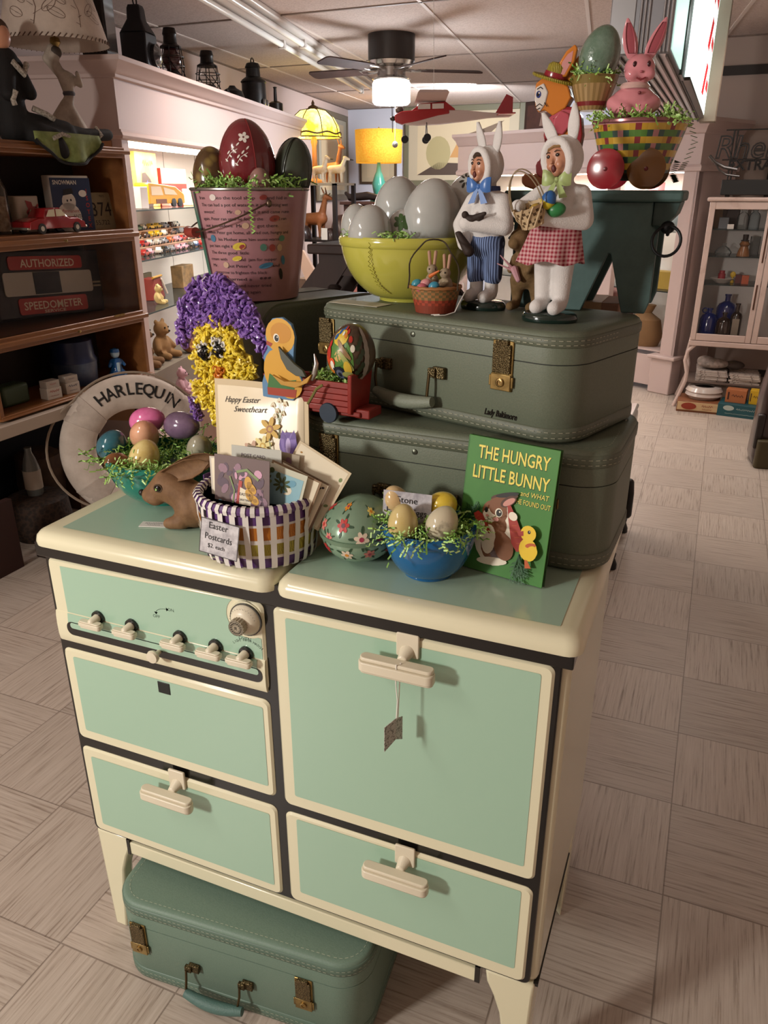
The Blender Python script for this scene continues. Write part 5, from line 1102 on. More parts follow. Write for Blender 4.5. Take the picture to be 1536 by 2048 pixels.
# --- girl
gd_ = thing('girl_doll', 'girl doll in a white rabbit suit and red gingham skirt holding a basket', 'doll', (.778, .262, ZT+.0004), R(4))
base_disc(gd_, .0385)
mb = MB()
for x, y in ((-.0125, .004), (.0135, -.004)):
    mb.frust((x, y, .090), .0165, (x, y+.002, .030), .0118); mb.frust((x, y-.000, .024), .0105, (x-.006, y-.019, .0205), .0100)
mb.ell((.002, .002, .105), (.030, .022, .026)); mb.frust((.002, .002, .11), .025, (.005, .0, .165), .022); mb.frust((-.016, 0, .168), .014, (.026, 0, .168), .0135)
mb.frust((-.022, 0, .168), .0135, (-.050, -.010, .148), .0125); mb.frust((-.050, -.012, .148), .012, (-.049, -.036, .152), .0105)
mb.frust((.029, 0, .167), .014, (.036, -.010, .137), .014); mb.frust((.036, -.012, .136), .0135, (-.014, -.042, .140), .0115)
mb.frust((.005, 0, .17), .013, (.006, -.002, .19), .012); hood(mb, (.004, -.004, .212), (R(6), R(-10), R(-28)), 1.06)
mb.build('body', FELT, gd_, remesh=.0024, sm=3); T = doll_head(gd_, (.004, -.004, .212), (R(6), R(-10), R(-28)), None, 1.06)
hm = MB(); hm.T = T; hm.tube([(-.010, -.020, .009), (-.006, -.023, .0135), (.002, -.0235, .0155), (.010, -.021, .0145)], .0016, 6); hm.build('hair', M('8a6a42', .8), gd_)
mb = MB(); rg = []
for i in range(10):
    q = i/9; rg.append([((.031+.014*q)*(1+.06*q*math.sin(9*a))*math.cos(a)-.006*q, (.026+.015*q)*(1+.07*q*math.sin(9*a+.5))*math.sin(a)-.004*q, .131-.050*q-.003*math.sin(5*a)*q) for a in [2*PI*j/72 for j in range(72)]])
mb.loft(rg, False, False); o = mb.build('skirt', stripes('c9a0a0', '8d1f33', 190, True), gd_, angle=80); o.modifiers.new('s', 'SOLIDIFY').thickness = .0012
MB().lathe([(.0315, .129), (.0325, .132), (.0315, .137), (.030, .138)], 40, cap=False, sy=.84).build('waistband', M('9c2f42', .85), gd_)
bow(gd_, (-.002, -.022, .186), M('a9bd7a', .35, sheen=.4), .95)
gb = thing('wicker_basket', 'tiny tan wicker basket with thin looped handles, held by the girl doll', 'basket', (.757, .213, ZT+.130), (R(14), R(-18), 0))
def gring(f, n=26): r = .0145+.0065*f; return [(r*math.cos(2*PI*j/n), r*math.sin(2*PI*j/n), .027*f) for j in range(n)]
mb = MB(); weave(mb, gring, 7, 26, lambda r, j: (r+j//1) % 2 if r % 3 else 0); mb.mi = 1; mb.face(list(reversed(gring(0)))); mb.face(gring(.7)); mb.build('woven_wall', [M('c0a884', .7), M('57422a', .8)], gb)
for k in range(9):
    a = 2*PI*k/9; MB().tube([(.0150*math.cos(a), .0150*math.sin(a), .001), (.0192*math.cos(a+.5), .0192*math.sin(a+.5), .014), (.0222*math.cos(a+1), .0222*math.sin(a+1), .028)], .0013, 5).build('wicker_strand', M('c9b28e', .7), gb)
for y in (-.004, .003): MB().tube([(-.0215*math.cos(PI*i/16), y*(1+i*.1), .027+.046*math.sin(PI*i/16)) for i in range(17)], .0009, 5).build('loop_handle', M('8d7a5e', .6), gb)
o = MB(); o.at((.769, .214, ZT+.151), (R(15), R(25), 0)).egg(.0105, .025); o.T = Mx.Identity(4); o.m = [0 if f < 10*28 else 1 for f in range(len(o.f))]; o = o.build('toy_egg', [M('c9b82e', .3), M('2f5f9a', .3)]); tag(o, 'toy egg half yellow and half blue in the girl doll basket', 'egg')
o = MB().at((.772, .216, ZT+.148), (0, R(80), 0)).egg(.010, .025).build('toy_egg', M('2f7a44', .35)); tag(o, 'green toy egg lying in the crook of the girl doll arm', 'egg')
o = MB().frust((.757, .214, ZT+.148), .009, (.758, .213, ZT+.150), .008).build('toy_egg', M('a8883c', .5)); tag(o, 'brownish toy egg deep inside the girl doll basket', 'egg')
# --- boy
bd_ = thing('boy_doll', 'boy doll in a white rabbit suit with blue striped trousers and blue bow', 'doll', (.656, .345, ZT+.0004), R(-14))
base_disc(bd_, .0365)
mb = MB()
for x in (-.0135, .0130):
    mb.frust((x, .0, .06), .0105, (x, .001, .028), .0108); mb.frust((x, 0, .023), .0102, (x-.003, -.018, .0200), .0095)
mb.ell((0, .002, .105), (.028, .022, .022)); mb.frust((0, .002, .115), .024, (0, .0, .160), .022); mb.frust((-.020, 0, .158), .014, (.020, 0, .158), .014)
mb.frust((-.024, 0, .157), .0135, (-.042, -.006, .124), .0125); mb.frust((-.042, -.006, .124), .0125, (-.022, -.028, .098), .0105)
mb.frust((.025, 0, .157), .0135, (.036, -.010, .124), .014); mb.frust((.036, -.012, .124), .0135, (-.014, -.036, .128), .0120)
mb.frust((0, 0, .16), .013, (0, -.001, .182), .012); hood(mb, (0, -.003, .206), (R(4), R(2), R(-18)), 1.02)
mb.build('body', FELT, bd_, remesh=.0024, sm=3); doll_head(bd_, (0, -.003, .206), (R(4), R(2), R(-18)), HAIR, 1.02)
mb = MB(); mb.ell((0, .002, .098), (.0305, .0245, .026))
for x in (-.0135, .0130): mb.frust((x*1.12, .001, .088), .0160, (x*1.1, .001, .050), .0148)
mb.build('trousers', stripes('7f95c2', '34405f', 290, duty=.55), bd_, remesh=.0024, sm=3)
bow(bd_, (-.001, -.023, .178), M('3c6cb0', .3, sheen=.5), 1.0)
MB().lathe([(.0175, .171), (.0185, .174), (.0175, .179)], 26, cap=False).build('neck_ribbon', M('2f3f70', .4), bd_)
for lab, c, rt in (('dark chocolate-brown bird figure in the crook of the boy doll arm', (.642, .308, ZT+.134), 0), ('dark brown bird figure tucked under the boy doll lower hand', (.632, .316, ZT+.098), 1)):
    m = MB(); c = V(c)
    if rt == 0: m.ell(c, (.010, .006, .006)); m.ell(c+V((-.009, -.002, .006)), (.0055, .005, .0055)); m.frust(c+V((.006, 0, .002)), .005, c+V((.021, -.002, .008)), .003); m.frust(c+V((.012, 0, .000)), .004, c+V((.018, 0, .002)), .002)
    else: m.frust(c+V((-.010, -.002, .014)), .005, c+V((.006, .0, -.010)), .0085); m.frust(c+V((-.010, -.002, .012)), .0045, c+V((-.014, -.004, .016)), .002)
    o = m.build('bird_figurine', M('2f221c', .7), remesh=.0014, sm=3); tag(o, lab, 'figurine')
# --- flocked brown hare behind the girl doll
ha = thing('hare_figurine', 'tan flocked hare figure standing upright behind the girl doll skirt', 'figurine', (.722, .352, ZT+.0004), R(-4))
HR = M('7a5f40', .9, kind='n', col2='66502f', scale=90, bump=.35)
mb = MB()
mb.frust((-.002, .004, .055), .024, (.0, .004, .085), .019); mb.ell((-.012, -.010, .104), (.0165, .018, .017)); mb.ell((-.016, -.024, .100), (.010, .010, .009)); mb.frust((-.010, 0, .10), .012, (0, .004, .08), .016)
for x in (-.014, .014): mb.frust((x, .0, .045), .013, (x*1.1, .004, .014), .0075); mb.frust((x*1.1, .0, .009), .0075, (x*1.1-.003, -.020, .0075), .0070)
mb.frust((-.018, -.006, .078), .007, (-.022, -.018, .060), .005); mb.frust((.014, -.008, .078), .007, (.008, -.022, .062), .005); mb.ell((.002, .026, .045), .009)
mb.build('body', HR, ha, remesh=.0024, sm=4)
for x in (-.014, .004): MB().frust((x, -.004, .116), .006, (x+.004, .002, .150), .004).build('ear', HR, ha)
MB().ell((-.0245, -.020, .107), .0026).build('eye', M('15100c', .1), ha)
for k in range(2): MB().frust((-.020, -.022, .066-.004*k), .0022, (-.036-.004*k, -.026, .082-.012*k), .0008, 6).build('ribbon', M('b98a90', .6), ha)
MB().frust((-.014, -.022, .062), .006, (-.006, -.026, .048), .004, 8).build('bow', M('b88a92', .6), ha)
# ================================================================== bookcase on the left
OAK = M('6e4220', .4, kind='n', col2='8a5a30', scale=5, stretch=(2, .25, 3), coat=.25, amt=(.3, .7)); DARK = M('1c120c', .7)
bc_ = thing('bookcase', 'brown oak sectional bookcase of three open shelves by the left wall', 'bookcase', (-1.55, 1.30, .585))
BY = .93
for x, n in ((0, 'side_panel'), (BY-.022, 'side_panel')): MB().box(-.31, x, 0, 0, x+.022, 1.03).build(n, OAK, bc_, bevel=.003)
MB().box(-.31, 0, 0, -.295, BY, 1.02).build('back_panel', M('26170e', .6), bc_)
for z, h, n in ((0, .02, 'shelf'), (.265, .055, 'shelf'), (.635, .055, 'shelf'), (.985, .045, 'top_board')):
    mb = MB(); mb.box(-.305, .005, z, .004, BY-.005, z+h); mb.box(-.01, -.012, z+h*.35, .022, BY+.012, z+h*.72); mb.build(n, OAK, bc_, bevel=.004)
for z in (.30, .67): MB().at((.024, .46, z-.010), (0, R(90), 0)).lathe([(.004, 0), (.0035, .008), (.006, .012), (.001, .015)], 10).build('knob', BRASS, bc_)
MB().box(.005, .72, .312, .0065, .79, .322).build('maker_plate', BRASS, bc_)
tb = thing('display_table', 'low white-edged table under the oak bookcase', 'table', (-1.55, 1.1, 0))
MB().box(-.42, -.6, .530, .045, 1.10, .583).build('tabletop', M('a8998a', .5), tb, bevel=.004)
for x, y in ((-.40, -.58), (-.02, -.58), (-.40, 1.04), (-.05, 1.04)): MB().box(x, y, 0, x+.05, y+.05, .53).build('leg', M('2a1a12', .6), tb)
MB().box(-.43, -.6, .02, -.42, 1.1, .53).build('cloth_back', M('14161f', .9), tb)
MB().box(-.004, .024, .322, -.001, BY-.024, .634).build('glass_door', glass('ffffff', .02), bc_)
# ---- things in the bookcase (facing +X)
def facing(loc, rz=90): return dict(loc=loc, rz=R(rz))
c_ = thing('toy_car', 'red toy sedan car with cream windows on the top shelf of the bookcase', 'toy car', (-1.60, 1.765, 1.2755), R(90))
prof = [(-.155, .022), (-.150, .045), (-.110, .058), (-.070, .062), (-.045, .096), (.030, .098), (.062, .064), (.115, .060), (.150, .042), (.158, .020)]
mb = MB(); rg = []
for x, z in prof:
    w = .052 if z < .07 else .043; rg.append([(x, -w, .018), (x, -w, min(z, .055)), (x, -w*.8, z), (x, w*.8, z), (x, w, min(z, .055)), (x, w, .018)])
mb.loft(rg); mb.build('car_body', M('8c1f22', .2, coat=.6), c_, angle=60, bevel=.004)
for s_ in (-1, 1):
    mb = MB(); mb.add([(x, s_*.0478, z) for x, z in ((-.060, .064), (-.042, .090), (-.010, .092), (-.010, .064))]+[(x, s_*.0478, z) for x, z in ((-.004, .064), (-.004, .092), (.026, .091), (.050, .066))], [(0, 1, 2, 3), (4, 5, 6, 7)]); mb.build('side_window', M('c9bfa4', .4), c_)
    for x in (-.095, .100):
        MB().at((x, s_*.050, .020), (R(90), 0, 0)).lathe([(.001, -.006), (.020, -.006), (.020, .006), (.001, .006)], 18).build('wheel', M('17130f', .5), c_); MB().at((x, s_*.0566, .020), (R(90*s_), 0, 0)).lathe([(.010, 0), (.001, .001)], 12).build('hubcap', M('c9c2b2', .3, .5), c_.children[-1])
MB().box(-.166, -.05, .016, -.150, .05, .026).box(.150, -.05, .016, .166, .05, .026).build('bumper', M('b8b2a4', .25, .8), c_, bevel=.003)
def can(name, label, loc, w, d, h, base, deco, rz=90, top=None, cat='tin'):
    t = thing(name, label, cat, loc, R(rz)); MB().loft([[(a, b, z) for a, b in rrect(-w/2, -d/2, w/2, d/2, min(w, d)*.25)] for z in (0, h)]).build('tin_body', M(base, .4, .1, coat=.2), t, bevel=.004)
    if top: top(t)
    q = MB(); deco(q, xz(-d/2, .0012)); q.build('printed_label', [M(c, .5) for c in ('1d2c4a', 'cfc8bc', '9c2f2a', '1b1a1c', '8a7a55')], t, smooth=False)
def af(q, f):
    q.mi = 0; q.face([(-.098, .0), (.098, .0), (.098, .212), (-.098, .212)], f); g2 = lambda a, b: (f(a, b)[0], f(a, b)[1]-.0006, b); g3 = lambda a, b: (f(a, b)[0], f(a, b)[1]-.0012, b)
    q.mi = 1; q.face(ellp(-.025, .052, .062, .062), g2); q.face(ellp(-.018, .118, .034, .036), g2); q.face(ellp(.055, .150, .02, .014), g2); text(q, 'SNOWMAN', g2, .024, -.028, .186, width=.115, bold=.02)
    q.mi = 3; q.face([(-.044, .142), (.008, .150), (.004, .172), (-.038, .166)], g3); q.face(ellp(-.026, .122, .004, .005), g3); q.face(ellp(-.008, .124, .004, .005), g3); text(q, 'ANTI-', g3, .02, .018, .052, width=.05); text(q, 'FREEZE', g3, .02, .012, .030, width=.075)
    q.mi = 2; text(q, 'Permanent', g3, .02, -.015, .074, width=.085, shear=.2)
    for i, ch in enumerate('ISOTEX'): text(q, ch, g3, .026, .074, .150-.028*i, bold=.02)
can('antifreeze_tin', 'blue and white printed anti-freeze tin with a snowman, on the top bookcase shelf', (-1.66, 1.955, 1.2755), .20, .06, .222, 'c9c3b8', af, 78)
def ho(q, f):
    q.mi = 2; g2 = lambda a, b: (f(a, b)[0], f(a, b)[1]-.0006, b)
    q.face(ellp(.01, .085, .032, .014, .3), f); q.face([(.022, .09), (.045, .112), (.05, .105), (.034, .085)], f); q.face([(-.01, .09), (-.02, .125), (.012, .118), (.02, .092)], g2); 
    for a in (-.012, .0, .022, .03): q.face([(a, .08), (a+.006, .08), (a-.004, .05), (a-.009, .05)], f)
    q.mi = 3; scrib(q, f, .06, 0, .03, .008)
can('oil_tin', 'white oil tin printed with a red winged horse, behind the red toy car', (-1.72, 1.752, 1.2755), .125, .08, .142, 'b9ab98', ho)
lp = thing('license_plate', 'old cream licence plate numbered 374, leaning at the right of the top shelf', 'licence plate', (-1.63, 2.135, 1.2755), (R(-8), 0, R(90)))
MB().loft([[(a, y, b) for a, b in rrect(-.075, 0, .075, .155, .012)] for y in (0, .003)]).build('plate', M('8d8064', .5, .2, kind='n', col2='7a6c50', scale=12), lp)
q = MB(); text(q, '374', xz(0, .001), .085, 0, .055, width=.125); text(q, '55,722', xz(0, .001), .028, -.01, .018, width=.09); text(q, 'MASS', xz(0, .001), .014, .02, .135); q.build('lettering', M('1f1a14', .6), lp, smooth=False)
gj = thing('glass_jar', 'clear glass jar at the far left of the top bookcase shelf', 'jar', (-1.68, 1.585, 1.2755)); MB().lathe([(.001, 0), (.045, 0), (.047, .02), (.047, .17), (.035, .195), (.035, .21), (.03, .21), (.03, .19), (.043, .165), (.043, .01), (.001, .01)], 24).build('jar_glass', glass('b8b0a0', .4), gj); MB().lathe([(.001, .012), (.042, .012), (.042, .14), (.001, .145)], 20).build('contents', M('6d4a30', .8, kind='n', col2='b09478', scale=50), gj)
sg = thing('advertising_sign', 'black and red service sign reading Authorized Speedometer Service, in the middle shelf', 'sign', (-1.70, 1.83, .924), (R(-4), R(3.2), R(90)))
MB().box(-.31, 0, 0, .31, .05, .275).build('sign_box', M('17120f', .4), sg, bevel=.006)
def panel(x0, z0, x1, z1, m, n, y=-.006): MB().loft([[(a, yy_, b) for a, b in rrect(x0, z0, x1, z1, .014)] for yy_ in (0, y)]).build(n, m, sg, bevel=.001); return sg.children[-1]
RS = M('a1241a', .35, coat=.3); CRM = M('a39b8c', .3, coat=.3)
p1 = panel(-.225, .197, .195, .252, RS, 'red_panel'); p2 = panel(-.265, .092, .245, .188, CRM, 'cream_panel'); p3 = panel(-.205, .014, .195, .082, RS, 'red_panel')
MB().box(-.105, -.009, .096, .045, -.005, .186).build('dark_window', M('1b2026', .15, coat=.5), p2)
for par, s_, z, h, w in ((p1, 'AUTHORIZED', .207, .046, .31), (p3, 'SPEEDOMETER', .034, .046, .34), (p3, 'SERVICE', .017, .017, .125)):
    q = MB(); text(q, s_, xz(-.006, .001), h, -.01, z, width=w, bold=.012); q.build('lettering', M('d3c0a4', .5), par, smooth=False)
MB().box(.25, -.004, .128, .30, 0, .136).box(.25, -.004, .112, .30, 0, .120).build('trim_line', M('8a7a5e', .4), sg)
jr = thing('stoneware_jar', 'blue and grey stoneware jar with a lid on the lowest bookcase shelf', 'jar', (-1.70, 1.885, .6055)); MB().lathe([(.001, 0), (.085, 0), (.098, .02), (.102, .09), (.104, .105), (.001, .105)], 32).build('jar_body', M('4b5566', .35, kind='n', col2='2c3a56', scale=14), jr); MB().lathe([(.104, .105), (.105, .112), (.095, .13), (.090, .20), (.07, .212), (.001, .214)], 32).build('lid', M('1c2a4c', .3), jr)
def sbox(label, y, ink):
    t = thing('spice_box', label, 'box', (-1.60, y, .6055), R(82), 'little printed boxes on the lowest shelf'); MB().box(-.036, -.025, 0, .036, .025, .048).build('box_body', M('b9ada0', .6), t, bevel=.001); MB().box(-.033, -.022, .048, .033, .024, .078).build('box_top', M('a89c90', .6), t, bevel=.001)
    q = MB(); scrib(q, xz(-.025, .0006), .045, 0, .034, .010); scrib(q, xz(-.025, .0006), .04, 0, .014, .004); scrib(q, xz(-.022, .0006), .03, 0, .064, .006); q.build('lettering', M(ink, .6), t, smooth=False)
sbox('small white box with red lettering, left of two on the lowest bookcase shelf', 1.625, '9c2f2a'); sbox('small white box with dark blue lettering, right of two on the lowest bookcase shelf', 1.735, '2a3a5a')
gf = thing('glass_figurine', 'bright blue and white glass figure at the right of the lowest bookcase shelf', 'figurine', (-1.63, 2.085, .6055), R(60)); BG = M('1f5f9e', .15, coat=.6); WGl = M('a9c3d0', .15, coat=.6)
MB().lathe([(.001, 0), (.034, 0), (.040, .012), (.030, .030), (.024, .05), (.030, .070), (.020, .085), (.001, .088)], 20).build('body', BG, gf)
for s_ in (-1, 1): MB().frust((s_*.022, 0, .07), .011, (s_*.036, -.01, .052), .008).build('arm', BG, gf); MB().frust((s_*.014, -.012, .03), .012, (s_*.030, -.026, .012), .010).build('leg', BG, gf)
MB().ell((0, 0, .108), (.022, .021, .023)).build('head', WGl, gf); MB().lathe([(.024, .115), (.02, .13), (.001, .135)], 16).build('cap', BG, gf); MB().box(-.008, -.032, .02, .008, -.022, .07).build('front_stripe', WGl, gf, bevel=.004)
o = MB().box(-.07, -.04, 0, .07, .04, .085).build('enamel_box', M('3c4d36', .4), loc=(-1.68, 1.48, .6055), rz=R(90), bevel=.012); tag(o, 'dull green enamel box at the left end of the lowest bookcase shelf', 'box')
# ---- under the table
bo = thing('milk_bottle', 'dusty glass bottle with a pale label under the table left of the life ring', 'bottle', (-1.66, 1.50, .195)); MB().lathe([(.001, 0), (.034, 0), (.037, .02), (.037, .12), (.026, .165), (.015, .195), (.016, .215), (.001, .215)], 22).build('bottle_glass', M('5d5f5c', .2, coat=.3), bo); MB().lathe([(.0378, .03), (.0378, .115)], 22, cap=False).build('label', M('a3978a', .6), bo)
def simple(name, label, cat, loc, prof, m, n=26, rz=0): o = MB().lathe(prof, n).build(name, m, loc=loc); return tag(o, label, cat)
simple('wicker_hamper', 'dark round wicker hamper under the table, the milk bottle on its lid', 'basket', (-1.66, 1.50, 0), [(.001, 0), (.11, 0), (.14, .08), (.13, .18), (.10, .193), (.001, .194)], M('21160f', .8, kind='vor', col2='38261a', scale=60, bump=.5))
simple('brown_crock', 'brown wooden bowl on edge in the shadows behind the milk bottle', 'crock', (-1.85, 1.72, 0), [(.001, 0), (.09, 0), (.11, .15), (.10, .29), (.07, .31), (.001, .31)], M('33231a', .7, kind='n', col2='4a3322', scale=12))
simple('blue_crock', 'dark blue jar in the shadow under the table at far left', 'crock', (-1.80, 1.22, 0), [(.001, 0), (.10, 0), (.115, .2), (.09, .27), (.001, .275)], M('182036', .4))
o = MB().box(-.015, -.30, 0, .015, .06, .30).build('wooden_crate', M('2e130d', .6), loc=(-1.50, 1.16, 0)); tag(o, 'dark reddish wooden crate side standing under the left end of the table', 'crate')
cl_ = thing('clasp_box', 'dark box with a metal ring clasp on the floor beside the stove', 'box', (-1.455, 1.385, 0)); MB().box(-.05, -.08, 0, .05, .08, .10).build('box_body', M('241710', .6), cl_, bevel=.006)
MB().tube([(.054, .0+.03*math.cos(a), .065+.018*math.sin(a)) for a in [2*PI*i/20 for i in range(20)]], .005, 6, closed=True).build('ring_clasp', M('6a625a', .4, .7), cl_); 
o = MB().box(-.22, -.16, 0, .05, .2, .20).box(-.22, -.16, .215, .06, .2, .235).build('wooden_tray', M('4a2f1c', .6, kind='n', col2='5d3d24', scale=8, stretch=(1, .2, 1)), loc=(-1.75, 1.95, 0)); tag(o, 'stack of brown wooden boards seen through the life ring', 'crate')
# ---- life ring
nrm = V((math.cos(R(-40)), math.sin(R(-40)), .18)).normalized(); rx = V((-nrm.y, nrm.x, 0)).normalized(); ry = nrm.cross(rx)
lr = bpy.data.objects.new('life_ring', None); lr.empty_display_size = .05; COL.objects.link(lr); m = Mx((rx, ry, nrm)).transposed().to_4x4(); m.translation = V((-1.295, 1.765, .378)); lr.matrix_world = m
tag(lr, 'worn white life ring lettered HARLEQUIN, leaning against the bookcase table', 'life ring')
RM, RT = .245, .075
def rg_(a, b, off=0): return ((RM+(RT+off)*math.cos(b))*math.cos(a), (RM+(RT+off)*math.cos(b))*math.sin(a), (.055+off)*math.sin(b))
mb = MB(); mb.loft([[rg_(2*PI*i/72, 2*PI*j/20) for j in range(20)] for i in range(72)], closed=True); mb.build('ring_body', M('cdc1b5', .75, kind='n', col2='ac9e91', scale=7, bump=.25, amt=(.4, .75)), lr)
for a in (40, 140, 220, 320):
    mb = MB(); mb.loft([[rg_(R(a+d), 2*PI*j/20, e) for j in range(20)] for d, e in ((-11, .0003), (-10.5, .003), (10.5, .003), (11, .0003))], False, False); mb.build('canvas_band', M('c4b8ac', .8, kind='n', col2='a3958a', scale=9), lr)
q = MB(); s_ = 'HARLEQUIN'; spc = [0, .072, .146, .216, .276, .342, .418, .486, .536]
tot = spc[-1]
for ch, u in zip(s_, spc):
    a = R(118)-u/tot*R(72); 
    def lf(x, y, a=a):
        r = RM+.007+y; aa = a-x/.275; zz_ = .055*math.sqrt(max(0, 1-((r-RM)/RT)**2))+.0045
        return (r*math.cos(aa), r*math.sin(aa), zz_)
    text(q, ch, lf, .072, 0, -.016, bold=.014)
q.build('lettering', M('191716', .7), lr, smooth=False)
mb = MB()
AMP = (.004, .045, .03, .01)
for k in range(4):
    a0 = 45+90*k; P = []
    for i in range(17):
        f = i/16; a = R(a0+90*f); P.append(((RM+RT+.006+AMP[k]*math.sin(PI*f))*math.cos(a), (RM+RT+.006+AMP[k]*math.sin(PI*f))*math.sin(a), -.01*math.sin(PI*f)))
    mb.tube(P, .006, 6)
mb.build('grab_rope', M('8d7d6c', .8), lr)
o = MB().box(-.2, -.2, 0, .12, .2, .052).build('low_crate', M('3a2418', .6), loc=(-1.27, 1.74, 0)); tag(o, 'low dark wooden crate lid on the floor under the life ring', 'crate')
# ================================================================== lady lamp and black-dressed doll on the bookcase
la = thing('lady_lamp', 'table lamp with a pale dancing lady base and leaf-patterned parchment shade', 'lamp', (-1.70, 2.055, 1.6155), R(58))
PLS = M('b3a799', .6, kind='n', col2='9d9184', scale=30)
mb = MB(); mb.frust((-.02, 0, .012), .07, (.01, 0, .012), .06); mb.frust((-.055, 0, .02), .062, (.010, 0, .16), .026); mb.frust((.05, 0, .03), .055, (.018, 0, .15), .026); mb.frust((.012, 0, .15), .026, (.030, 0, .200), .020); mb.frust((.030, 0, .20), .022, (.022, 0, .262), .032)
mb.frust((.0, 0, .28), .020, (-.045, 0, .33), .017); mb.frust((-.045, 0, .33), .016, (-.02, 0, .375), .014); mb.frust((.04, 0, .27), .018, (.075, -.02, .24), .014); mb.frust((.075, -.02, .24), .013, (.060, -.045, .28), .010); mb.frust((.01, 0, .28), .014, (-.004, 0, .315), .013); mb.ell((-.012, 0, .345), (.024, .024, .030))
mb.build('lady_figure', PLS, la, remesh=.006, sm=5)
MB().ell((-.006, .002, .356), (.027, .027, .026)).build('hair', M('4f463e', .7), la); MB().lathe([(.022, .196), (.026, .205), (.022, .216)], 20, cap=False).at().build('sash', M('4a4a50', .6), la).location = (.028, 0, 0)
MB().lathe([(.003, .37), (.003, .50)], 8).build('lamp_stem', BRASS, la); MB().lathe([(.012, .375), (.022, .392), (.018, .41), (.001, .412)], 16).build('socket', BRASS, la)
mb = MB(); mb.lathe([(.215, .385), (.145, .645)], 48, cap=False); o = mb.build('lamp_shade', M('c6b6a8', .8, kind='n', col2='b5a598', scale=14), la); o.modifiers.new('s', 'SOLIDIFY').thickness = .003; shd = o
q = MB(); sf2 = lambda a0: (lambda x, y: ((.217-.2693*(y))*math.cos(R(a0)+x/.19), (.217-.2693*y)*math.sin(R(a0)+x/.19), .385+y))
for a0, sc in ((-125, 1), (-75, 1.1), (-30, .9)):
    f = sf2(a0); stroke(q, [(0, .04), (.01, .10), (-.01, .16), (0, .22)], .0025, f)
    for x, y, r_ in ((.06, .11, .7), (-.06, .14, 2.4), (.055, .19, .8), (-.05, .21, 2.2), (-.075, .085, 2.7)):
        P = ellp(x*sc, y, .034, .016, r_, 14); stroke(q, P+P[:1], .0018, f); stroke(q, [(.0, y-.035), (x*sc, y)], .0018, f); stroke(q, [(x*sc-.03*math.cos(r_), y-.03*math.sin(r_)), (x*sc+.032*math.cos(r_), y+.032*math.sin(r_))], .0012, f)
q.build('leaf_pattern', M('6a554a', .7), shd, smooth=False)
mb = MB()
for k in range(60): a = 2*PI*k/60; mb.tube([(.2165*math.cos(a), .2165*math.sin(a), .383), (.214*math.cos(a+.06), .214*math.sin(a+.06), .397)], .002, 4)
mb.build('lacing', M('5a463c', .8), shd)
dl = thing('costume_doll', 'long-legged cloth doll in a black lace-trimmed dress draped over the bookcase top', 'doll', (-1.60, 1.69, 1.6155), R(90))
BLK = M('0e0c0c', .8, kind='n', bump=.3, scale=60); LACE = M('7d7468', .8, kind='vor', col2='a39a8e', scale=120)
mb = MB(); mb.frust((.0, .03, .05), .065, (-.005, .02, .20), .045); mb.frust((-.005, .02, .20), .045, (.0, .02, .275), .05); mb.frust((.03, .01, .05), .062, (.20, -.03, .035), .052); mb.frust((.20, -.03, .035), .045, (.30, -.05, .035), .028); mb.frust((.30, -.05, .038), .026, (.44, -.05, .045), .024); mb.frust((.05, -.04, .02), .05, (.16, -.062, .0), .045); mb.frust((.10, -.075, .02), .03, (.12, -.082, -.035), .03)
mb.frust((-.02, .0, .26), .035, (-.06, -.03, .16), .028); mb.frust((.035, .01, .265), .030, (.05, -.03, .17), .026); mb.build('dress', BLK, dl, remesh=.006, sm=5)
MB().ell((-.012, .01, .355), (.036, .034, .046)).build('head', SKIN, dl); MB().ell((-.012, .022, .372), (.044, .038, .046)).build('hair', M('4a3526', .8), dl)
for P, r_ in (([(-.02, -.035, .27), (.02, -.045, .23), (.055, -.03, .27)], .011), ([(.06, -.10, .01), (.11, -.108, .03), (.16, -.10, .02)], .008), ([(.16, -.09, .008), (.21, -.085, .026), (.30, -.075, .03)], .008), ([(.06, -.02, .12), (.10, -.05, .10), (.13, -.055, .085)], .011), ([(-.05, -.06, .17), (-.06, -.05, .14), (-.055, -.05, .12)], .010), ([(.365, -.05, .02), (.37, -.078, .04), (.37, -.05, .07)], .008)): MB().tube(P, r_, 8).build('lace_trim', LACE, dl)
mb = MB(); nu, nv = 24, 5
mb.add([(-.02+.36*i/nu, -.088-.014*math.sin(2.2*i/nu*PI*2)*j/nv-.02*math.sin(PI*i/nu), .035-(.03+.085*math.sin(PI*i/nu)**.7)*j/nv) for j in range(nv+1) for i in range(nu+1)], [(j*(nu+1)+i, (j+1)*(nu+1)+i, (j+1)*(nu+1)+i+1, j*(nu+1)+i+1) for j in range(nv) for i in range(nu)])
o = mb.build('petticoat', M('7f8a50', .8, kind='n', col2='66713c', scale=30), dl, angle=80); o.modifiers.new('s', 'SOLIDIFY').thickness = .004
MB().tube([(-.02+.36*i/nu, -.091-.014*math.sin(2.2*i/nu*PI*2)-.02*math.sin(PI*i/nu), .006-.085*math.sin(PI*i/nu)**.7) for i in range(nu+1)], .006, 6).build('petticoat_hem', BLK, dl)
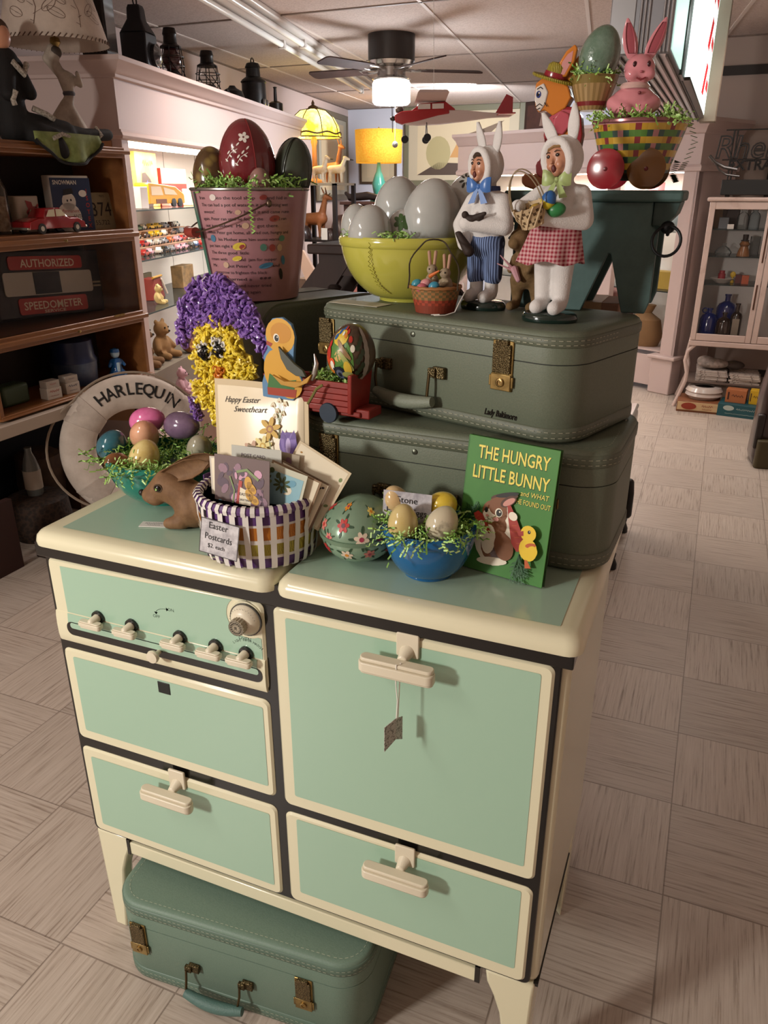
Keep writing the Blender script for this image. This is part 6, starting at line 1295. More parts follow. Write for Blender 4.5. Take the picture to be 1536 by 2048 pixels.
# ================================================================== lit display cabinet with toys (runs at heading 104)
PNK = M('bfaaa4', .55); CAB = Mx.Translation((-1.66, 2.349, 0)) @ Mx.Rotation(R(104), 4, 'Z')
dc = thing('display_cabinet', 'long pinkish white built-in display cabinet with a lit glass front, left wall', 'display cabinet', (-1.66, 2.349, 0), R(104))
CL, CD = 3.46, .56
mb = MB(); mb.box(-.005, 0, 1.69, CL, CD, 1.93); mb.build('frieze', PNK, dc)
def mould(prof, x0, x1):   # profile (out, z) swept round left end and front
    mb = MB(); rg = []
    for px_, py_ in ((0, 1), (0, 0), (1, 0)):
        ring = []
        for o_, z in prof: ring.append((x0-o_ if px_ == 0 else x1, -o_ if py_ == 0 else CD, z))
        rg.append(ring)
    mb.loft(rg, True, True); return mb
mould([(0, 1.905), (.012, 1.91), (.016, 1.925), (.03, 1.935), (.05, 1.965), (.062, 1.972), (.062, 1.993), (-.02, 1.995), (-.02, 1.905)], 0, CL).build('crown_moulding', PNK, dc, bevel=.002)
mould([(0, 1.655), (.016, 1.66), (.022, 1.672), (.016, 1.684), (.008, 1.69), (.008, 1.70), (-.01, 1.70), (-.01, 1.655)], 0, CL).build('lower_moulding', PNK, dc, bevel=.002)
MB().box(-.02, .01, 1.975, CL, CD, 1.994).build('top_board', PNK, dc)
for x in (0, 1.70, CL-.075): MB().box(x, 0, 0, x+.075, .05, 1.66).build('pilaster', PNK, dc, bevel=.004)
MB().box(0, .02, 0, CL, CD, .30).build('base_cabinet', PNK, dc); MB().box(0, .05, .30, .02, CD, 1.69).build('end_panel', M('b58a66', .5), dc)
MB().box(0, CD-.02, .3, CL, CD, 1.69).build('back_panel', M('cfc8c2', .6), dc)
mb = MB(); 
for k in range(1, 6): mb.box(.58*k-.001, CD-.0225, .3, .58*k+.001, CD-.019, 1.69)
mb.build('back_seam', M('8d867f', .6), dc)
for z in (1.345, 1.10, .83):
    MB().box(.03, .07, z-.007, CL-.03, CD-.025, z).build('glass_shelf', glass('b9c6c2', .3), dc); sh = dc.children[-1]; MB().box(.03, .066, z-.0075, CL-.03, .0705, z+.0005).build('shelf_edge', M('3f4a48', .25), sh)
MB().box(.05, .10, 1.655, CL-.05, .30, 1.668).build('light_panel', M('fff6e4', .4, emit=7), dc)
l = area('cabinet_light', tuple(CAB @ V((1.0, .22, 1.645))), (1.9, .12), 15, (1, .95, .86)); l.rotation_euler = (0, 0, R(104))
l = area('cabinet_low_light', tuple(CAB @ V((1.2, .22, 1.09))), (2.0, .12), 4.5, (1, .90, .78)); l.rotation_euler = (0, 0, R(104))
def cab(x, y, z): return tuple(CAB @ V((x, y, z)))
def tc_mesh(name, body, mats):
    mb = MB(); rg = [[(x, -w, .006), (x, -w, min(z, .017)), (x, -w*.75, z), (x, w*.75, z), (x, w, min(z, .017)), (x, w, .006)] for x, z, w in ((-.036, .012, .013), (-.033, .019, .015), (-.016, .021, .016), (-.008, .030, .0155), (.012, .030, .0155), (.020, .020, .016), (.034, .017, .015), (.037, .010, .013))]
    mb.loft(rg); mb.mi = 1
    for s_ in (-1, 1): mb.add([(-.006, s_*.0152, .021), (-.004, s_*.0128, .0285), (.010, s_*.0128, .0285), (.016, s_*.0152, .021)], [(0, 1, 2, 3)])
    mb.mi = 2
    for x in (-.022, .022):
        for s_ in (-1, 1): mb.at((x, s_*.0145, .007), (R(90), 0, 0)); mb.lathe([(.001, -.002), (.007, -.002), (.007, .002), (.001, .002)], 10)
    mb.T = Mx.Identity(4); return mb.build(name, mats)
CC = [('red', '9c2420'), ('white', 'cfcac0'), ('yellow', 'c9a42a'), ('green', '3a5a34'), ('blue', '35507a'), ('brown', '5a3a28'), ('pink', 'c99aa8'), ('silver', '8f9094'), ('black', '201d1c'), ('orange', 'b8602c')]
protos = {}; ORD = ['first', 'second', 'third', 'fourth', 'fifth', 'sixth', 'seventh', 'eighth', 'ninth', 'tenth', 'eleventh', 'twelfth']
ROWN = ['top', 'second', 'third', 'lowest']; g = random.Random(21)
seq = [[3, 8, 1, 5, 7, 3, 1, 2, 2, 7, 5, 1], [3, 3, 8, 1, 5, 2, 2, 1, 5, 8, 7, 4], [8, 4, 0, 1, 1, 7, 9, 6, 0, 1, 5, 0], [0, 6, 1, 8, 7, 6, 6, 8, 4, 0, 1, 9]]
for r_ in range(4):
    y = .44-.085*r_; z = 1.10+(.108, .072, .036, 0)[r_]
    if r_ < 3: o = MB().box(.45, y-.042, 1.1005, 1.66, y+.042, z).build('display_step', M('b08a70', .7)); o.matrix_world = CAB; tag(o, '%s tan cardboard display step under the toy cars in the lit cabinet' % ['tallest', 'middle', 'lowest'][r_], 'step')
    for k in range(12):
        ci = seq[r_][k]; nm, hx = CC[ci]; lab = '%s toy car, %s from the left in the %s row of the lit cabinet' % (nm, ORD[k], ROWN[r_]); loc = cab(.50+.1*k, y+g.uniform(-.008, .008), z+.0005); rot = R(104+g.uniform(-14, 14)+(180 if g.random() < .4 else 0))
        if ci not in protos: o = tc_mesh('toy_car', ci, [M(hx, .25, coat=.5), M('3a4448', .1), M('1a1817', .6)]); protos[ci] = o
        else: o = protos[ci].copy(); COL.objects.link(o)
        o.location = loc; o.rotation_euler.z = rot; o.scale = (1.15,)*3; tag(o, lab, 'toy car', 'toy cars on the display steps')
def cthing(name, label, cat, x, y, z, rz=0): return thing(name, label, cat, cab(x, y, z), R(104+rz))
# top lit shelf
bs = cthing('toy_bus', 'yellow toy bus with cut-out windows on the top lit shelf', 'toy bus', .90, .22, 1.3455, -6); YB = M('c98f1c', .3, coat=.4)
mb = MB(); mb.loft([[(x, -.045, z0), (x, -.045, z1), (x, .045, z1), (x, .045, z0)] for x, z0, z1 in ((-.21, .02, .125), (-.20, .02, .132), (.10, .02, .112), (.19, .02, .075), (.20, .02, .06))]); mb.build('bus_body', YB, bs, bevel=.004)
for P in ([(-.185, .066), (-.185, .112), (-.075, .112), (-.055, .066)], [(-.035, .07), (-.045, .108), (.075, .092), (.115, .066)]):
    q = MB(); q.face(P, xz(-.045, .0015)); q.build('side_window', M('d8c2a8', .4), bs, smooth=False)
for x in (.06, .135): MB().at((x, -.046, .024), (R(90), 0, 0)).lathe([(.001, -.008), (.024, -.008), (.024, .006), (.010, .008), (.001, .008)], 18).build('wheel', M('2a2a2c', .5), bs)
MB().box(-.14, -.047, .02, -.02, -.044, .045).build('side_plate', M('6a4030', .5), bs)
bx = cthing('toy_box', 'tall yellow window-front toy box holding a purple toy on the top lit shelf', 'box', 1.03, .40, 1.3455, 3)
MB().box(-.17, -.05, 0, .17, .05, .30).build('box_body', M('d9b552', .5, kind='n', col2='e2c878', scale=6), bx, bevel=.002)
q = MB(); P = [(-.10, .0), (-.11, .10), (-.085, .185), (-.03, .19), (.04, .155), (.09, .10), (.10, .05), (.04, 0)]; q.face(P, xz(-.05, .001)); q.mi = 1; q.face([(-.09, .07), (-.01, .15), (.0, .13), (-.06, .05)], xz(-.05, .002)); q.mi = 2; q.face(ellp(-.06, .035, .03, .03), xz(-.05, .002)); q.mi = 3; scrib(q, xz(-.05, .002), .16, .02, .24, .03); q.build('printed_front', [M('4a3a34', .5), M('5a55a0', .4), M('d0b8a0', .5), M('a3582c', .5)], bx, smooth=False)
ph = cthing('toy_house', 'white and teal toy shop house at the left of the top lit shelf', 'toy house', .60, .38, 1.3455, 4)
MB().box(-.11, -.06, 0, .11, .06, .145).build('house_wall', M('5f9a86', .5), ph); MB().box(-.125, -.07, .145, .125, .06, .155).box(-.12, -.065, 0, .12, -.06, .012).build('white_trim', WHITE, ph); MB().at((0, -.03, .19)).lathe([(.07, -.035), (.075, 0), (.04, .04), (.001, .045)], 20, sy=.5).build('round_roof', M('c9c2b4', .5), ph); MB().box(-.035, -.063, .012, .04, -.058, .115).build('red_door', M('9c3a30', .5), ph)
for x in (-.085, .075): MB().box(x-.02, -.063, .05, x+.02, -.058, .115).build('shop_window', M('bcd0c4', .3), ph)
rb_ = cthing('toy_box', 'red and pink toy box on the top lit shelf right of the yellow box', 'box', 1.44, .40, 1.3455, -5); MB().box(-.17, -.05, 0, .17, .05, .22).build('box_body', M('b23a34', .5), rb_, bevel=.002)
q = MB(); q.face([(-.17, .13), (.17, .13), (.17, .22), (-.17, .22)], xz(-.05, .001)); q.mi = 1; q.face(ellp(-.08, .18, .045, .034), xz(-.05, .002)); q.face([(-.17, .10), (-.13, .10), (.0, .0), (-.04, 0)], xz(-.05, .002)); q.mi = 2
for k in range(4): scrib(q, xz(-.05, .002), .10, .08, .09-.026*k, .012)
q.build('printed_front', [M('cf9a86', .5), M('dcc8c0', .5), M('d98a80', .5)], rb_, smooth=False)
for nm, lab, x, y, w, h, d, c in (('toy_box', 'plain cream carton in front of the red box on the top lit shelf', 1.52, .28, .14, .10, .06, 'd9c9a4'), ('toy_box', 'pale pink carton low behind the bus on the top lit shelf', 1.28, .33, .14, .09, .05, 'c9867c'), ('toy_block', 'bright blue block at the front right of the top lit shelf', 1.50, .17, .10, .035, .05, '2a8fc0'), ('toy_block', 'tall light blue block next to the pail on the top lit shelf', 1.62, .20, .06, .075, .05, '3aa0d0'), ('toy_box', 'yellow carton standing high at the back left of the top lit shelf', .72, .46, .10, .27, .05, 'd0a836'), ('toy_box', 'grey white stack of small boxes left of the toy bus', .52, .18, .09, .11, .06, 'b9b0ac')):
    o = MB().box(-w/2, -d/2, 0, w/2, d/2, h).build(nm, M(c, .5), bevel=.003); o.matrix_world = CAB @ Mx.Translation((x, y, 1.3455)); tag(o, lab, 'block' if 'block' in nm else 'box')
# lower lit shelves
wg = cthing('toy_sleigh', 'dark red toy sleigh with gold rail on the third lit shelf', 'toy sleigh', .80, .30, .8305, 5)
mb = MB(); mb.loft([[(-.05, y, .12), (.075, y, .12), (.13, y, .0), (-.09, y, .0)] for y in (-.04, .04)]); mb.build('sleigh_body', M('7d2a20', .5), wg, bevel=.003); MB().tube([(-.07, -.04, .128), (.09, -.04, .128)], .007, 8).build('gold_rail', M('b88a34', .4, .4), wg); MB().box(-.01, -.043, .03, .04, -.039, .08).build('green_patch', M('5f6a3a', .6), wg); MB().tube([(.07, -.045, .11), (.11, -.06, .02)], .006, 6).build('white_strap', M('c9beb0', .6), wg)
for nm, lab, x, y, w, h, d, c in (('wooden_box', 'brown red wooden block at the left end of the third lit shelf', .62, .42, .16, .13, .06, '7a4630'), ('framed_card', 'olive framed card standing at the back of the third lit shelf', 1.04, .44, .16, .125, .02, '4f4a30'), ('wooden_box', 'tan wooden crate high on the right of the third lit shelf', 1.45, .36, .20, .14, .08, '9a7a50')):
    o = MB().box(-w/2, -d/2, 0, w/2, d/2, h).build(nm, M(c, .6, kind='n', col2='5a4a34', scale=14), bevel=.003); o.matrix_world = CAB @ Mx.Translation((x, y, .8305)); tag(o, lab, 'box' if 'box' in nm else 'card')
def plush(name, label, cat, x, y, z, c, s, rz=0):
    t = cthing(name, label, cat, x, y, z, rz); t.scale = (s, s, s); F = M(c, .9, kind='n', bump=.4, scale=60)
    mb = MB(); mb.ell((0, 0, .055), (.045, .04, .055)); mb.ell((0, -.006, .135), (.036, .034, .034)); mb.ell((0, -.036, .126), (.014, .014, .012))
    for s_ in (-1, 1): mb.frust((s_*.035, -.005, .085), .016, (s_*.058, -.025, .05), .014); mb.frust((s_*.028, -.02, .02), .019, (s_*.042, -.062, .018), .017); mb.ell((s_*.027, 0, .168), (.013, .008, .013))
    mb.build('body', F, t, remesh=.006, sm=3)
    for s_ in (-1, 1): MB().ell((s_*.013, -.037, .144), .004, 8, 6).build('eye', M('15100c', .2), t)
    MB().ell((0, -.050, .129), .005, 8, 6).build('nose', M('1f1712', .4), t)
plush('plush_bear', 'tiny cream bear figure at the left front of the third lit shelf', 'toy bear', .60, .17, .8305, 'c9b27a', .62, 10)
plush('teddy_bear', 'worn brown teddy bear at the left in the cabinet bottom', 'teddy bear', .58, .30, .46, '6d4f34', 1.5, 15); plush('teddy_bear', 'tan teddy bear in the cabinet bottom right of the brown one', 'teddy bear', .86, .30, .46, '8d6a44', 1.35, -10); plush('teddy_bear', 'small ginger teddy bear right in the cabinet bottom, near the chick', 'teddy bear', 1.08, .22, .46, '96683c', 1.1, 0)
o = MB().box(.42, .165, .30, 1.3, .50, .4595).build('toy_platform', M('6f6558', .6)); o.matrix_world = CAB; tag(o, 'low grey platform under the teddy bears in the cabinet bottom', 'platform')
plush('plush_rabbit', 'pale pink toy rabbit beneath the teddy bears beside the life ring', 'toy rabbit', .62, .09, .3005, 'b08a94', .9, 10)
# ---- lanterns along the cabinet top
BKM = M('1d1a18', .4, .5, kind='n', col2='2c2623', scale=14); CT = 1.9955
def lth(name, label, cat, x, y=.17, rz=0): return cthing(name, label, cat, x, y, CT, rz)
t = lth('carriage_lamp', 'tall black boxy carriage lamp nearest on the cabinet top behind the lampshade', 'lantern', .25); MB().box(-.07, -.07, 0, .07, .07, .02).box(-.062, -.062, .02, .062, .062, .34).build('lamp_case', BKM, t, bevel=.006); MB().box(-.05, -.066, .05, .05, -.06, .30).build('glass_door', M('2a2320', .1, coat=.6), t, bevel=.003); MB().lathe([(.07, .34), (.045, .38), (.03, .41), (.001, .412)], 16).build('cap', BKM, t); MB().box(-.09, -.012, .05, -.062, .012, .30).box(.062, -.012, .05, .075, .012, .3).build('side_bracket', M('4a4542', .3, .8), t, bevel=.003)
t = lth('signal_lamp', 'grey-black railway signal lamp with a ring top, second on the cabinet top', 'lantern', .70); MB().box(-.075, -.07, 0, .075, .07, .20).build('lamp_case', M('26262a', .45, .4), t, bevel=.008); MB().loft([[(x*s_, y*s_, z) for x, y in rrect(-.075, -.07, .075, .07, .02)] for s_, z in ((1, .20), (.55, .26), (.5, .31), (.42, .325))]).build('chimney', M('26262a', .45, .4), t); MB().tube([(.022*math.cos(a), 0, .345+.022*math.sin(a)) for a in [2*PI*i/18 for i in range(18)]], .004, 6, closed=True).build('carry_ring', BKM, t)
MB().at((.02, -.07, .10), (R(90), 0, 0)).lathe([(.055, -.01), (.055, .02), (.048, .022), (.03, .034), (.001, .038)], 24).build('lens', M('2c2a2c', .12, coat=.8), t)
def hurricane(label, x, h, w, globe, wire=True):
    t = lth('hurricane_lantern', label, 'lantern', x); k = h/.29
    MB().lathe([(.001, 0), (w*.9, 0), (w, .012*k), (w*.95, .05*k), (w*.6, .062*k), (w*.5, .08*k), (.001, .08*k)], 24).build('oil_tank', BKM, t); MB().lathe([(w*.45, .08*k), (w*.82, .115*k), (w*.85, .14*k), (w*.6, .185*k), (w*.42, .19*k)], 24).build('globe', globe, t)
    MB().lathe([(w*.9, .188*k), (w*.9, .196*k), (w*.6, .21*k), (w*.55, .245*k), (w*.62, .255*k), (w*.5, .285*k), (.001, .29*k)], 24).build('chimney', BKM, t)
    mb = MB()
    for k_ in range(6): a = PI*k_/3+.2; mb.tube([(w*math.cos(a), w*math.sin(a), .03*k), (w*1.08*math.cos(a), w*1.08*math.sin(a), .11*k), (w*.9*math.cos(a), w*.9*math.sin(a), .195*k)], .003, 6)
    for z in (.10*k, .145*k): mb.tube([(w*1.08*math.cos(a), w*1.08*math.sin(a), z) for a in [2*PI*i/20 for i in range(20)]], .0025, 5, closed=True)
    mb.build('wire_guard', BKM, t); MB().tube([(w*1.0*math.cos(a), -w*1.1*abs(math.sin(a)), .14*k-.10*k*math.sin(a)) for a in [PI*i/14 for i in range(15)]], .003, 6).build('bail', BKM, t)
hurricane('red-globed railway hurricane lantern, third on the cabinet top', 1.13, .30, .066, M('3c0f12', .1, coat=.8)); hurricane('clear-globed railway lantern in a wire cage, fourth on the cabinet top', 1.72, .27, .072, glass('a39c90', .35))
t = lth('oil_pot', 'squat black oil pot with a spout between two lanterns on the cabinet top', 'oil pot', 2.20); MB().lathe([(.001, 0), (.075, 0), (.09, .03), (.07, .085), (.03, .105), (.02, .12), (.001, .122)], 24).build('pot_body', BKM, t); MB().tube([(-.07, 0, .05), (-.12, 0, .08), (-.14, 0, .075)], [.016, .012, .009], 8).build('spout', BKM, t)
t = lth('ship_lantern', 'large dark round ship lantern with a domed cap on the cabinet top', 'lantern', 2.72); MB().lathe([(.001, 0), (.092, 0), (.095, .02), (.09, .19), (.098, .20), (.085, .215), (.055, .235), (.052, .29), (.06, .295), (.045, .325), (.001, .335)], 28).build('lantern_body', BKM, t); MB().tube([(.04*math.cos(a), 0, .325+.035*math.sin(a)) for a in [PI*i/12 for i in range(13)]], .005, 6).build('handle', BKM, t)
for x in (-.04, .045): MB().at((x, -.085, .06), (R(90), 0, 0)).lathe([(.026, 0), (.022, .010), (.001, .014)], 16).build('lens', M('4a4440', .1, coat=.8), t)
t = lth('oil_can', 'small dark oil can with a tall thin spout, farthest on the cabinet top', 'oil can', 3.32); MB().lathe([(.001, 0), (.06, 0), (.06, .11), (.03, .125), (.001, .127)], 22).build('can_body', M('2c2622', .35, .6), t); MB().lathe([(.016, .12), (.012, .22), (.018, .23), (.001, .235)], 12).build('spout', BKM, t)
# ================================================================== behind the stove
wc = thing('white_appliance', 'white enamel appliance on black feet standing behind the stove', 'appliance', (.48, 2.10, 0)); WE = M('b9b4aa', .35, coat=.3)
MB().box(-.25, 0, .06, .285, .47, .57).build('body', WE, wc, bevel=.015); MB().box(-.25, 0, .572, .285, .47, .59).build('top', WE, wc, bevel=.01)
for x in (-.22, .25):
    for y in (.03, .43): MB().at((x+.03, y, 0)).lathe([(.001, 0), (.026, 0), (.026, .02), (.016, .045), (.02, .065), (.001, .066)], 16).build('foot', M('0e0d0d', .4), wc)
MB().frust((.295, .40, .10), .022, (.30, .40, .20), .016).frust((.30, .40, .20), .016, (.29, .42, .24), .020).build('side_crank', M('0e0d0d', .4), wc)
st_ = thing('pedestal_cabinet', 'narrow brown cabinet behind the stove holding the dark stool', 'cabinet', (.08, .92, 0)); PW = M('6a4c3c', .6, kind='n', col2='7d5d4c', scale=6)
MB().box(-.24, -.22, 0, .30, .24, 1.135).build('cabinet_body', PW, st_); MB().box(-.25, -.23, 1.135, .31, .25, 1.158).build('top_board', PW, st_, bevel=.003); MB().box(-.2, -.226, .1, .26, -.219, 1.05).build('door', PW, st_, bevel=.003); MB().ell((.2, -.235, .6), .012).build('knob', BRASS, st_.children[-1])
so = thing('wooden_stool', 'dark brown wooden stool with splayed plank legs behind the yellow bowl', 'stool', (.17, 1.0, 1.1585)); SW = M('2e1c16', .7, kind='n', col2='241510', scale=8, stretch=(3, 3, .4))
MB().box(-.13, -.075, .135, .20, .12, .158).build('seat', SW, so, bevel=.004); MB().box(-.105, -.06, .085, .18, .105, .135).build('apron', SW, so)
for x0, x1 in ((-.20, -.08), (.26, .14)):
    for y in (-.062, .085):
        s_ = 1 if x1 > x0 else -1; MB().loft([[(x0, y, 0), (x0+s_*.095, y, 0), (x0+s_*.095, y+.018, 0), (x0, y+.018, 0)][::s_], [(x1-s_*.005, y, .136), (x1+s_*.075, y, .136), (x1+s_*.075, y+.018, .136), (x1-s_*.005, y+.018, .136)][::s_]]).build('leg', SW, so)
p_ = thing('honey_pot', 'small yellow pot with a dark lid behind the yellow bowl', 'pot', (.115, .925, 1.1585)); MB().lathe([(.001, 0), (.026, 0), (.034, .014), (.026, .03), (.014, .036), (.001, .037)], 20).build('pot_body', M('8d7a2c', .4), p_); MB().lathe([(.016, .035), (.013, .045), (.018, .058), (.012, .064), (.001, .065)], 16).build('lid', M('1d1614', .4), p_); MB().ell((-.032, -.008, .008), (.012, .010, .009)).build('green_leaf', M('4a6a3a', .6), p_)
# ================================================================== hanging sign box at upper right
hs = thing('sign_box', 'long aluminium sign box with ribbed end hanging from the ceiling, upper right', 'sign', (.70, 1.78, 1.80)); AL = M('b5b8bc', .3, .8); 
MB().box(-.10, 0, 0, .075, 2.55, .638).build('casing', M('9a9ca2', .35, .6), hs, bevel=.006)
mb = MB()
for k in range(3): mb.box(-.018+.0115*k, -.008, .002, -.012+.0115*k, .0, .636); mb.box(.045+.0105*k, -.008, .002, .051+.0105*k, 0, .636)
mb.build('end_ribs', M('b9bcc0', .25, .9), hs, bevel=.002); MB().box(-.098, -.004, .003, -.03, 0, .636).build('end_plate', AL, hs, bevel=.002)
MB().at((.026, -.001, .17), (R(90), 0, 0)).lathe([(.010, 0), (.008, .004), (.001, .006)], 12).build('bolt', M('1d1d1f', .4), hs)
mb = MB()
for k in range(7): mb.box(-.092+.026*k, .01, -.007, -.086+.026*k, 2.54, .0)
mb.build('underside_rib', M('4a423c', .5), hs)
MB().box(.0755, .03, .015, .079, .48, .636).build('side_light', M('c4e6dc', .4, emit=1.1), hs); MB().box(.072, .49, .0, .083, .66, .638).build('post', M('3f463f', .4), hs)
lb = thing('lit_sign', 'glowing white lightbox sign with red lettering on the side of the sign box, upper right', 'sign', (.7765, 2.46, 1.815))
MB().box(.0, .0, .0, .022, 1.74, .622).build('lit_face', M('dff4ee', .4, emit=2.4), lb); MB().box(.0, 1.75, -.03, .085, 1.86, .622).build('frame', M('7d6f60', .5), lb, bevel=.004); MB().box(.0, -.0, -.012, .024, 1.74, -.001).build('bottom_rail', M('4a443c', .45), lb)
rf = lambda a, b: (.0226, a, b); q = MB()
for k in range(3): z = .05+.19*k; q.face([(1.05, z), (1.25, z), (1.45, z+.15), (1.25, z+.15)], rf); q.face([(1.40, z+.05), (1.70, z+.05), (1.70, z+.10), (1.45, z+.10)], rf)
q.build('red_figures', M('c9202c', .4, emit=.6), lb, smooth=False)
point('sign_glow', (.86, 3.3, 2.1), 3, (.85, 1, .97), .08)
# ================================================================== right display cabinet
rc = thing('display_cabinet', 'pinkish white display cabinet with lit shelves behind the dolls, back right', 'display cabinet', (.78, 5.306, 0), R(152)); RL, RD = 2.35, -.50
MB().box(0, RD, 1.575, RL, 0, 1.84).build('frieze', PNK, rc)
def mould2(prof, x0, x1):
    rg = []
    for k in range(3): rg.append([(x0-o_ if k < 2 else x1, (RD if k == 0 else o_), z) for o_, z in prof])
    return MB().loft([r[::-1] for r in rg])
mould2([(0, 1.79), (.015, 1.80), (.035, 1.83), (.085, 1.862), (.085, 1.885), (-.02, 1.886), (-.02, 1.79)], 0, RL).build('crown_moulding', PNK, rc); mould2([(0, 1.555), (.02, 1.56), (.024, 1.585), (.008, 1.60), (-.01, 1.60), (-.01, 1.555)], 0, RL).build('lower_moulding', PNK, rc)
MB().box(0, RD, 1.86, RL, 0, 1.885).build('top_board', PNK, rc)
for x in (0, .62, RL-.12): MB().box(x, -.06, 0, x+.115, 0, 1.56).build('pilaster', PNK, rc, bevel=.004)
MB().box(-.02, -.10, 0, .16, .035, .265).box(-.045, -.11, .262, .185, .06, .288).build('plinth', PNK, rc, bevel=.008); MB().box(.1, -.04, .04, RL, -.01, .265).build('base_panel', PNK, rc)
MB().box(0, RD, 0, .02, 0, 1.6).build('end_panel', PNK, rc); MB().box(0, RD, .26, RL, RD+.02, 1.58).build('back_panel', M('d3cdc6', .6), rc)
for z in (.30, .74, 1.16): MB().box(.02, RD+.02, z-.008, RL-.02, -.05, z).build('glass_shelf', glass('a8b2ae', .4) if z > .4 else PNK, rc)
MB().box(.1, -.20, 1.55, RL-.1, -.08, 1.562).build('light_panel', M('fff4e6', .4, emit=7), rc)
RCM = Mx.Translation((.78, 5.306, 0)) @ Mx.Rotation(R(152), 4, 'Z')
l = area('right_cabinet_light', tuple(RCM @ V((1.1, -.2, 1.53))), (1.9, .12), 16, (1, .93, .84)); l.rotation_euler = (0, 0, R(152))
def rthing(name, label, cat, x, y, z, mb, m, **k): o = mb.build(name, m, **k); o.matrix_world = RCM @ Mx.Translation((x, y, z)); return tag(o, label, cat)
for lab, x, y, z, w, h, c in (('pink and white striped box beside the right pilaster in the right cabinet', .165, -.36, 1.1605, .06, .36, 'd98a8c'), ('cream book standing on the upper shelf of the right cabinet behind the dolls', 1.80, -.3, 1.1605, .35, .30, 'e0c9a0'), ('pale pink box on the upper shelf of the right cabinet, left of the white one', 1.48, -.28, 1.1605, .24, .27, 'd9a59a'), ('white box on the upper shelf of the right cabinet', 1.12, -.3, 1.1605, .34, .30, 'ded8d0'), ('rose red box on the upper shelf of the right cabinet near the tin cart wheel', .50, -.3, 1.1605, .07, .33, 'cf7a7c'), ('gold edged box low on the middle shelf by the right pilaster', .33, -.2, .7405, .36, .13, 'a08430')):
    rthing('display_box', lab, 'box', x, y, z, MB().box(-w/2, -.05, 0, w/2, .05, h), M(c, .5), bevel=.004)
rthing('glass_ball', 'pale blue glass ball next to the ring pull in the right cabinet', 'ball', .24, -.16, 1.1605, MB().ell((0, 0, .12), (.12, .10, .12), 24, 16), M('9db4bc', .15, coat=.8))
rthing('burlap_sack', 'brown burlap sack at the bottom of the right cabinet', 'sack', .40, -.2, .3005, MB().lathe([(.001, 0), (.13, 0), (.16, .08), (.13, .2), (.05, .25), (.08, .31), (.001, .3)], 20, sy=.7), M('7a5c3c', .9, kind='n', bump=.4, scale=30))
rthing('pink_case', 'dusty pink case low in the right cabinet seen through the bench notch', 'case', .78, -.22, .3005, MB().box(-.2, -.1, 0, .2, .1, .40), M('8a5f5a', .7), bevel=.02)
fr = thing('framed_picture', 'dark brown framed box picture with a small figure on the right cabinet top', 'picture', tuple(RCM @ V((1.62, -.25, 1.8865))), R(152)); fr.rotation_euler.z = R(152+180)
MB().box(-.20, 0, 0, .20, .05, .235).build('frame', M('3a2420', .5), fr, bevel=.006); MB().box(-.17, -.004, .03, .17, 0, .205).build('picture', M('4a2f2c', .4, kind='n', col2='5d3a34', scale=14), fr); q = MB(); q.face(ellp(0, .14, .02, .025), xz(-.004, .001)); q.face([(-.03, .045), (.035, .045), (.015, .12), (-.015, .12)], xz(-.004, .001)); q.build('figure', M('a38478', .5), fr, smooth=False)
# ================================================================== wall and medical cabinet on the right
o = MB().box(.68, 5.97, 0, 2.6, 6.05, 2.439).build('wall_partition', M('a8978d', .85), smooth=False); structure(o)
o = MB().box(.68, 5.95, 2.20, 2.6, 5.97, 2.26).build('trim_100', M('2a2320', .5), smooth=False); structure(o)
o = MB().box(1.0, 5.955, 0, 2.6, 5.97, .11).build('baseboard_partition', M('1d1715', .5), smooth=False); structure(o)
MW = M('c4aea4', .4, kind='n', col2='a88f84', scale=9, amt=(.55, .75))
md = thing('medical_cabinet', 'white metal medicine cabinet with glass doors and rusty hinges on curved legs', 'cabinet', (.885, 4.95, 0)); MX = .86
MB().box(0, .02, .47, .018, .38, 1.37).box(MX-.018, .02, .47, MX, .38, 1.37).build('side_panel', MW, md, bevel=.004); MB().box(0, .365, .47, MX, .38, 1.37).build('back_panel', M('d8d0ca', .5), md)
MB().box(-.02, -.01, 1.37, MX+.02, .39, 1.395).build('top', MW, md, bevel=.008); MB().box(-.005, 0, .44, MX+.005, .385, .475).build('bottom', MW, md, bevel=.005)
for x0, x1 in ((.0, .385), (.388, MX)):
    mb = MB(); w = .036; mb.box(x0, .0, .478, x0+w, .018, 1.368); mb.box(x1-w, 0, .478, x1, .018, 1.368); mb.box(x0+w, 0, .478, x1-w, .018, .525); mb.box(x0+w, 0, 1.322, x1-w, .018, 1.368); mb.build('door', MW, md, bevel=.004); dr = md.children[-1]
    MB().box(x0+w, .007, .525, x1-w, .010, 1.322).build('door_glass', glass('ffffff', .02), dr); MB().box(x1-w*.7 if x0 < .1 else x1-.02, -.006, .70, x1-w*.7+.01 if x0 < .1 else x1-.01, 0, .86).build('rust_streak', M('4a2c1c', .8), dr); MB().box(x1-w*.55 if x0 < .1 else x1-.02, -.006, 1.0, x1-w*.55+.009 if x0 < .1 else x1-.01, 0, 1.28).build('rust_streak', M('4a2c1c', .8), dr)
for z in (.85, 1.03, 1.20): MB().box(.018, .03, z-.005, MX-.018, .36, z).build('glass_shelf', glass('7d8a86', .6), md)
for x in (0, MX):
    for y in (.02, .36):
        s_ = 1 if x == 0 else -1; MB().tube([(x+s_*.05, y, .455), (x+s_*.0, y, .40), (x-s_*.01, y, .33), (x+s_*.012, y, .25), (x+s_*.012, y, .19), (x-s_*.02, y, .08), (x-s_*.045, y, .0)], .013, 8).build('leg', MW, md)
MB().box(.02, .02, .180, MX-.02, .36, .188).build('wire_tray', M('6a5a52', .5), md)
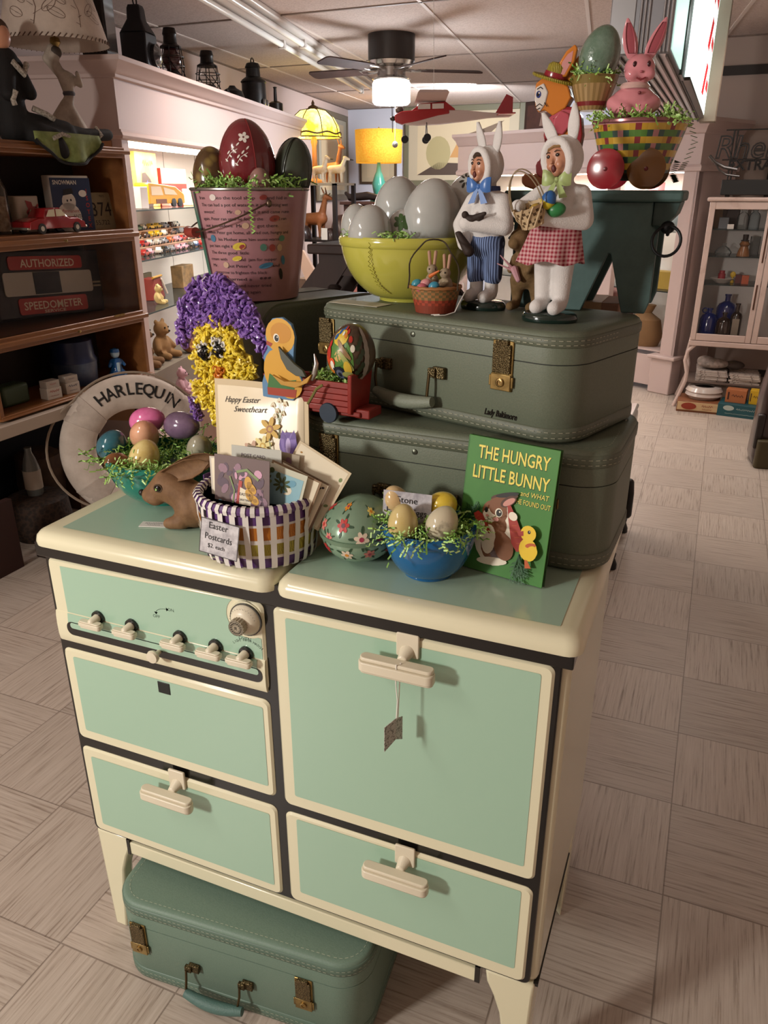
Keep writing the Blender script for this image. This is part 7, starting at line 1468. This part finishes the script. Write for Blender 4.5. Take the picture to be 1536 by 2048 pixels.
def bot(name, label, cat, x, y, z, prof, m, extra=None, n=18):
    t = thing(name, label, cat, (x, y, z)); MB().lathe(prof, n).build('glass' if 'bottle' in name or 'jar' in name else 'body', m, t)
    if extra: extra(t)
COB = M('14215c', .1, coat=1); AMB = M('2a1a12', .15, coat=.8); CLR = glass('c9ccc8', .35)
def bp(r, h, nr, nh): return [(.001, 0), (r, 0), (r*1.02, .01), (r, h), (r*.8, h+r*.45), (nr, h+r*.75), (nr, h+r*.75+nh), (nr*1.25, h+r*.75+nh), (nr*1.25, h+r*.75+nh+.012), (.001, h+r*.75+nh+.013)]
bot('cobalt_bottle', 'cobalt blue bottle with a finger ring at the left of the lowest cabinet shelf', 'bottle', .985, 5.10, .4755, bp(.058, .13, .017, .02), COB, lambda t: MB().tube([(-.03+.016*math.cos(a), -.01, .188+.016*math.sin(a)) for a in [2*PI*i/16 for i in range(16)]], .005, 6, closed=True).build('finger_ring', COB, t)); bot('cobalt_bottle', 'tall round-shouldered cobalt blue bottle in the middle of the lowest cabinet shelf', 'bottle', 1.09, 5.17, .4755, bp(.066, .20, .018, .035), COB)
bot('medicine_bottle', 'dark brown bottle with a pale label at the right of the lowest cabinet shelf', 'bottle', 1.16, 5.06, .4755, bp(.038, .165, .013, .045), AMB, lambda t: MB().box(-.022, -.042, .03, .022, -.037, .15).build('label', M('8d7f70', .7), t)); bot('medicine_bottle', 'short dark bottle in front of the tall blue bottle in the cabinet', 'bottle', 1.085, 5.04, .4755, bp(.05, .12, .014, .02), AMB)
bot('white_dish', 'shallow white dish on the third cabinet shelf', 'dish', 1.03, 5.12, .8505, [(.001, 0), (.04, 0), (.078, .03), (.074, .032), (.001, .008)], M('b9aca2', .3)); bot('red_jar', 'tiny jar with a red label standing in the white dish', 'jar', 1.025, 5.12, .860, [(.001, 0), (.024, 0), (.024, .05), (.018, .052), (.018, .07), (.001, .071)], M('8d2a30', .4)); 
o = MB().at((1.095, 5.12, .8505)).ell((0, 0, .055), (.018, .007, .02)).frust((0, 0, .008), .012, (0, 0, .04), .003); o.T = Mx.Identity(4); o = o.build('yellow_badge', M('c9a22a', .4)); tag(o, 'round yellow badge on a stand right of the white dish in the cabinet', 'badge')
for lab, x, y, c in (('orange box at the right of the third cabinet shelf', 1.175, 5.10, 'a34a2a'), ('dark red box left of the orange one on the third cabinet shelf', 1.135, 5.14, '5a2420')): o = MB().box(-.022, -.02, 0, .022, .02, .055).build('small_box', M(c, .5), loc=(x, y, .8505)); tag(o, lab, 'box')
bot('glass_bird', 'clear glass bird-shaped flask on the second cabinet shelf', 'flask', 1.01, 5.10, 1.0305, [(.001, 0), (.045, 0), (.055, .02), (.035, .045), (.012, .06), (.014, .078), (.001, .08)], CLR); bot('snowman_bottle', 'amber figural bottle with a dark stopper on the second cabinet shelf', 'bottle', 1.135, 5.08, 1.0305, [(.001, 0), (.042, 0), (.036, .03), (.024, .06), (.034, .075), (.02, .095), (.001, .096)], M('7a5030', .2, coat=.6), lambda t: MB().lathe([(.026, .094), (.026, .10), (.017, .10), (.018, .135), (.001, .136)], 16).build('stopper', M('2a1c14', .6), t)); bot('glass_jar', 'clear glass tumbler behind the amber bottle in the cabinet', 'jar', 1.20, 5.18, 1.0305, [(.001, 0), (.03, 0), (.032, .12), (.03, .12), (.028, .005), (.001, .005)], CLR)
bot('apothecary_jar', 'clear glass apothecary jar on the top cabinet shelf', 'jar', 1.10, 5.08, 1.2005, bp(.036, .075, .012, .008), CLR); bot('apothecary_jar', 'pale blue glass jar at the right of the top cabinet shelf', 'jar', 1.17, 5.10, 1.2005, bp(.034, .08, .014, .006), glass('a9bcc2', .5))
for lab, x, y, w, h, c in (('tan box at the left of the top cabinet shelf', .945, 5.22, .05, .12, 'b59a7a'), ('dark brown box in the middle of the top cabinet shelf', 1.035, 5.24, .075, .13, '4a3832'), ('small grey pack before the dark box on the top cabinet shelf', .985, 5.08, .06, .07, '6f6f72'), ('white box behind the apothecary jar on the top cabinet shelf', 1.10, 5.26, .05, .125, 'cfc9c4'), ('white cloth bundle at the front of the top cabinet shelf', 1.03, 5.02, .04, .03, 'c9c0b8')): o = MB().box(-w/2, -.025, 0, w/2, .025, h).build('small_box', M(c, .6), loc=(x, y, 1.2005), bevel=.002); tag(o, lab, 'box')
g = random.Random(4)
for k in range(11):
    x = .965+(.0 if k < 6 else .215) + g.uniform(-.01, .01); kk = k if k < 6 else k-6; o = MB().box(0, 0, 0, .20 if k < 6 else .19, .24, .011).build('newspaper', M(g.choice(('b3a79e', 'a3968c', 'c2b8ae')), .8, kind='n', col2='6f645c', scale=60, amt=(.55, .62)), loc=(x, 5.0, .1885+.0125*kk), rz=R(g.uniform(-3, 3))); tag(o, 'folded newspaper, %s from the bottom of the %s stack on the wire tray' % (ORD[kk], 'left' if k < 6 else 'right'), 'newspaper', 'newspapers under the cabinet')
o = MB().at((1.06, 5.10, .266)).ell((0, 0, .035), (.11, .09, .035)).ell((-.05, .02, .05), (.06, .06, .03)); o.T = Mx.Identity(4); o = o.build('crumpled_paper', M('a3958c', .9, kind='n', col2='6d625a', scale=24, bump=1), remesh=.012, sm=2); tag(o, 'crumpled newsprint heap on top of the left newspaper stack', 'paper')
o = MB().at((1.20, 5.12, .264)).ell((0, 0, .03), (.07, .06, .03)); o.T = Mx.Identity(4); o = o.build('dark_cloth', M('463c36', .9, kind='n', bump=.6, scale=30)); tag(o, 'dark crumpled cloth beside the newsprint heap under the cabinet', 'cloth')
pan = thing('bed_pan', 'white enamel bedpan with a dark opening under the medicine cabinet', 'bedpan', (1.03, 4.99, .0755)); MB().lathe([(.001, 0), (.10, 0), (.125, .025), (.118, .045), (.125, .055), (.11, .08), (.07, .085), (.06, .075), (.08, .05), (.001, .045)], 32).build('pan_body', M('c2b6ae', .2, coat=.6), pan); MB().lathe([(.066, .0765), (.001, .077)], 24).build('opening', M('2a2422', .6), pan)
bg = thing('paint_box', 'cream and red printed box under the bedpan on the floor', 'box', (.975, 4.86, 0)); MB().box(-.11, -.03, 0, .17, .22, .075).build('box_body', M('7a4a2c', .6), bg, bevel=.003); MB().loft([[(-.105, -.03, .015), (.165, -.03, .015), (.165, -.033, .072), (-.105, -.033, .072)]]*1+[[(-.105, -.034, .015), (.165, -.034, .015), (.165, -.036, .072), (-.105, -.036, .072)]]).build('front_label', M('c9ab80', .6), bg); q = MB(); q.face(ellp(-.03, .044, .05, .024), xz(-.036, .001)); scrib(q, xz(-.036, .001), .07, .09, .05, .014); scrib(q, xz(-.036, .001), .06, .09, .028, .009); q2 = None; q.build('printing', M('8d3420', .6), bg, smooth=False)
tl = thing('teal_box', 'flat teal carton with white lettering on the floor under the cabinet', 'box', (1.26, 4.80, 0), R(-8)); MB().box(-.13, 0, 0, .16, .2, .085).build('box_body', M('1f4f56', .5), tl, bevel=.002); q = MB(); q.face(ellp(-.06, .06, .035, .018), xz(0, .001)); scrib(q, xz(0, .001), .12, .05, .056, .012); scrib(q, xz(0, .001), .2, .02, .022, .007); q.build('printing', M('a9b4ac', .6), tl, smooth=False)
for nm, lab, x, w, h, c, s_ in (('cereal_box', 'orange printed box standing on the teal carton', 1.235, .13, .09, 'a8653c', 'Oxey'), ('film_box', 'bright yellow box standing at the right on the teal carton', 1.355, .07, .095, 'c9a020', 'ZIP')):
    t = thing(nm, lab, 'box', (x, 4.86, .0855), R(-8)); MB().box(-w/2, 0, 0, w/2, .08, h).build('box_body', M(c, .5), t, bevel=.002); q = MB(); scrib(q, xz(0, .001), w*.55, .01, h*.55, .016); q.face([(-w*.4, .02), (-w*.32, .02), (-w*.32, h*.8), (-w*.4, h*.8)], xz(0, .001)); q.build('printing', M('3a1f18', .6), t, smooth=False)
nb = thing('neon_sign', 'unlit neon script sign on a black base atop the medicine cabinet', 'sign', (.935, 5.10, 1.3955)); MB().box(0, -.05, .012, .75, .06, .105).box(.03, -.03, 0, .06, .03, .012).box(.68, -.03, 0, .71, .03, .012).build('transformer_base', M('1c1917', .5), nb, bevel=.004)
def tubetext(s, size, w, x, z, shear=0):
    cu = bpy.data.curves.new('t', 'FONT'); cu.body = s; cu.size = size; cu.fill_mode = 'NONE'; cu.bevel_depth = w; cu.bevel_resolution = 1; cu.resolution_u = 3; cu.shear = shear
    o = bpy.data.objects.new('t', cu); COL.objects.link(o); dg = bpy.context.evaluated_depsgraph_get(); dg.update(); me = bpy.data.meshes.new_from_object(o.evaluated_get(dg)); bpy.data.objects.remove(o)
    return [(v.co.x+x, -v.co.z, v.co.y+z) for v in me.vertices], [tuple(p.vertices) for p in me.polygons]
mb = MB(); mb.add(*tubetext('Rheingold', .19, .0045, -.075, .235, .12)); mb.add(*tubetext('EXTRA DRY', .085, .004, .02, .165)); mb.build('neon_tube', M('211c1a', .3, coat=.4), nb)
mb = MB()
for x in (.03, .05, .62, .64): mb.tube([(x, 0, .10), (x, .01, .40)], .005, 6)
for z in (.40, .225): mb.tube([(-.02, .012, z), (.75, .012, z)], .004, 6)
mb.build('support_rod', M('2a2522', .4, .5), nb); MB().tube([(-.10, -.005, .25), (-.06, -.005, .21), (0, -.005, .18), (.08, -.005, .165)], .010, 8).tube([(-.06, -.01, .21), (-.03, -.01, .165), (.02, -.01, .135), (.10, -.01, .125)], .006, 8).build('swoosh_tube', M('3a3431', .3, coat=.3), nb)
o = thing('framed_picture', 'tall black framed picture on the wall behind the neon sign, right edge', 'picture', (1.50, 5.968, 1.36)); MB().box(-.27, -.03, 0, .27, 0, .62).build('frame', M('171413', .4), o, bevel=.004); MB().box(-.235, -.033, .035, .235, -.029, .585).build('picture', M('8d6a5c', .5, kind='n', col2='a8876a', scale=7), o)
lg = thing('leather_bag', 'tall dark brown leather bag cut off by the right picture edge', 'bag', (1.44, 3.86, 0), R(10)); MB().loft([[(x*s_, y*s_+(.0), z) for x, y in rrect(-.13, -.1, .13, .1, .05)] for z, s_ in ((0, .9), (.05, 1.0), (.4, .95), (.62, .75), (.72, .6))]).build('bag_body', M('2a1512', .3, coat=.6), lg); MB().loft([[(x, y, z) for x, y in rrect(-.125, -.14, .10, -.085, .02)] for z in (0, .16)]).build('olive_flap', M('4a4028', .6), lg, bevel=.006); MB().box(-.14, -.105, .10, -.10, -.06, .30).build('side_strap', M('1a0f0d', .4, coat=.4), lg, bevel=.01)
# ================================================================== far end of the shop
fan = thing('ceiling_fan', 'dark ceiling fan with five blades and a glowing white drum light', 'ceiling fan', (-1.352, 4.95, 2.44), R(32)); FD = M('3a3634', .4, .4); CHR = M('b9b6b2', .2, .9)
MB().lathe([(.001, 0), (.165, 0), (.165, -.16), (.15, -.175), (.001, -.176)][::-1], 40).build('motor_housing', FD, fan); MB().lathe([(.166, -.165), (.15, -.19), (.10, -.205), (.001, -.206)][::-1], 32).build('chrome_ring', CHR, fan); MB().lathe([(.10, -.2), (.10, -.255), (.14, -.275), (.13, -.285), (.001, -.286)][::-1], 28).build('light_kit', CHR, fan)
for k in range(5):
    a = 2*PI*k/5; mb = MB(); mb.at((0, 0, -.215), (0, 0, a)); mb.tube([(.10, -.03, 0), (.16, -.045, -.01), (.24, -.03, -.005), (.24, .03, .005), (.16, .045, 0), (.10, .03, 0)], .008, 6, closed=True); mb.build('blade_arm', CHR, fan)
    mb = MB(); mb.at((0, 0, -.216), (R(13), 0, a)); P = rrect(.20, -.068, .66, .068, .035); mb.loft([[(x, y*(.82+.3*(x-.2)), z) for x, y in P] for z in (-.004, .004)]); mb.build('blade', M('3f2a24', .8, kind='n', col2='33211c', scale=8), fan)
MB().lathe([(.001, -.286), (.125, -.286), (.135, -.30), (.135, -.42), (.12, -.435), (.001, -.436)][::-1], 32).build('light_shade', M('ffffff', .4, emit=9), fan)
point('fan_light', (-1.352, 4.95, 1.93), 50, (.84, .92, 1), .13)
def tiff():
    t = thing('stained_glass_lamp', 'glowing yellow stained-glass domed lamp on a carved base, back left', 'lamp', (-2.52, 6.0, 1.4955)); G = M('e6c22c', .4, emit=2.6, kind='n', col2='f6f0a0', scale=4, amt=(.42, .62)); LD = M('4a3218', .5)
    for k in range(8):
        a0 = 2*PI*k/8; mb = MB(); n = 5; rg = []
        for r_, z in ((.05, .60), (.12, .585), (.185, .53), (.225, .46), (.235, .40), (.245, .375)): rg.append([(r_*math.cos(a0+2*PI/8*j/n), r_*math.sin(a0+2*PI/8*j/n), z) for j in range(n+1)])
        mb.add([p for r in rg for p in r], [(i*(n+1)+j, i*(n+1)+j+1, (i+1)*(n+1)+j+1, (i+1)*(n+1)+j) for i in range(len(rg)-1) for j in range(n)]); mb.build('glass_panel', G, t)
        MB().tube([(r_*math.cos(a0), r_*math.sin(a0), z) for r_, z in ((.05, .602), (.121, .588), (.188, .532), (.228, .46), (.238, .40), (.248, .375))], .004, 5).build('lead_rib', LD, t)
    MB().tube([(.242*math.cos(a), .242*math.sin(a), .405+.008*math.sin(8*a)) for a in [2*PI*i/64 for i in range(64)]], .007, 6, closed=True).tube([(.248*math.cos(a), .248*math.sin(a), .374) for a in [2*PI*i/48 for i in range(48)]], .005, 6, closed=True).build('lead_band', LD, t)
    MB().lathe([(.052, .598), (.04, .62), (.012, .635), (.014, .65), (.004, .67), (.001, .675)], 16).build('finial', LD, t); MB().lathe([(.001, 0), (.08, 0), (.07, .02), (.025, .04), (.02, .30), (.03, .34), (.012, .40), (.01, .60)], 16).build('lamp_base', M('b07a48', .5), t); point('stained_lamp_light', (-2.52, 6.0, 1.87), 12, (1, .70, .32), .06)
tiff()
dr = thing('drum_lamp', 'table lamp with a glowing mustard drum shade and jade green base, back wall', 'lamp', (-2.98, 8.6, 1.305)); o = MB().lathe([(.275, .43), (.285, .79)][::1], 40, cap=False).build('drum_shade', M('c4821c', .8, emit=.75, kind='n', col2='d29a30', scale=60), dr); o.modifiers.new('s', 'SOLIDIFY').thickness = .004
MB().lathe([(.001, 0), (.11, 0), (.10, .03), (.05, .05), (.07, .12), (.085, .2), (.05, .30), (.03, .34), (.02, .44), (.001, .45)], 20).build('lamp_base', M('3f8a78', .3, coat=.5), dr); MB().lathe([(.004, .44), (.004, .80), (.014, .81), (.001, .825)], 8).build('harp', BRASS, dr); point('drum_lamp_light', (-2.98, 8.6, 1.86), 6, (1, .80, .5), .06)
ch = thing('blanket_chest', 'dark wooden chest under the drum lamp by the back wall', 'chest', (-2.9, 8.55, 0)); MB().box(-.42, -.25, 0, .5, .3, 1.27).build('chest_body', M('3a241e', .5), ch, bevel=.006); MB().box(-.46, -.28, 1.27, .54, .33, 1.304).build('chest_lid', M('452a22', .45), ch, bevel=.006); MB().box(-.30, -.285, 1.13, -.24, -.28, 1.26).build('paper_label', WHITE, ch)
o = MB().frust((-3.28, 8.42, 1.35), .045, (-3.05, 8.42, 1.37), .05).frust((-3.05, 8.42, 1.37), .045, (-2.9, 8.42, 1.345), .04).frust((-3.28, 8.42, 1.35), .03, (-3.34, 8.42, 1.40), .025); o = o.build('bronze_figurine', M('2e2622', .35, .4), remesh=.014, sm=3); tag(o, 'dark bronze reclining figure on the chest by the drum lamp', 'figurine')
def pic(label, loc, rz, w, h, fm, mat2, inner, fw=.06):
    t = thing('framed_picture', label, 'picture', loc, rz); mb = MB(); mb.box(-w/2, 0, 0, -w/2+fw, .03, h); mb.box(w/2-fw, 0, 0, w/2, .03, h); mb.box(-w/2+fw, 0, 0, w/2-fw, .03, fw); mb.box(-w/2+fw, 0, h-fw, w/2-fw, .03, h); mb.build('frame', fm, t, bevel=.006); MB().box(-w/2+fw*.9, .012, fw*.9, w/2-fw*.9, .028, h-fw*.9).build('mat_board', mat2, t); q = MB(); inner(q, w, h, lambda a, b: (a, .011, b)); q.build('print', [M(c, .6) for c in ('c2b090', '6f5a48', 'a3966c', '4a3a30', '7d7f66', 'b98a54', 'd9cdb4')], t, smooth=False)
def eagle(q, w, h, f):
    q.face([(-w*.38, h*.14), (w*.38, h*.14), (w*.38, h*.84), (-w*.38, h*.84)], f); f2 = lambda a, b: (a, .0105, b); q.mi = 2; q.face(ellp(-w*.2, h*.42, .17, .2), f2); q.mi = 1; q.face(ellp(w*.12, h*.42, .2, .09), f2); q.face([(-w*.02, h*.62), (w*.16, h*.70), (w*.34, h*.80), (w*.22, h*.64), (w*.17, h*.58)], f2); q.face(ellp(w*.17, h*.62, .03, .08), f2); q.mi = 3; q.face([(-w*.38, h*.14), (w*.38, h*.14), (w*.38, h*.26), (-w*.2, h*.30)], f2); q.mi = 5; q.face([(-w*.1, h*.36), (w*.02, h*.36), (-w*.04, h*.54)], lambda a, b: (a, .0100, b))
pic('large framed eagle print in an olive frame on the back wall', (-2.30, 9.75, 1.485), R(-1), 1.62, .95, M('6a6650', .5), M('b3a58c', .6), eagle, .07)
pic('small framed print hidden behind the drum lamp on the back wall', (-3.50, 9.80, 1.51), R(-1), .55, .42, M('4a3826', .5), M('b9a98c', .6), lambda q, w, h, f: q.face([(-w*.3, h*.2), (w*.3, h*.2), (w*.3, h*.8), (-w*.3, h*.8)], f), .03)
pic('tall framed print on the left wall beyond the stained-glass lamp', (-3.735, 8.93, 1.31), R(100), 1.45, 1.03, M('6f6450', .5), M('a8a290', .5), lambda q, w, h, f: (q.face([(-w*.36, h*.12), (w*.36, h*.12), (w*.36, h*.88), (-w*.36, h*.88)], f)), .07)
# ---- dark metal rack with carved animals
rk = thing('metal_rack', 'dark metal display rack holding carved animals and leather bowls, back left', 'rack', (-2.42, 6.0, 0)); RKM = M('2a2220', .45, .5)
for x in (-.23, .19):
    for y in (-.2, .2): MB().box(x-.017, y-.017, 0, x+.017, y+.017, 1.49).build('post', RKM, rk)
for z in (.22, .60, 1.0, 1.475): MB().box(-.247, -.217, z, .207, .217, z+.02).build('shelf', RKM if z < 1.4 else M('8d7f6a', .5), rk)
def animal(name, label, loc, rz, c, s, neck=.5, cat='carving', beak=None):
    t = thing(name, label, cat, loc, R(rz)); t.scale = (s, s, s); F = M(c, .5, kind='n', col2='7a4a28' if not beak else 'd0c4b0', scale=12)
    mb = MB(); mb.frust((-.06, 0, .13), .04, (.06, 0, .135), .045); mb.frust((.065, 0, .15), .028, (.10, 0, .15+.16*neck), .017); mb.frust((.10, 0, .16+.16*neck), .022, (.15, 0, .145+.16*neck), .012)
    for x in (-.06, .06):
        for y in (-.022, .022): mb.frust((x, y, .11), .016, (x, y, .008), .008)
    mb.build('body', F, t, remesh=.007, sm=2)
    if beak: MB().frust((.155, 0, .145+.16*neck), .008, (.19, 0, .14+.16*neck), .004, 8).build('beak', M('2a2018', .5), t)
    else:
        for y in (-.014, .014): MB().frust((.10, y, .18+.16*neck), .006, (.085, y*1.6, .215+.16*neck), .003, 8).build('ear', F, t)
animal('wooden_animal', 'carved golden brown wooden animal on the rack top below the stained-glass lamp', (-2.57, 5.84, 1.4955), -70, '9a6434', 1.15, 1.0); animal('wooden_animal', 'second carved brown animal right behind on the rack top', (-2.40, 6.13, 1.4955), -20, '8a5630', 1.0, .9)
animal('wooden_bird', 'pale carved standing bird at the middle of the rack top', (-2.40, 5.85, 1.4955), -10, 'b59468', .8, .6, 'bird', 1); animal('wooden_bird', 'pale carved goose with raised head at the right end of the rack top', (-2.30, 5.98, 1.4955), 10, 'c2aa80', .85, .5, 'bird', 1)
animal('wooden_deer', 'reddish brown deer with antlers on the middle shelf of the rack', (-2.50, 5.92, 1.0205), -10, '9a5a30', 1.3, .75, 'carving')
o = MB()
for y in (-.02, .02): o.tube([(-2.38, 5.92+y, 1.32), (-2.40, 5.92+y*2, 1.37), (-2.36, 5.92+y*3, 1.41)], .007, 6).tube([(-2.39, 5.92+y*1.5, 1.345), (-2.36, 5.92+y*2, 1.36)], .005, 5)
o = o.build('antlers', M('8a7a64', .6)); o.parent = bpy.data.objects['wooden_deer']; o.matrix_parent_inverse = Mx.Translation((-2.50, 5.92, 1.0205)).inverted() @ Mx.Identity(4); o.matrix_parent_inverse = (Mx.Translation((-2.50, 5.92, 1.0205)) @ Mx.Rotation(R(-10), 4, 'Z') @ Mx.Scale(1.3, 4)).inverted()
for lab, x, y, r_, h, c in (('large brown leather dome on the rack middle shelf', -2.27, 6.05, .12, .21, '4a332c'), ('dark leather bowl before the big dome on the rack', -2.30, 5.86, .07, .10, '33221e'), ('brown leather bowl at the left on the rack middle shelf', -2.58, 5.86, .07, .12, '3a2a26')): o = MB().lathe([(.001, 0), (r_, 0), (r_*1.02, h*.3), (r_*.8, h*.75), (r_*.4, h*.97), (.001, h)], 22).build('leather_bowl', M(c, .35, coat=.3), loc=(x, y, 1.0205)); tag(o, lab, 'bowl')
o = MB().box(-.03, -.002, 0, .03, .002, .10).build('price_card', M('c9c4bc', .7), loc=(-2.33, 5.775, 1.0205)); tag(o, 'white card in front of the leather bowls on the rack', 'card')
fv = thing('flower_vase', 'vase of yellow flowers left of the stained-glass lamp', 'vase', (-2.76, 5.86, 1.50)); MB().lathe([(.001, -.0), (.04, 0), (.05, .08), (.03, .14), (.001, .141)], 16).build('vase', M('6a5a3c', .4), fv); g = random.Random(3); mb = MB()
for k in range(34): mb.ell((g.uniform(-.06, .06), g.uniform(-.05, .05), .20+g.uniform(-.06, .12)), g.uniform(.012, .022), 7, 5)
mb.build('flowers', M('d9b61e', .6), fv); o = MB().box(-.10, -.08, 0, .09, .08, 1.4995).build('plant_stand', M('7a6a5c', .6), loc=(-2.78, 5.86, 0)); tag(o, 'slim pale plinth under the yellow flowers, behind the pail', 'stand')
tb2 = thing('side_table', 'low table with pale wooden clutter behind the suitcases, mid shop', 'table', (-1.72, 4.55, 0)); MB().box(-.35, -.28, .70, .45, .35, .735).build('tabletop', M('6f5446', .5), tb2, bevel=.004)
for x in (-.3, .4):
    for y in (-.24, .3): MB().box(x-.025, y-.025, 0, x+.025, y+.025, .70).build('leg', M('4a352c', .5), tb2)
o = MB().loft([[(x, y, z) for x, z in ((-.14, .31), (-.06, .29), (.03, .15), (.06, .02), (-.01, .0), (-.07, .14))] for y in (-.015, .015)]).build('wooden_paddle', M('a38a7a', .5), loc=(-1.78, 4.45, .7355)); tag(o, 'pale wooden paddle board leaning behind the pink pail', 'board')
for lab, x, w, h, c in (('rose coloured box on the low table behind the stool', -1.48, .22, .11, '8a5a54'), ('pale blue and white case on the low table behind the stool', -1.40, .12, .24, 'a9b0be'), ('brown box under the paddle board on the low table', -1.86, .20, .08, '5a463a')): o = MB().box(-w/2, -.08, 0, w/2, .08, h).build('storage_box', M(c, .6), loc=(x, 4.62, .7355), bevel=.004); tag(o, lab, 'box')
# ---- model aeroplane
ap = thing('model_airplane', 'red and white model aeroplane hanging from the ceiling right of the fan', 'model airplane', (-.44, 3.5, 1.79), (0, R(-1.5), R(22))); AR = M('9c2226', .35, coat=.4); AW = M('c9b4ac', .45, coat=.2)
mb = MB(); rg = [[(x, -w, z0), (x, w, z0), (x, w*.8, z1), (x, -w*.8, z1)] for x, z0, z1, w in ((-.285, -.008, .022, .02), (-.25, -.022, .034, .03), (-.17, -.03, .04, .033), (-.05, -.028, .04, .032), (.08, -.018, .035, .024), (.20, -.006, .022, .014), (.33, .0, .012, .006))]; mb.loft(rg); mb.mi = 1; mb.m = [1]*len(mb.m)
for j in range(4, 12): pass
mb.build('fuselage', [AR, AW], ap, bevel=.004)
mb = MB(); mb.loft([[(x, -w, z0), (x, w, z0), (x, w*.8, z1), (x, -w*.8, z1)] for x, z0, z1, w in ((-.287, -.01, .024, .022), (-.25, -.024, .038, .032), (-.17, -.012, .042, .035), (-.06, .012, .042, .034), (.0, .02, .04, .03))]); mb.build('red_cowling', AR, ap, bevel=.004); MB().loft([[(x, -w, z0), (x, w, z0), (x, w*.7, z1), (x, -w*.7, z1)] for x, z0, z1, w in ((-.20, .036, .040, .03), (-.15, .036, .072, .03), (-.02, .036, .078, .03), (.03, .036, .042, .026))]).build('cabin', AR, ap, bevel=.004)
for x0, x1 in ((-.165, -.10), (-.09, -.03)): MB().box(x0, -.034, .044, x1, .034, .068).build('window', M('d0c4bc', .2), ap)
MB().loft([[(x, y, .080+.05*abs(y)) for x, y in ((-.18, y0), (-.02, y0))]+[(x, y0, .090+.05*abs(y0)) for x in (-.02, -.18)] for y0 in (-.45, -.2, 0, .2, .45)] if 0 else [[(-.18+.02*abs(y0), y0, .080+.05*abs(y0)), (-.02, y0, .078+.05*abs(y0)), (-.03, y0, .088+.05*abs(y0)), (-.17+.02*abs(y0), y0, .092+.05*abs(y0))] for y0 in (-.30, -.15, 0, .15, .30)]).build('wing', M('b9a098', .5), ap)
MB().loft([[(.24, y, .01), (.335, y, .008), (.335, y, .09), (.30, y, .105)] for y in (-.004, .004)]).build('tail_fin', AR, ap); MB().box(.25, -.12, .004, .335, .12, .010).build('tailplane', AR, ap, bevel=.002); MB().ell((-.295, 0, .006), (.018, .012, .012)).box(-.302, -.003, -.06, -.298, .003, .07).build('propeller', M('241c1a', .3), ap); MB().ell((-.262, 0, .046), (.022, .014, .016)).build('engine', M('6a5f58', .4, .5), ap)
for x, y in ((-.235, 0), (-.12, -.10), (-.12, .10)): MB().tube([(x, y*.3, -.02), (x, y, -.085)], .003, 6).build('strut', M('4a4440', .4), ap); MB().at((x, y, -.095), (R(90), 0, 0)).lathe([(.001, -.008), (.018, -.008), (.020, 0), (.018, .008), (.001, .008)], 18).build('wheel', M('161414', .6), ap)
MB().tube([(-.08, 0, .09), (-.08, 0, .65)], .0012, 5).build('hanging_line', WHITE, ap)
MB().tube([(-1.352+.03, 4.95, 2.0), (-1.352+.03, 4.95, 1.76)], .0025, 5).ell((-1.322, 4.95, 1.745), .022, 12, 8).build('pull_chain', M('8d8a86', .3, .6)); o = bpy.data.objects['pull_chain']; o.parent = fan; o.matrix_parent_inverse = (Mx.Translation(fan.location) @ Mx.Rotation(R(32), 4, 'Z')).inverted()
